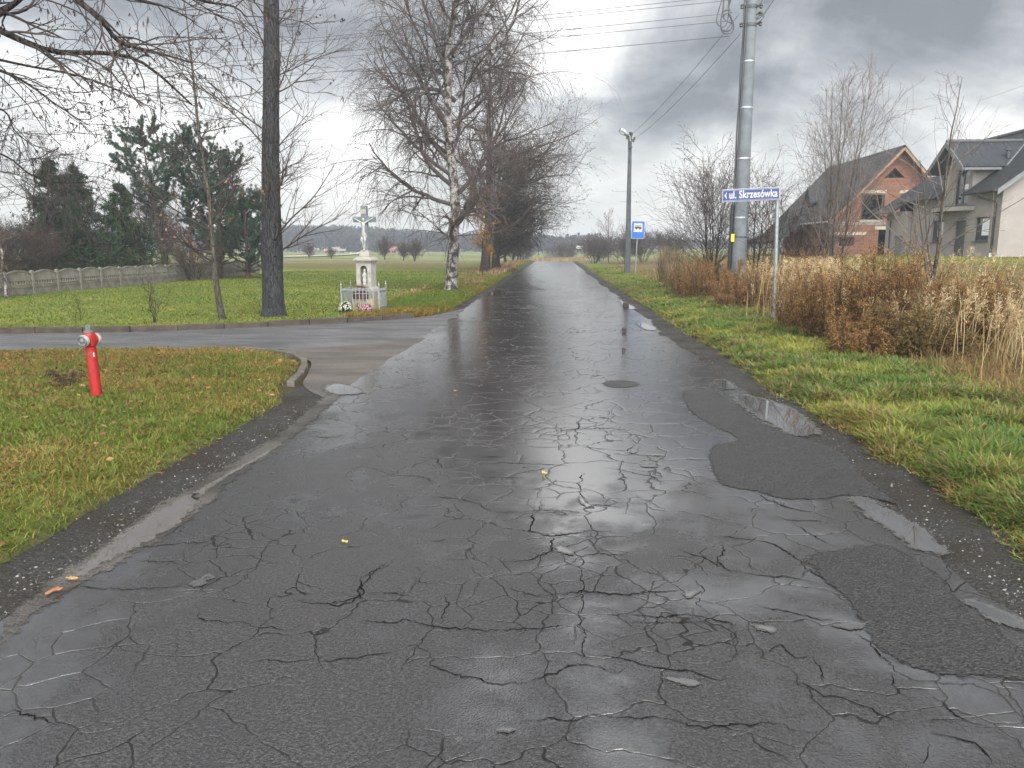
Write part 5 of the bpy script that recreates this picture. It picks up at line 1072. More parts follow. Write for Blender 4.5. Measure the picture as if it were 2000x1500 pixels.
def tubes_np(P, Rr, s):
    Mn, n = P.shape[:2]; T = np.empty_like(P); T[:, 1:-1] = P[:, 2:]-P[:, :-2]; T[:, 0] = P[:, 1]-P[:, 0]; T[:, -1] = P[:, -1]-P[:, -2]; T = nrm(T)
    md = nrm(P[:, -1]-P[:, 0]); ref = np.where(np.abs(md[:, 2:3]) > 0.8, np.array([[1.0, 0, 0]]), np.array([[0, 0, 1.0]]))[:, None, :]
    A = nrm(np.cross(T, np.broadcast_to(ref, T.shape))); B = np.cross(T, A); an = 2*np.pi*np.arange(s)/s
    V = P[:, :, None]+Rr[:, :, None, None]*(A[:, :, None]*np.cos(an)[None, None, :, None]+B[:, :, None]*np.sin(an)[None, None, :, None])
    b = np.arange(Mn*n*s).reshape(Mn, n, s); bn = np.roll(b, -1, 2)
    F = np.stack([b[:, :-1], bn[:, :-1], bn[:, 1:], b[:, 1:]], -1).reshape(-1, 4); return V.reshape(-1, 3), F
def wood(name, levels, mat, parent, smooth=False):
    Vs, Fs, o = [], [], 0
    for P, Rr, s in levels:
        V, F = tubes_np(P, Rr, s); Vs.append(V); Fs.append(F+o); o += len(V)
    return mesh_np(name, np.concatenate(Vs), [np.concatenate(Fs)], mat, parent, smooth=smooth)
def trunk_line(hgt, r0, r1, n, r, lean=(0, 0), wig=0.02, flare=1.35):
    t = np.linspace(0, 1, n); w = np.cumsum(r.normal(0, wig, (n, 2)), 0); w -= w[0]
    P = np.stack([lean[0]*t+w[:, 0], lean[1]*t+w[:, 1], -0.15+hgt*t], 1); Rr = (r0+(r1-r0)*t**0.9)*(1+(flare-1)*np.exp(-t*hgt/0.35)); return P[None], Rr[None], np.array([hgt])
def pts_on(P, r, n):
    i = r.integers(0, P.shape[0], n); j = r.integers(max(0, P.shape[1]//3), P.shape[1]-1, n); a = r.random((n, 1)); return P[i, j]*(1-a)+P[i, j+1]*a
def tree_at(name, label, cat, px, py, group=None, rz=0.0, xy=None):
    x, y = (float(G(px, py)[0]), float(G(px, py)[1])) if xy is None else xy
    return thing(name, label, cat, (x, y, tz(x, y)), rz, group)
# ---- the big weeping birch
def birch():
    r = np.random.default_rng(21); h = tree_at('birch_tree', 'large weeping birch with white patched trunk beside the road', 'tree', 882, 573)
    T, TR, L = trunk_line(16.5, 0.27, 0.05, 40, r, (0.35, 0), 0.035)
    T[0, :, 0] += 0.18*np.sin(T[0, :, 2]*0.6); sh = lambda u: 0.35+1.05*np.sin(np.pi*np.clip((u-0.02)/0.98, 0, 1)**0.8)
    A, AR, AL = kids_of(T, TR, np.array([3.75]), 33, 0.13, 0.95, R(58), 0.2, 1.0, 16, 0.10, (0, 0, 0.05), 0.48, r, sh, 0.012, 0.25)
    # two strong bent limbs the photo shows
    def limb(pts, r0): 
        P = catmull(np.array(pts, float), 4); i = np.linspace(0, len(P)-1, 16); P = np.stack([np.interp(i, np.arange(len(P)), P[:, k]) for k in range(3)], 1); return P[None], np.linspace(r0, r0*0.3, 16)[None], np.array([4.0])
    q = lambda px, py, dy: np.array(D(px, py, 32.9+dy))-np.array([h.location.x, h.location.y, h.location.z])
    big = [limb([q(890, 198, 0), q(862, 178, -0.2), q(820, 172, -0.4), q(782, 178, -0.6), q(760, 160, -0.8), q(730, 120, -0.9)], 0.10), limb([q(893, 190, 0), q(925, 145, -0.3), q(970, 95, -0.6), q(1005, 35, -0.8), q(1020, -30, -1)], 0.10), limb([q(885, 110, 0), q(910, 85, 0.4), q(940, 50, 0.6), q(970, -10, 0.8)], 0.09), limb([q(880, 290, 0), q(845, 262, -0.3), q(800, 240, -0.5), q(760, 235, -0.7)], 0.06), limb([q(886, 480, 0), q(850, 440, -0.3), q(800, 400, -0.4), q(765, 370, -0.5)], 0.045)]
    A = np.concatenate([A]+[b[0] for b in big]); AR = np.concatenate([AR]+[b[1] for b in big]); AL = np.concatenate([AL]+[b[2] for b in big])
    B, BR, BL = kids_of(A, AR, AL, 11, 0.15, 1.0, R(42), 0.3, 0.42, 9, 0.12, (0, 0, -0.03), 0.55, r, None, 0.007, 0.4)
    C_, CR_, CL = kids_of(B, BR, BL, 6, 0.1, 1.0, R(45), 0.4, 0.52, 7, 0.12, (0, 0, -0.10), 0.6, r, None, 0.0040, 0.6)
    E_, ER, EL = kids_of(C_, CR_, CL, 4, 0.15, 1.0, R(40), 0.4, 0.70, 6, 0.10, (0, 0, -0.24), 0.7, r, None, 0.0028, 0.7)
    wood('trunk', [(T, TR, 14), (A[34:], AR[34:], 8)], M['birch'], h, True); wood('crown', [(A[:34], AR[:34], 6), (B, BR, 5), (C_, CR_, 3), (E_, ER, 3)], M['birchtwig'], h)
    n = 9000; V, F = quads(pts_on(E_, r, n), 0.045, 0.008, r, (0, 0, -1.2)); stuffp('catkins', V, [F], M['dry'], h, col=np.repeat(pal([(0.10, 0.075, 0.06), (0.14, 0.10, 0.07), (0.07, 0.055, 0.05)], n, r), 4, 0))
birch()
# ---- round-crowned trees of the avenue (two shapes, copied down the road)
def avenue_tree(seed, hgt, spread, side, leafc, label, xy, twigmat='twig', dens=1.0, low=0.14, leaves=0):
    r = np.random.default_rng(seed); h = thing('roadside_tree', label, 'tree', (xy[0], xy[1], tz(*xy)), 0, 'roadside trees left of the road')
    T, TR, L = trunk_line(hgt, 0.38, 0.05, 24, r, (0.3, 0), 0.05)
    sh = lambda u: 0.55+0.75*np.sin(np.pi*np.clip(u, 0, 1)**0.75)
    A, AR, AL = kids_of(T, TR, np.array([spread]), int(36*dens), low, 0.97, R(66), 0.22, 1.0, 14, 0.09, (0.02*side, 0, 0.045), 0.40, r, sh, 0.016, 0.25, (0.55*side, 0, 0))
    B, BR, BL = kids_of(A, AR, AL, 10, 0.15, 1.0, R(45), 0.3, 0.40, 8, 0.12, (0, 0, 0.0), 0.55, r, None, 0.010, 0.4)
    C_, CR_, CL = kids_of(B, BR, BL, 7, 0.1, 1.0, R(48), 0.35, 0.52, 6, 0.12, (0, 0, 0.02), 0.6, r, None, 0.0052, 0.6)
    E_, ER, EL = kids_of(C_, CR_, CL, 2, 0.2, 1.0, R(45), 0.35, 0.65, 4, 0.10, (0, 0, 0.03), 0.7, r, None, 0.004, 0.8)
    wood('trunk', [(T, TR, 12)], M['darkbark'], h, True); wood('crown', [(A, AR, 6), (B, BR, 4), (C_, CR_, 3), (E_, ER, 3)], M[twigmat], h)
    if leaves:
        P = pts_on(E_, r, leaves); V, F = quads(P, 0.10, 0.03, r); mesh_np('dry_leaves', V, [F], M['dry'], h, col=np.repeat(pal(leafc, leaves, r), 4, 0))
    return h
X0 = -5.05
t1 = avenue_tree(31, 16.0, 4.3, 0.5, [(0.15, 0.075, 0.045), (0.11, 0.065, 0.045), (0.20, 0.10, 0.05)], 'thick trunked roadside tree with brown leafy crown just behind the birch', (-5.15, 57.0), 'browntwig', 1.0, 0.18, 6500)
t2 = avenue_tree(33, 9.6, 4.5, 1.4, [(0.085, 0.085, 0.05), (0.065, 0.06, 0.045)], 'dark roadside tree whose wide grey crown reaches over the road', (-4.75, 62.5), 'twig', 1.15, 0.16, 9000)
def orange_clump():
    r = np.random.default_rng(5); h = thing('small_oak', 'slim young oak with glowing orange leaves against the dark trunks', 'tree', (-4.65, 50.0, tz(-4.65, 50.0)), 0)
    T, TR, L = trunk_line(5.4, 0.05, 0.012, 16, r, (-0.1, 0), 0.03); A, AR, AL = kids_of(T, TR, np.array([0.85]), 26, 0.2, 0.98, R(52), 0.2, 1.0, 7, 0.08, (0, 0, 0.04), 0.5, r, None, 0.008, 0.5); B, BR, BL = kids_of(A, AR, AL, 6, 0.2, 1, R(45), 0.3, 0.45, 5, 0.1, (0, 0, 0), 0.6, r, None, 0.005, 0.6)
    wood('trunk', [(T, TR, 8)], M['darkbark'], h, True); wood('crown', [(A, AR, 4), (B, BR, 3)], M['browntwig'], h)
    n = 3000; V, F = quads(pts_on(B, r, n)+r.normal(0, 0.06, (n, 3)), 0.085, 0.022, r); mesh_np('orange_leaves', V, [F], M['dry'], h, col=np.repeat(pal([(0.30, 0.145, 0.03), (0.22, 0.10, 0.028), (0.36, 0.20, 0.04), (0.16, 0.08, 0.03)], n, r), 4, 0))
orange_clump()
far_labels = ['third avenue tree down the left verge behind the wide grey crown', 'fourth avenue tree down the left verge, hazy and half hidden', 'fifth avenue tree down the left verge, small and hazy', 'sixth avenue tree down the left verge near the end of the road', 'seventh avenue tree, a grey shape beside the end of the road', 'last and smallest avenue tree on the left at the end of the road']
for i, (x, y, s, rz, src) in enumerate(((-5.5, 74, 0.54, 0.35, t2), (-5.6, 88, 0.46, 2.6, t1), (-5.5, 102, 0.42, -0.3, t2), (-5.6, 118, 0.40, 1.2, t2), (-5.9, 134, 0.38, 3.4, t1), (-6.2, 150, 0.40, 0.2, t2))):
    o = copy_tree(src); o.location = (x, y, tz(x, y)); o.rotation_euler = (0, 0, rz); o.scale = (s, s, s); o['label'] = far_labels[i]
# ---- big bare trunk in front with side shoots
def big_trunk():
    r = np.random.default_rng(41); h = tree_at('ash_tree', 'thick straight slate grey tree trunk with fine bare side shoots beside the side road', 'tree', 535, 622)
    n = 46; z = np.linspace(-0.15, 15.5, n); t = z/15.5
    xs = np.interp(z, [0, 1.3, 4.0, 7, 9, 15.5], [0, 0.03, 0.13, 0.33, 0.42, 0.7]); rad = np.interp(z, [-0.15, 0.0, 0.5, 1.4, 1.75, 2.1, 4.5, 4.75, 5.0, 6.3, 6.5, 6.8, 9, 15.5], [0.40, 0.325, 0.285, 0.275, 0.305, 0.262, 0.218, 0.232, 0.212, 0.205, 0.22, 0.20, 0.18, 0.09])
    T = np.stack([xs, z*0, z], 1)[None]; TR = rad[None]
    A, AR, AL = kids_of(T, TR, np.array([2.2]), 28, 0.09, 0.74, R(52), 0.16, 1.0, 14, 0.055, (0, 0, 0.025), 0.10, r, None, 0.008, 0.3, (0, 0, 0))
    q = A[:, 0].copy()
    B, BR, BL = kids_of(A, AR, AL, 9, 0.12, 1.0, R(34), 0.18, 0.48, 8, 0.07, (0, 0, 0.02), 0.6, r, None, 0.0035, 0.4)
    C_, CR_, CL = kids_of(B, BR, BL, 5, 0.15, 1.0, R(36), 0.2, 0.45, 6, 0.08, (0, 0, 0), 0.7, r, None, 0.0030, 0.6)
    U, UR, UL = kids_of(T, TR, np.array([4.5]), 20, 0.66, 0.99, R(48), 0.2, 1.0, 12, 0.07, (0, 0, 0.05), 0.5, r, None, 0.02, 0.3); U2, U2R, _ = kids_of(U, UR, UL, 8, 0.2, 1, R(40), 0.2, 0.45, 7, 0.08, (0, 0, 0.02), 0.6, r, None, 0.007, 0.4)
    o = wood('trunk', [(T, TR, 28)], M['greybark'], h, True); wood('crown', [(A, AR, 5), (B, BR, 4), (C_, CR_, 3), (U, UR, 6), (U2, U2R, 4)], M['browntwig'], h)
    nn = 260; V, F = quads(pts_on(C_, r, nn), 0.05, 0.012, r, (0, 0, -1)); stuffp('buds', V, [F], M['dry'], h, col=np.repeat(pal([(0.10, 0.075, 0.06)], nn, r), 4, 0))
big_trunk()
# ---- slim young tree left of it
def young_tree():
    r = np.random.default_rng(47); h = tree_at('young_oak', 'slim young tree with long low branches and few brown leaves beside the thick one', 'tree', 437, 628)
    T, TR, L = trunk_line(8.0, 0.085, 0.010, 30, r, (-0.45, 0), 0.012, 1.25)
    sh = lambda u: np.interp(u, [0, 0.1, 0.35, 0.6, 0.8, 1], [1.0, 1.15, 1.0, 0.8, 0.75, 0.4])
    A, AR, AL = kids_of(T, TR, np.array([1.5]), 28, 0.16, 0.97, R(60), 0.16, 1.0, 11, 0.06, (0, 0, 0.045), 0.45, r, sh, 0.007, 0.3)
    B, BR, BL = kids_of(A, AR, AL, 7, 0.2, 1.0, R(36), 0.2, 0.42, 7, 0.08, (0, 0, 0.02), 0.6, r, None, 0.004, 0.45); C_, CR_, CL = kids_of(B, BR, BL, 4, 0.2, 1, R(38), 0.2, 0.5, 5, 0.08, (0, 0, 0.02), 0.7, r, None, 0.003, 0.7)
    wood('trunk', [(T, TR, 12)], M['bark'], h, True); wood('crown', [(A, AR, 5), (B, BR, 4), (C_, CR_, 3)], M['twig'], h)
    P = pts_on(C_, r, 900); P = P[(P[:, 2] < 3.6)][:150]; n = len(P); V, F = quads(P, 0.10, 0.025, r, (0, 0, -0.8)); mesh_np('dry_leaves', V, [F], M['dry'], h, col=np.repeat(pal([(0.20, 0.10, 0.055), (0.26, 0.14, 0.07), (0.13, 0.075, 0.05)], n, r), 4, 0))
young_tree()
# ---- alder leaning in from the left, only its boughs in the frame
def alder():
    r = np.random.default_rng(53); bx, by = -9.2, 9.4; h = thing('alder_tree', 'alder whose catkin hung boughs reach into the top left of the photo', 'tree', (bx, by, tz(bx, by)), 0); o0 = np.array([bx, by, h.location.z])
    T, TR, L = trunk_line(9.5, 0.19, 0.05, 24, r, (0.3, 0.2), 0.03)
    def bough(pp, r0, dep):
        pts = [np.array(D(a, b, dep+dd))-o0 for a, b, dd in pp]; z = min(pts[0][2]-0.2, 8.6); st = np.array([np.interp(z, T[0, :, 2], T[0, :, 0]), np.interp(z, T[0, :, 2], T[0, :, 1]), z]); P = catmull([st]+pts, 5); i = np.linspace(0, len(P)-1, 18); P = np.stack([np.interp(i, np.arange(len(P)), P[:, k]) for k in range(3)], 1); return P, np.linspace(r0, r0*0.18, 18), np.linalg.norm(np.diff(P, axis=0), axis=1).sum()
    bs = [bough([(-90, 25, 0), (0, 60, 0), (100, 100, 0.1), (210, 104, 0.2), (285, 126, 0.2), (375, 205, 0.3)], 0.050, 8.6), bough([(-60, 50, 0.2), (10, 18, 0.3), (45, -6, 0.4), (110, -60, 0.5)], 0.060, 8.3), bough([(60, -50, 0), (150, 0, 0), (200, 42, 0), (228, 78, 0.1), (262, 92, 0.1), (312, 104, 0.1), (372, 122, 0.2)], 0.042, 8.2),
          bough([(-140, 110, 0), (0, 138, 0.2), (60, 168, 0.2), (112, 206, 0.3), (172, 244, 0.3)], 0.026, 9.0), bough([(-140, 190, 0.4), (0, 212, 0.5), (26, 252, 0.5), (62, 284, 0.6)], 0.022, 9.4), bough([(-160, 270, 0.4), (0, 300, 0.5), (58, 340, 0.5), (122, 357, 0.6), (190, 354, 0.6)], 0.020, 9.8), bough([(240, -90, 0), (310, -40, 0), (390, 0, 0), (455, 12, 0.1), (482, 34, 0.1)], 0.028, 8.0), bough([(-120, 100, 0.6), (60, 130, 0.8), (160, 150, 0.9), (250, 185, 1.0), (300, 215, 1.0)], 0.022, 9.0), bough([(20, -70, 0), (120, -30, 0), (230, -8, 0), (320, 12, 0), (385, 45, 0)], 0.030, 8.8), bough([(-150, 320, 0.6), (0, 335, 0.7), (60, 350, 0.7)], 0.016, 10)]
    A = np.stack([b[0] for b in bs]); AR = np.stack([b[1] for b in bs]); AL = np.array([b[2] for b in bs])
    B, BR, BL = kids_of(A, AR, np.minimum(AL, 5)*0+2.6, 11, 0.30, 1.0, R(44), 0.25, 0.36, 9, 0.14, (0, 0, -0.02), 0.5, r, None, 0.0055, 0.4); C_, CR_, CL = kids_of(B, BR, BL, 4, 0.15, 1, R(46), 0.3, 0.44, 7, 0.15, (0, 0, -0.03), 0.6, r, None, 0.0036, 0.5); E_, ER, EL = kids_of(C_, CR_, CL, 2, 0.2, 1, R(48), 0.3, 0.5, 5, 0.15, (0, 0, -0.05), 0.7, r, None, 0.0026, 0.7)
    U, UR, UL = kids_of(T, TR, np.array([2.6]), 16, 0.3, 0.98, R(60), 0.2, 1, 9, 0.09, (0, 0, 0.04), 0.4, r, None, 0.01, 0.3, (-1.2, 0.4, 0))
    wood('trunk', [(T, TR, 14), (A, AR, 8)], M['darkbark'], h, True); wood('crown', [(B, BR, 5), (C_, CR_, 4), (E_, ER, 3), (U, UR, 5)], M['twig'], h)
    n = 900; P = E_[r.integers(0, len(E_), n), -1]; V = []; F = []
    for p in P[:620]:
        for k in range(r.integers(1, 4)):
            d = nrm(np.array([r.normal(0, 0.28), r.normal(0, 0.28), -1.0])); l = 0.035+0.03*r.random(); s = nrm(np.cross(d, r.normal(0, 1, 3))); u = np.cross(d, s); b0 = len(V); w = 0.0055
            c = [p, p+d*l*0.3, p+d*l]; 
            for cc, ww in zip(c, (0.002, w, w*0.5)): V += [cc+s*ww, cc-s*ww*0.5+u*ww*0.87, cc-s*ww*0.5-u*ww*0.87]
            F += [(b0+3*a+i, b0+3*a+(i+1) % 3, b0+3*a+3+(i+1) % 3, b0+3*a+3+i) for a in range(2) for i in range(3)]
    stuffp('catkins', V, [np.array(F)], M['dry'], h, col=np.tile((0.10, 0.075, 0.075), (len(V), 1)))
    V = []; F = []
    for p in P[620:]:
        for k in range(r.integers(1, 4)):
            c = p+r.normal(0, 0.016, 3); q = 0.0095; b0 = len(V); V += [c+np.array(v)*q for v in ((1, 0, 0), (-1, 0, 0), (0, 1, 0), (0, -1, 0), (0, 0, 1.3), (0, 0, -1.3))]; F += [(b0+a, b0+b, b0+c2) for a, b, c2 in ((0, 2, 4), (2, 1, 4), (1, 3, 4), (3, 0, 4), (2, 0, 5), (1, 2, 5), (3, 1, 5), (0, 3, 5))]
    stuffp('cones', V, [np.array(F)], M['dry'], h, col=np.tile((0.035, 0.028, 0.026), (len(V), 1)))
alder()
# ---- conifers behind the fence
def spruce(seed, hgt, rad, label, xy, leader=1.2):
    r = np.random.default_rng(seed); h = thing('spruce_tree', label, 'tree', (xy[0], xy[1], tz(*xy)), r.random()*6, 'spruces behind the fence')
    T, TR, L = trunk_line(hgt, 0.16, 0.012, 20, r, (0, 0), 0.01); k = int(hgt*24)
    sh = lambda u: np.clip(1.0-u, 0.03, 1)**0.95*(0.75+0.5*r.random(u.shape))
    A, AR, AL = kids_of(T, TR, np.array([rad]), k, 0.02, 1-leader/hgt*0.35, R(88), 0.16, 1.0, 9, 0.035, (0, 0, 0.03), 0.30, r, sh, 0.009, 0.3)
    A[:, :, 2] -= 0.22*((np.linspace(0, 1, 9)*AL[:, None])**1.15)*0.9-0.05*AL[:, None]*np.linspace(0, 1, 9)**3*4*0.5
    B, BR, BL = kids_of(A, AR, AL, 12, 0.15, 1.0, R(48), 0.15, 0.36, 5, 0.05, (0, 0, -0.07), 0.5, r, None, 0.004, 0.5)
    wood('trunk', [(T, TR, 9)], M['darkbark'], h, True); n = len(B)*17
    i = np.repeat(np.arange(len(B)), 17); j = r.integers(0, 4, n); a = r.random((n, 1)); P = B[i, j]*(1-a)+B[i, j+1]*a; d = nrm(B[i, j+1]-B[i, j]+0.55*nrm(r.normal(0, 1, (n, 3)))+np.array([0, 0, -0.15]))
    s = nrm(np.cross(d, r.normal(0, 1, (n, 3)))); l = 0.19*(0.6+0.7*r.random((n, 1))); w = 0.019; V = np.stack([P-s*w, P+s*w, P+d*l], 1).reshape(-1, 3); F = np.arange(3*n).reshape(-1, 3)
    mesh_np('crown', V, [F], M['needle'], h, col=np.repeat(pal([(0.018, 0.040, 0.016), (0.026, 0.052, 0.019), (0.013, 0.030, 0.014), (0.04, 0.066, 0.022)], n, r, 0.2), 3, 0))
    wood('branches', [(A, AR, 4), (B, BR, 3)], M['darkbark'], h)
SX_ = lambda px, y: (float(D(px, 480, y)[0]), y)
spruce(61, 7.0, 2.7, 'dark spruce with a bare tall leader, second tree from the left edge', SX_(112, 41)); spruce(63, 6.8, 2.5, 'dark spruce with a needle thin tip between two other spruces', SX_(160, 42)); spruce(65, 5.8, 2.3, 'shorter dense spruce standing next to the pines', SX_(243, 41.5))
def pine(seed, hgt, rad, label, xy, crown0=0.45, lean=(0, 0), tint=1.0):
    r = np.random.default_rng(seed); h = thing('pine_tree', label, 'tree', (xy[0], xy[1], tz(*xy)), 0, 'pines behind the fence')
    T, TR, L = trunk_line(hgt, 0.15, 0.03, 20, r, lean, 0.03)
    sh = lambda u: np.interp(u, [crown0, crown0+0.2, 0.85, 1], [0.75, 1.15, 0.85, 0.35])
    A, AR, AL = kids_of(T, TR, np.array([rad]), 36, crown0, 0.99, R(66), 0.25, 1.0, 9, 0.09, (0, 0, 0.07), 0.42, r, sh, 0.012, 0.4)
    B, BR, BL = kids_of(A, AR, AL, 9, 0.25, 1.0, R(42), 0.3, 0.36, 6, 0.1, (0, 0, 0.10), 0.55, r, None, 0.007, 0.5)
    D_, DR, DL = kids_of(T, TR, np.array([rad*0.6]), 16, 0.12, crown0, R(80), 0.2, 1, 7, 0.1, (0, 0, -0.02), 0.25, r, None, 0.008, 0.3)
    wood('trunk', [(T, TR, 10)], M['pinebark'], h, True); wood('branches', [(A, AR, 5), (B, BR, 3), (D_, DR, 3)], M['darkbark'], h)
    k = 62; C0 = B[:, 2:].reshape(-1, 3); C0 = C0[r.random(len(C0)) < 0.80]; n = len(C0)*k; P = np.repeat(C0, k, 0)+r.normal(0, 0.03, (n, 3)); d = nrm(r.normal(0, 1, (n, 3))+np.array([0, 0, 0.55])); s = nrm(np.cross(d, r.normal(0, 1, (n, 3)))); l = 0.15*(0.7+0.6*r.random((n, 1))); w = 0.0085
    V = np.stack([P-s*w, P+s*w, P+d*l], 1).reshape(-1, 3); mesh_np('crown', V, [np.arange(3*n).reshape(-1, 3)], M['needle'], h, col=np.repeat(pal(np.array([(0.038, 0.068, 0.045), (0.05, 0.085, 0.055), (0.028, 0.05, 0.036), (0.065, 0.095, 0.055)])*tint, n, r, 0.2), 3, 0))
pine(71, 8.6, 2.0, 'tallest pine with blue green crown, leftmost of the pine group', SX_(322, 45.5), 0.46, (-0.9, 0)); pine(73, 8.3, 2.1, 'broad pine in the middle of the pine group', SX_(372, 45.5), 0.42, (0.4, 0)); pine(75, 7.2, 2.2, 'brownish green pine on the right of the pine group', SX_(425, 46.5), 0.25, (0.3, 0), 0.85); pine(77, 4.6, 1.9, 'low bushy pine half behind the thick grey trunk', SX_(478, 45.5), 0.14, (0.3, 0)); pine(79, 6.0, 1.8, 'dark pine standing back between the pine trunks', (-22.2, 50.5), 0.2, (0, 0), 0.7)
# ---- bare broadleaf trees, bushes and saplings
def bare(name, label, cat, xy, seed, hgt, spread, bark_, twig_, stems=1, r0=0.08, ang=52, k=(24, 8, 5), trop=0.05, t0=0.15, lean=(0, 0), group=None, buds=0, budc=(0.08, 0.06, 0.055), rmin=0.004, sstem=0.5, droop=0.0, wig=0.08, shp=None):
    r = np.random.default_rng(seed); h = thing(name, label, cat, (xy[0], xy[1], tz(*xy)), 0, group); Ts, Rs = [], []
    for i in range(stems):
        a = r.random()*6.28; f = 0 if stems == 1 else sstem*(0.4+0.6*r.random()); hh = hgt*(1 if i == 0 else 0.6+0.4*r.random()); T, TR, _ = trunk_line(hh, r0*(1 if i == 0 else 0.6+0.4*r.random()), rmin*1.2, 20, r, (lean[0]+math.cos(a)*f*2, lean[1]+math.sin(a)*f*2), 0.02, 1.15); T[0, :, 0] += math.cos(a)*f*0.3; T[0, :, 1] += math.sin(a)*f*0.3; Ts.append(T); Rs.append(TR)
    T = np.concatenate(Ts); TR = np.concatenate(Rs); sh = shp or (lambda u: np.interp(u, [0, 0.3, 0.7, 1], [0.9, 1.1, 0.75, 0.3]))
    A, AR, AL = kids_of(T, TR, np.full(stems, spread), k[0], t0, 0.98, R(ang), 0.18, 1.0, 10, wig, (0, 0, trop), 0.45, r, sh, rmin*1.6, 0.3); B, BR, BL = kids_of(A, AR, AL, k[1], 0.15, 1, R(38), 0.22, 0.42, 7, wig*1.2, (0, 0, trop*0.5-droop), 0.6, r, None, rmin, 0.5); C_, CR_, CL = kids_of(B, BR, BL, k[2], 0.2, 1, R(40), 0.25, 0.5, 5, wig*1.2, (0, 0, trop*0.4-droop*2), 0.7, r, None, rmin*0.75, 0.7)
    wood('trunk' if stems == 1 else 'stems', [(T, TR, 8)], M[bark_], h, True); wood('crown', [(A, AR, 4), (B, BR, 3), (C_, CR_, 3)], M[twig_], h)
    if buds: V, F = quads(C_[r.integers(0, len(C_), buds), -1], 0.04, 0.012, r); stuffp('buds', V, [F], M['dry'], h, col=np.repeat(pal([budc], buds, r), 4, 0))
    return h
bare('bare_tree', 'crooked bare tree with twisted limbs at the left edge behind the fence', 'tree', (-27.5, 40.0), 81, 7.0, 3.3, 'darkbark', 'twig', 1, 0.20, 55, (22, 10, 7), 0.06, 0.3, (1.2, 0), None, 0, rmin=0.006, wig=0.16)
bare('bare_tree', 'bare tree showing between the spruce tips behind the fence', 'tree', (-25.5, 46.0), 82, 6.2, 2.6, 'darkbark', 'twig', 2, 0.12, 48, (20, 8, 6), 0.06, 0.25, (0.5, 0), None, rmin=0.006, wig=0.14)
bare('bare_tree', 'low twiggy bare tree right of the spruces behind the fence', 'tree', (-24.0, 47.0), 83, 5.0, 2.0, 'darkbark', 'browntwig', 3, 0.07, 35, (16, 8, 6), 0.06, 0.2, (0, 0), None, rmin=0.006)
bare('thin_birch', 'thin pale birch with hanging twigs left of the tallest pine', 'tree', (-25.3, 47.5), 84, 8.0, 1.3, 'birch', 'paletwig', 1, 0.07, 40, (26, 7, 6), 0.02, 0.35, (0.2, 0), None, rmin=0.005, droop=0.12)
bare('thin_birch', 'second thin birch standing among the pine trunks', 'tree', (-22.7, 46.0), 85, 5.6, 1.2, 'birch', 'browntwig', 1, 0.06, 40, (20, 6, 5), 0.02, 0.3, (0.1, 0), None, rmin=0.005, droop=0.08)
bare('thin_birch', 'white stemmed young birch cut by the left edge in front of the fence', 'tree', (-19.9, 27.0), 86, 3.9, 1.5, 'birch', 'paletwig', 1, 0.06, 58, (16, 5, 4), 0.05, 0.2, (-0.1, 0), None, rmin=0.004)
bare('brown_bush', 'dense reddish brown bare bush at the left edge behind the fence', 'bush', (-27.2, 37.5), 87, 3.2, 1.4, 'darkbark', 'browntwig', 14, 0.03, 30, (14, 9, 6), 0.05, 0.1, (0, 0), None, rmin=0.006, sstem=0.9)
bare('bare_bush', 'thin brown bush under the pines behind the fence', 'bush', (-20.5, 43.0), 88, 2.6, 1.2, 'darkbark', 'browntwig', 10, 0.025, 35, (12, 7, 5), 0.05, 0.1, (0, 0), None, 0, rmin=0.005, sstem=0.9)
bare('sapling', 'two stick sapling shoots with a long leaning stem on the lawn by the kerb', 'sapling', (float(G(301, 636)[0]), float(G(301, 636)[1])), 89, 1.25, 0.35, 'darkbark', 'twig', 5, 0.012, 24, (5, 3, 2), 0.06, 0.3, (0.12, 0), 'saplings on the lawn', rmin=0.003, sstem=0.10)
bare('sapling', 'tiny single stem sapling on the lawn behind the hydrant', 'sapling', (float(G(152, 634)[0]), float(G(152, 634)[1])), 90, 0.85, 0.3, 'darkbark', 'twig', 2, 0.009, 35, (8, 3, 2), 0.06, 0.1, (0, 0), 'saplings on the lawn', rmin=0.0025, sstem=0.06)
# right side
bare('alder_bush', 'wide grey bare bush with dark catkins left of the utility pole', 'bush', (5.95, 29.8), 91, 5.6, 2.3, 'bark', 'birchtwig', 6, 0.045, 44, (18, 6, 4), 0.05, 0.12, (-0.35, 0), None, 2200, (0.06, 0.048, 0.045), 0.005, 0.35)
bare('bare_bush', 'tangled brown bare bush between the utility pole and the street sign', 'bush', (7.2, 28.2), 92, 4.3, 2.0, 'darkbark', 'browntwig', 5, 0.04, 48, (13, 6, 3), 0.05, 0.1, (0.2, 0), None, 0, rmin=0.005, sstem=0.4)
bare('bare_bush', 'low tangled bare bush right of the street sign post', 'bush', (8.6, 27.5), 93, 3.0, 1.7, 'darkbark', 'browntwig', 5, 0.03, 50, (12, 5, 3), 0.05, 0.1, (0.2, 0), None, 0, rmin=0.005, sstem=0.5)
bare('young_alder', 'tall clump of pale bare alder stems in front of the brick house', 'tree', (9.15, 26.0), 94, 7.3, 2.2, 'bark', 'paletwig', 7, 0.045, 34, (18, 5, 3), 0.055, 0.12, (0.1, 0), None, 0, rmin=0.0042, sstem=0.42, shp=lambda u: np.interp(u, [0, 0.3, 0.7, 1], [1.0, 1.1, 0.7, 0.25]))
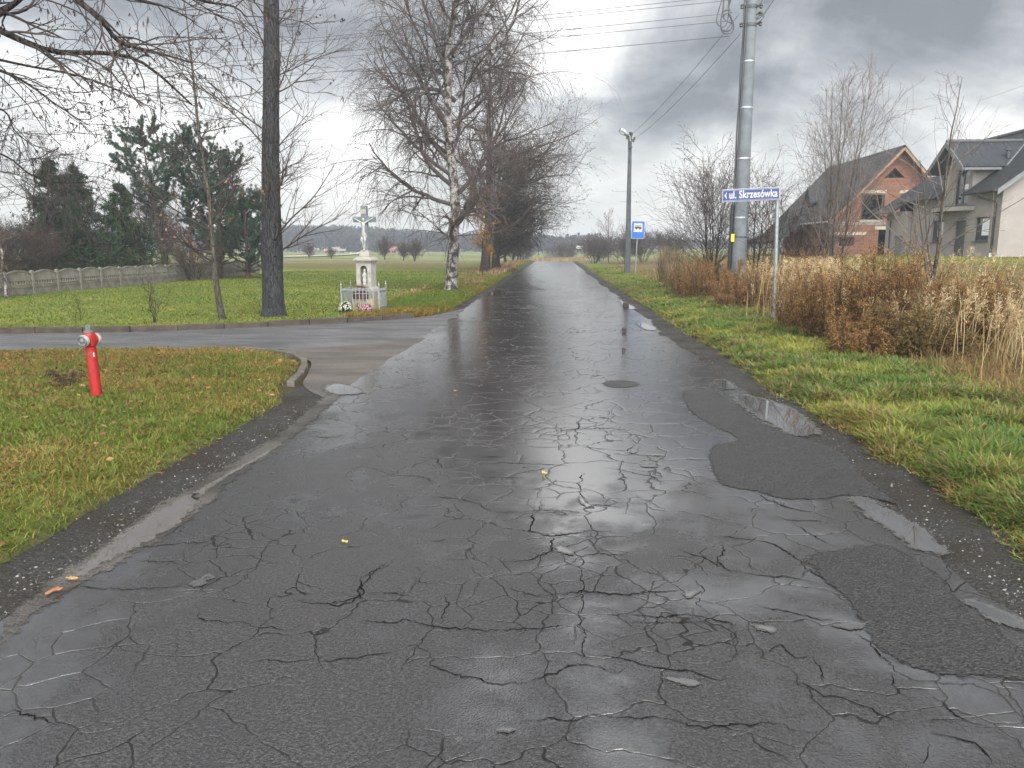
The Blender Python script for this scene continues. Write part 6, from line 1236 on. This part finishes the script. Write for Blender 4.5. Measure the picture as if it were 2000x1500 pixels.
bare('young_ash', 'young bare tree with long rising branches in front of the grey house', 'tree', (7.95, 16.9), 95, 5.15, 1.9, 'bark', 'paletwig', 1, 0.062, 40, (17, 4, 2), 0.035, 0.10, (0.2, 0), None, 0, rmin=0.0038, wig=0.045, shp=lambda u: np.interp(u, [0, 0.15, 0.4, 0.6, 0.8, 1], [1.6, 1.7, 1.2, 0.5, 0.42, 0.25]))
bare('young_ash', 'thin second stem growing close beside the young bare tree', 'tree', (7.55, 16.7), 96, 2.9, 0.9, 'bark', 'twig', 1, 0.028, 42, (9, 4, 2), 0.035, 0.2, (0.05, 0), None, 0, rmin=0.0035, wig=0.05)
bare('bare_tree', 'small pale bare tree far down the right side of the road', 'tree', (6.6, 96), 97, 6.2, 2.0, 'bark', 'paletwig', 1, 0.07, 42, (22, 6, 4), 0.05, 0.2, (0, 0), None, 0, rmin=0.009)
fb = None
for i, (x, y, s, lab) in enumerate(((4.6, 92, 1.0, 'rounded grey bush on the right verge near the end of the road'), (7.6, 88, 1.15, 'grey bush behind the lamp post and bus sign'), (10.5, 94, 1.2, 'hazy grey bush right of the bus sign in the distance'), (6.2, 104, 0.95, 'small grey bush at the far right end of the road'), (12.5, 84, 1.0, 'grey bush between the bus sign and the reeds'), (1.2, 138, 1.15, 'dark bare bush standing beyond the end of the road'))):
    if i == 0: fb = bare('far_bush', lab, 'bush', (x, y), 98, 3.3, 1.7, 'darkbark', 'birchtwig', 9, 0.03, 45, (12, 7, 4), 0.05, 0.1, (0, 0), 'bushes far down the right side', 0, rmin=0.010, sstem=0.8)
    else: o = copy_tree(fb); o.location = (x, y, tz(x, y)); o.scale = (s, s, s); o.rotation_euler = (0, 0, i*1.3); o['label'] = lab
fs = None
for i, (px, py, Y, s, lab) in enumerate(((604, 513, 130, 0.6, 'round brown bush in the far field left of the shrine'), (752, 511, 120, 0.8, 'spreading bare bush in the field just right of the shrine cross'), (648, 515, 130, 0.45, 'low grey bush in the far field below the farmhouses'), (788, 514, 112, 0.6, 'low bare bush in the field left of the birch'), (810, 513, 108, 0.7, 'small bare tree in the field left of the birch trunk'))):
    p = D(px, py, Y)
    if i == 0: fs = bare('field_bush', lab, 'bush', (float(p[0]), Y), 101, 4.2, 2.1, 'darkbark', 'browntwig', 6, 0.06, 42, (14, 7, 5), 0.05, 0.15, (0, 0), 'bushes in the far field', 0, rmin=0.012, sstem=0.4); fs.scale = (s, s, s)
    else: o = copy_tree(fs); o.location = (float(p[0]), Y, tz(float(p[0]), Y)); o.scale = (s, s, s); o.rotation_euler = (0, 0, i*1.7); o['label'] = lab
# ---- far woods
def woods(name, xr, Yr, n, h0, h1, col, seed, hill, lab=None):
    r = np.random.default_rng(seed); V = []; C = []
    x = r.uniform(*xr, n); y = r.uniform(*Yr, n); zb = hill(x, y); H = r.uniform(h0, h1, n); cc = pal(col, n, r, 0.18); m = 70
    P = np.stack([x, y, zb], 1)[:, None]+np.stack([r.normal(0, 0.16, (n, m))*H[:, None], r.normal(0, 0.16, (n, m))*H[:, None], (0.12+0.88*r.random((n, m))**0.8)*H[:, None]], -1)
    P = P.reshape(-1, 3); V, F = quads(P, h1*0.20, h1*0.08, r); o = mesh_np(name, V, [F], M['dry'], None, col=np.repeat(np.repeat(cc, m, 0)*(0.8+0.4*r.random((n*m, 1))), 4, 0)); tag(o, kind='stuff'); return o
hillL = lambda x, y: -0.5+np.interp(x, [-330, -200, -125, -60, 10], [5.5, 6.5, 7.0, 3.0, 0])*smooth01(330, 440, y)
woods('wooded_hill', (-330, 20), (340, 470), 1700, 5.0, 8.0, [(0.013, 0.017, 0.020), (0.010, 0.014, 0.017), (0.019, 0.017, 0.018), (0.016, 0.016, 0.018)], 111, hillL)
woods('far_wood', (-40, 330), (470, 560), 1300, 5.0, 8.0, [(0.035, 0.036, 0.034), (0.028, 0.032, 0.031), (0.045, 0.038, 0.034)], 113, lambda x, y: x*0-0.5)
# ================================================================== grass, weeds, litter (stuff)
def inview(x, y, z=0.0, m=520):
    px, py, w = proj(np.stack([x, y, np.full(len(x), z)], 1)); return (w > 0.3) & (px > -m) & (px < 2000+m) & (py < 1500+m*2)
def blades(name, x, y, hgt, wid, lean, col, mat, r, seg=2, wind=(0.0, 0.0), z=None, group=None, curl=0.6):
    n = len(x); z = TZ(x, y)-0.01 if z is None else z; a = r.random(n)*2*np.pi; d = np.stack([np.cos(a), np.sin(a)], 1)*(lean*(0.3+1.0*r.random(n)))[:, None]+np.asarray(wind)
    s = a+np.pi/2+r.normal(0, 0.5, n); sx, sy = np.cos(s)*wid, np.sin(s)*wid; V = []; hs = np.linspace(0, 1, seg+1)
    for j, t in enumerate(hs):
        k = t**(1+curl); cx = x+d[:, 0]*hgt*k; cy = y+d[:, 1]*hgt*k; cz = z+hgt*(t-0.32*np.minimum(np.hypot(d[:, 0], d[:, 1]), 1.6)*t*t); w = 1-0.45*t
        if j < seg: V += [np.stack([cx-sx*w, cy-sy*w, cz], 1), np.stack([cx+sx*w, cy+sy*w, cz], 1)]
        else: V.append(np.stack([cx, cy, cz], 1))
    m = 2*seg+1; VV = np.stack(V, 1).reshape(-1, 3); b = (np.arange(n)*m)[:, None]
    Q = np.concatenate([b+np.array([[2*j, 2*j+1, 2*j+3, 2*j+2]]) for j in range(seg-1)]) if seg > 1 else np.zeros((0, 4), int); T = b+np.array([[2*seg-2, 2*seg-1, 2*seg]])
    o = mesh_np(name, VV, [Q, T], mat, None, col=np.repeat(col, m, 0)); tag(o, kind='stuff'); return o
def mixcol(a, b, t): return np.asarray(a)[None]*(1-t[:, None])+np.asarray(b)[None]*t[:, None]
def scatter(n, x0, x1, y0, y1, r, near=None):
    """random points, denser near the camera in proportion to 1/distance"""
    u = r.random(n); y = y0*(y1/y0)**u if near else y0+(y1-y0)*u; x = x0+(x1-x0)*r.random(n); return x, y
def lawn_near():
    r = np.random.default_rng(201); x, y = scatter(350000, -15, -3.0, 2.4, 14.3, r); d = road_dist(x, y); k = inview(x, y) & (d > 0.10+0.22*vnoise(x, y, 3.0, 9)); k &= r.random(len(x)) < np.clip((d-0.08)*3, 0.08, 1)
    cl = vnoise(x, y, 5.0, 14); k &= r.random(len(x)) < 0.35+0.9*cl; x, y, d = x[k], y[k], d[k]
    n1 = fbm(x, y, 0.8, 15); n2 = fbm(x, y, 3.5, 16); t = np.clip(0.9*(n1-0.46)*2.2+0.60*smooth01(9.0, 13.0, y)+0.35*(n2-0.5)+0.25*r.normal(0, 1, len(x))*0.6, 0, 1)
    c = mixcol((0.10, 0.145, 0.024), (0.30, 0.21, 0.055), t); c2 = mixcol((0.165, 0.205, 0.033), (0.37, 0.245, 0.085), t); u = r.random(len(x)); c = np.where((u > 0.55)[:, None], c2, c); br = (r.random(len(x)) < 0.10+0.18*t); c[br] = (0.20, 0.115, 0.05)
    c *= (0.75+0.5*r.random((len(x), 1))); hg = (0.030+0.045*r.random(len(x)))*(0.7+0.9*vnoise(x, y, 2.2, 17)); blades('lawn_grass', x, y, hg, np.full(len(x), 0.0032)+0.0003*np.hypot(x, y), np.full(len(x), 1.1), c, M['leaf'], r)
    # longer tufts standing up here and there
    cx, cy = scatter(520, -14, -3.3, 3.5, 13.8, r); kk = inview(cx, cy) & (road_dist(cx, cy) > 0.2); cx, cy = cx[kk], cy[kk]; m = 26; x = np.repeat(cx, m)+r.normal(0, 0.035, len(cx)*m); y = np.repeat(cy, m)+r.normal(0, 0.035, len(cx)*m); t = np.repeat(r.random(len(cx)), m); c = mixcol((0.10, 0.17, 0.028), (0.30, 0.26, 0.08), t)*(0.8+0.4*r.random((len(x), 1)))
    blades('lawn_tufts', x, y, 0.07+0.08*r.random(len(x)), np.full(len(x), 0.0036), np.full(len(x), 0.9), c, M['leaf'], r, 3)
lawn_near()
def verge_right():
    r = np.random.default_rng(211); x, y = scatter(640000, 2.75, 7.2, 2.3, 70, r, True); wdt = 5.0+0.5*(fbm(y, y*0, 0.6, 22)-0.5)*2; d = road_dist(x, y); k = inview(x, y) & (x < wdt+0.9*r.random(len(x))) & (d > 0.02+0.25*vnoise(x, y, 2.6, 23)); k &= r.random(len(x)) < np.clip((d+0.05)*2.6, 0.05, 1); cl = vnoise(x, y, 3.6, 24); k &= r.random(len(x)) < 0.30+1.0*cl; x, y, d = x[k], y[k], d[k]
    n1 = fbm(x, y, 0.9, 25); n2 = vnoise(x, y, 4.0, 26); t = np.clip((n1-0.45)*2.6+0.3*r.normal(0, 1, len(x)), 0, 1); c = mixcol((0.09, 0.18, 0.036), (0.30, 0.31, 0.06), t); edge_ = np.clip(1-d/0.75, 0, 1); dead = r.random(len(x)) < 0.17+0.30*edge_+0.30*smooth01(4.4, 5.6, x)+0.25*smooth01(0.5, 0.75, vnoise(x, y, 1.7, 71)); c[dead] = np.array([(0.26, 0.19, 0.075), (0.20, 0.13, 0.055), (0.32, 0.26, 0.12)])[r.integers(0, 3, dead.sum())]
    c *= (0.75+0.5*r.random((len(x), 1))); hg = (0.08+0.13*r.random(len(x)))*(0.55+0.95*cl[k])*(0.5+0.5*smooth01(0, 0.7, d)); blades('verge_grass', x, y, hg, 0.0034+0.00042*np.hypot(x, y), np.full(len(x), 1.25), c, M['leaf'], r, 3, (-0.12, -0.1))
verge_right()
def verge_left():
    r = np.random.default_rng(221); x, y = scatter(150000, -5.6, -2.75, 20, 112, r, True); d = road_dist(x, y); k = inview(x, y) & (d > 0.05+0.15*r.random(len(x))); x, y, d = x[k], y[k], d[k]; n1 = fbm(x, y, 0.5, 27); t = np.clip((n1-0.4)*2.2+0.55*(1-np.clip(d/1.2, 0, 1))*smooth01(48, 30, y)+0.3*r.normal(0, 1, len(x)), 0, 1); c = mixcol((0.10, 0.165, 0.025), (0.26, 0.17, 0.045), t)*(0.75+0.5*r.random((len(x), 1)))
    blades('verge_grass', x, y, 0.10+0.10*r.random(len(x)), 0.004+0.00040*np.hypot(x, y), np.full(len(x), 1.1), c, M['leaf'], r, 2)
    x, y = scatter(70000, -21, -3.6, 16.5, 62, r, True); d = road_dist(x, y); k = inview(x, y) & (d > 0.12) & (x < -4.8+0*y); x, y = x[k], y[k]; n1 = fbm(x, y, 0.3, 28); t = np.clip((n1-0.35)*1.6+0.25*r.normal(0, 1, len(x)), 0, 1); c = mixcol((0.095, 0.155, 0.027), (0.21, 0.205, 0.05), t)*(0.8+0.4*r.random((len(x), 1)))
    blades('field_grass', x, y, 0.05+0.06*r.random(len(x)), 0.004+0.00035*np.hypot(x, y), np.full(len(x), 1.3), c, M['leaf'], r, 2)
    # dry grass and bracken at the foot of the birch and the avenue trees
    x, y = scatter(15000, -6.8, -3.6, 29, 100, r, True); k = (r.random(len(x)) < smooth01(0.35, 0.7, vnoise(x, y, 0.5, 29))*smooth01(-7, -5, x)); x, y = x[k], y[k]; c = pal([(0.26, 0.17, 0.09), (0.34, 0.25, 0.13), (0.18, 0.105, 0.06), (0.22, 0.13, 0.07)], len(x), r); blades('dry_grass', x, y, 0.12+0.38*r.random(len(x))**1.5*(0.5+0.5*smooth01(40, 60, y)), 0.005+0.0003*y, np.full(len(x), 0.5), c, M['dry'], r, 3)
    x, y = scatter(5000, -3.2, 5.5, 118, 150, r); c = pal([(0.36, 0.28, 0.15), (0.28, 0.2, 0.1)], len(x), r); blades('dry_grass', x, y, 0.5+0.5*r.random(len(x)), np.full(len(x), 0.03), np.full(len(x), 0.4), c, M['dry'], r, 2)
verge_left()
def dry_meadow():
    r = np.random.default_rng(231); x, y = scatter(165000, 4.5, 40, 4.0, 58, r, True); e = 4.9+0.7*fbm(y, y*0, 0.5, 32); k = inview(x, y, 0.4) & (x > e) & ~((x > 25) & (y > 46.5)); x, y = x[k], y[k]; n1 = fbm(x, y, 0.7, 33); tall = vnoise(x, y, 0.55, 34); far_ = smooth01(14, 22, x); k = r.random(len(x)) < np.clip(0.25+1.1*n1-0.3*far_, 0.1, 1)*(1-0.6*smooth01(14, 18, y)*(1-smooth01(10, 13, x))); x, y, n1, tall, far_ = x[k], y[k], n1[k], tall[k], far_[k]
    t = np.clip((n1-0.35)*2+0.4*r.normal(0, 1, len(x)), 0, 1); c = mixcol((0.24, 0.16, 0.065), (0.12, 0.074, 0.032), t); g = r.random(len(x)) < 0.12+0.50*np.maximum(far_, 0.8*smooth01(11.5, 15, x)); c[g] = mixcol((0.13, 0.16, 0.035), (0.24, 0.22, 0.06), r.random(g.sum())); c *= (0.7+0.6*r.random((len(x), 1)))
    far_ = np.maximum(far_, 0.85*smooth01(11.5, 15, x)); hg = (0.15+0.32*r.random(len(x)))*(0.40+0.95*tall)*(1-0.75*far_); blades('dry_grass', x, y, hg, 0.003+0.00033*np.hypot(x, y), np.full(len(x), 0.65), c, M['dry'], r, 3, (-0.08, 0))
    # feathery bush-grass: pale upright stalks with plumes, next to the street sign
    cx = np.concatenate([r.normal(6.1, 0.42, 420), r.normal(6.9, 0.7, 260), r.normal(6.0, 0.3, 60), r.uniform(7, 12, 200), r.normal(6.9, 0.5, 120)]); cy = np.concatenate([r.normal(18.8, 0.8, 420), r.normal(14.2, 1.3, 260), r.normal(23, 1.5, 60), r.uniform(11, 22, 200), r.normal(10.5, 1.0, 120)]); n = len(cx); hh = (0.95+0.65*r.random(n))*np.where(cy > 17, 1.0, 0.72); c = pal([(0.46, 0.36, 0.20), (0.38, 0.28, 0.15), (0.52, 0.42, 0.26)], n, r)
    blades('bush_grass_stalks', cx, cy, hh, np.full(n, 0.006), np.full(n, 0.28), c, M['dry'], r, 4, (0.10, -0.05), curl=1.2)
    z = TZ(cx, cy); k = 34; a = r.random(n)*6.28; P = np.repeat(np.stack([cx+0.10*hh+0*a, cy-0.05*hh, z+hh*0.97], 1), k, 0)+np.stack([r.normal(0, 0.022, n*k), r.normal(0, 0.022, n*k), -0.26*r.random(n*k)], 1); V, F = quads(P, 0.05, 0.006, r, (0.3, 0, 1.2)); o = mesh_np('bush_grass_plumes', V, [F], M['dry'], None, col=np.repeat(np.repeat(c, k, 0)*(0.8+0.4*r.random((n*k, 1))), 4, 0)); tag(o, kind='stuff')
dry_meadow()
# brown goldenrod thickets, each clump a plant thing
def weed_clump(label, x, y, rad, hgt, stems, seed, cols, name='weed_clump', cat='weeds', plume=True, group=None):
    r = np.random.default_rng(seed); h = thing(name, label, cat, (x, y, tz(x, y)), 0, group); n = int(stems*1.05); a = r.random(n)*6.28; q = np.sqrt(r.random(n))*rad; bx, by = q*np.cos(a), q*np.sin(a); H = hgt*(0.45+0.75*r.random(n)**1.3)*(1-0.25*(q/rad)**2); m = 7; t = np.linspace(0, 1, m)
    lx = bx*0.25+r.normal(0, 0.10, n); ly = by*0.25+r.normal(0, 0.10, n); P = np.stack([bx[:, None]+lx[:, None]*t**1.6, by[:, None]+ly[:, None]*t**1.6, -0.05+H[:, None]*t], -1)+r.normal(0, 0.006, (n, m, 3)); Rr = np.tile(np.linspace(0.0055, 0.003, m), (n, 1))
    B, BR, BL = kids_of(P, Rr, H, 9, 0.35, 1.0, R(38), 0.2, 0.20, 5, 0.1, (0, 0, 0.03), 0.8, r, None, 0.0026, 0.6)
    wood('stems', [(P, Rr, 4), (B, BR, 3)], M['browntwig'], h)
    k = n*62; i = r.integers(0, n, k); tt = 0.10+0.9*r.random(k); f = tt*(m-1); j = np.clip(f.astype(int), 0, m-2); aa = (f-j)[:, None]; Q = P[i, j]*(1-aa)+P[i, j+1]*aa+r.normal(0, 0.045, (k, 3)); c = pal(cols, k, r, 0.2); V, F = quads(Q, 0.085*(0.5+r.random(k)**2*1.6).mean(), 0.009, r, (0, 0, -0.5))
    k2 = len(B)*26; Q2 = pts_on(B, r, k2)+r.normal(0, 0.018, (k2, 3)); V2, F2 = quads(Q2, 0.038, 0.007, r, (0, 0, 0.6)); c2 = pal(np.array(cols)*1.35+np.array([0.02, 0.012, 0.004]), k2, r, 0.2)
    mesh_np('dead_leaves', np.concatenate([V, V2]), [np.concatenate([F, F2+len(V)])], M['dry'], h, col=np.concatenate([np.repeat(c, 4, 0), np.repeat(c2, 4, 0)]))
BR_ = [(0.15, 0.080, 0.028), (0.195, 0.108, 0.038), (0.085, 0.046, 0.020), (0.25, 0.155, 0.065)]
RD_ = [(0.15, 0.078, 0.03), (0.20, 0.112, 0.042), (0.09, 0.05, 0.024), (0.25, 0.165, 0.075)]
GR_ = [(0.13, 0.085, 0.036), (0.18, 0.118, 0.05), (0.085, 0.062, 0.026), (0.115, 0.098, 0.034)]
for i, (px, py, ytop, rad, st, cols, lab) in enumerate((
 (1650, 665, 505, 0.95, 120, BR_, 'largest brown thicket of dead goldenrod right of the pale bush grass'),
 (1735, 675, 490, 0.75, 85, BR_, 'tall brown goldenrod clump with a pale tuft in front of the garage opening'),
 (1563, 645, 535, 0.6, 60, RD_, 'reddish brown weed clump just right of the bush grass plumes'),
 (1462, 604, 530, 0.8, 70, RD_, 'reddish weed clump between the utility pole and the street sign post'),
 (1590, 600, 510, 0.9, 70, BR_, 'brown weed clump under the pale alder stems'),
 (1870, 680, 545, 1.0, 120, BR_, 'wide brown goldenrod clump right of the young bare tree'),
 (1930, 660, 545, 0.8, 70, GR_, 'rightmost tawny weed clump below the grey house'),
 (1800, 700, 590, 0.9, 55, GR_, 'low yellowish weed clump at the foot of the young bare tree'),
 (1700, 695, 600, 0.9, 42, BR_, 'low dark brown weed clump at the edge of the green verge'),
 (1490, 600, 520, 0.8, 75, RD_, 'reddish fern and weed clump behind the street sign post'),
 (1390, 585, 505, 0.9, 85, RD_, 'rusty weed clump at the left foot of the utility pole'),
 (1350, 578, 500, 0.8, 60, GR_, 'tawny weed clump between the dry reeds and the utility pole'),
 (1540, 590, 495, 0.9, 80, BR_, 'brown weed clump behind the bush grass below the brick house'))):
    b = G(px, py, 0.12); x, y = float(b[0]), float(b[1]); ht = float(D(px, ytop, y)[2])-tz(x, y); weed_clump(lab, x, y, rad*y/16*0.85 if y < 24 else rad*1.25, ht, st, 300+i, cols, group='weed clumps on the right bank')
weed_clump('dark withered weed stalk standing in the lawn left of the hydrant', float(G(128, 765)[0]), float(G(128, 765)[1]), 0.035, 0.30, 2, 391, [(0.05, 0.035, 0.025), (0.08, 0.05, 0.035)], 'dead_weed')
def reeds():
    r = np.random.default_rng(241)
    for i, (px, py, ytop, rad, n, lab) in enumerate(((1308, 560, 468, 0.55, 520, 'tall sheaf of dry straw coloured reeds at the left end of the thicket'), (1335, 570, 500, 0.9, 600, 'bent mass of dry brown reeds between the sheaf and the grey bush'))):
        b = G(px, py); x0, y0 = float(b[0]), float(b[1]); H = float(D(px, ytop, y0)[2]); h = thing('reed_clump', lab, 'reeds', (x0, y0, tz(x0, y0)), 0); a = r.random(n)*6.28; q = np.sqrt(r.random(n))*rad; x, y = q*np.cos(a), q*np.sin(a); c = pal([(0.27, 0.205, 0.12), (0.20, 0.145, 0.085), (0.33, 0.26, 0.16), (0.15, 0.10, 0.06)], n, r)
        o = blades('reed_blades', x, y, H*(0.55+0.45*r.random(n)), np.full(n, 0.014), np.full(n, 0.35), c, M['dry'], r, 4, (0.05, 0), z=np.zeros(n)-0.05); o.parent = h; del o['kind']
reeds()
# fallen leaves and stones
def litter():
    r = np.random.default_rng(251); x, y = scatter(9000, -14, -3.0, 3.5, 15, r); d = road_dist(x, y); k = inview(x, y) & (d > 0.15) & (r.random(len(x)) < 0.15+0.75*fbm(x, y, 0.7, 44)*smooth01(3, 13, y)+0.25*vnoise(x, y, 1.5, 45)); x, y = x[k], y[k]
    x2, y2 = scatter(2600, -9, -2.9, 19.5, 42, r, True); k = road_dist(x2, y2) > 0.05; x2, y2 = x2[k], y2[k]; x3, y3 = scatter(3200, 2.8, 5.5, 4, 25, r, True); k = road_dist(x3, y3) > 0.1; x3, y3 = x3[k], y3[k]
    # drifts along the kerbs
    x4 = r.uniform(-13, -4, 500); y4 = np.interp(x4, [-25, -12.56, -9.36, -6.28, -4.6], [13.4, 16.35, 17.05, 18.75, 20.1])+r.normal(0, 0.12, 500)-0.05; x5 = r.uniform(-13, -5, 300); y5 = np.interp(x5, [-25, -10.27, -7.57, -5.9], [10.9, 13.55, 14.04, 14.1])-np.abs(r.normal(0, 0.25, 300))
    X, Y = np.concatenate([x, x2, x3, x4, x5]), np.concatenate([y, y2, y3, y4, y5]); n = len(X); Z = TZ(X, Y)+0.015+0.03*r.random(n)*(road_dist(X, Y) > 0.3); V, F = quads(np.stack([X, Y, Z], 1), 0.06, 0.018, r, None, True)
    c = pal([(0.17, 0.085, 0.045), (0.22, 0.12, 0.055), (0.11, 0.06, 0.04), (0.33, 0.21, 0.09), (0.26, 0.13, 0.06)], n, r); o = mesh_np('fallen_leaves', V, [F], M['dry'], None, col=np.repeat(c, 4, 0)); tag(o, kind='stuff')
    n = 5200; side_ = r.random(n) < 0.5; y = 3.4*(40/3.4)**r.random(n); x = np.where(side_, 2.45+0.5*np.abs(r.normal(0, 0.55, n)), -2.8-0.5*np.abs(r.normal(0, 0.55, n))); k = ~((~side_) & (y > 9.0) & (y < 21)); x, y = x[k], y[k]; n = len(x); s = 0.003+0.008*r.random(n)**3; oc = np.array([(1, 0, 0), (0, 1, 0), (-1, 0, 0), (0, -1, 0), (0, 0, 0.8)]); V = np.stack([x, y, np.full(n, 0.008)], 1)[:, None]+oc[None]*(s[:, None, None]*(0.7+0.6*r.random((n, 5, 1)))); b = (np.arange(n)*5)[:, None]; F = np.concatenate([b+np.array([[i, (i+1) % 4, 4]]) for i in range(4)]); c = pal([(0.20, 0.19, 0.18), (0.10, 0.095, 0.09), (0.34, 0.33, 0.31), (0.06, 0.058, 0.055)], n, r); o = mesh_np('gravel', V.reshape(-1, 3), [F], M['dry'], None, col=np.repeat(c, 5, 0)); tag(o, kind='stuff')
litter()
# ================================================================== damp air
mb = MB(); mb.bb(-700, 700, -40, 900, -4, 18.5); hz = mb.build('haze', bpy.data.materials.new('haze')); tag(hz, kind='stuff')
m = hz.data.materials[0]; m.use_nodes = True; m.node_tree.nodes.clear(); pv = m.node_tree.nodes.new('ShaderNodeVolumePrincipled'); ov = m.node_tree.nodes.new('ShaderNodeOutputMaterial'); m.node_tree.links.new(pv.outputs[0], ov.inputs['Volume'])
pv.inputs['Color'].default_value = (0.80, 0.87, 0.95, 1); pv.inputs['Density'].default_value = 0.0010; pv.inputs['Anisotropy'].default_value = 0.1
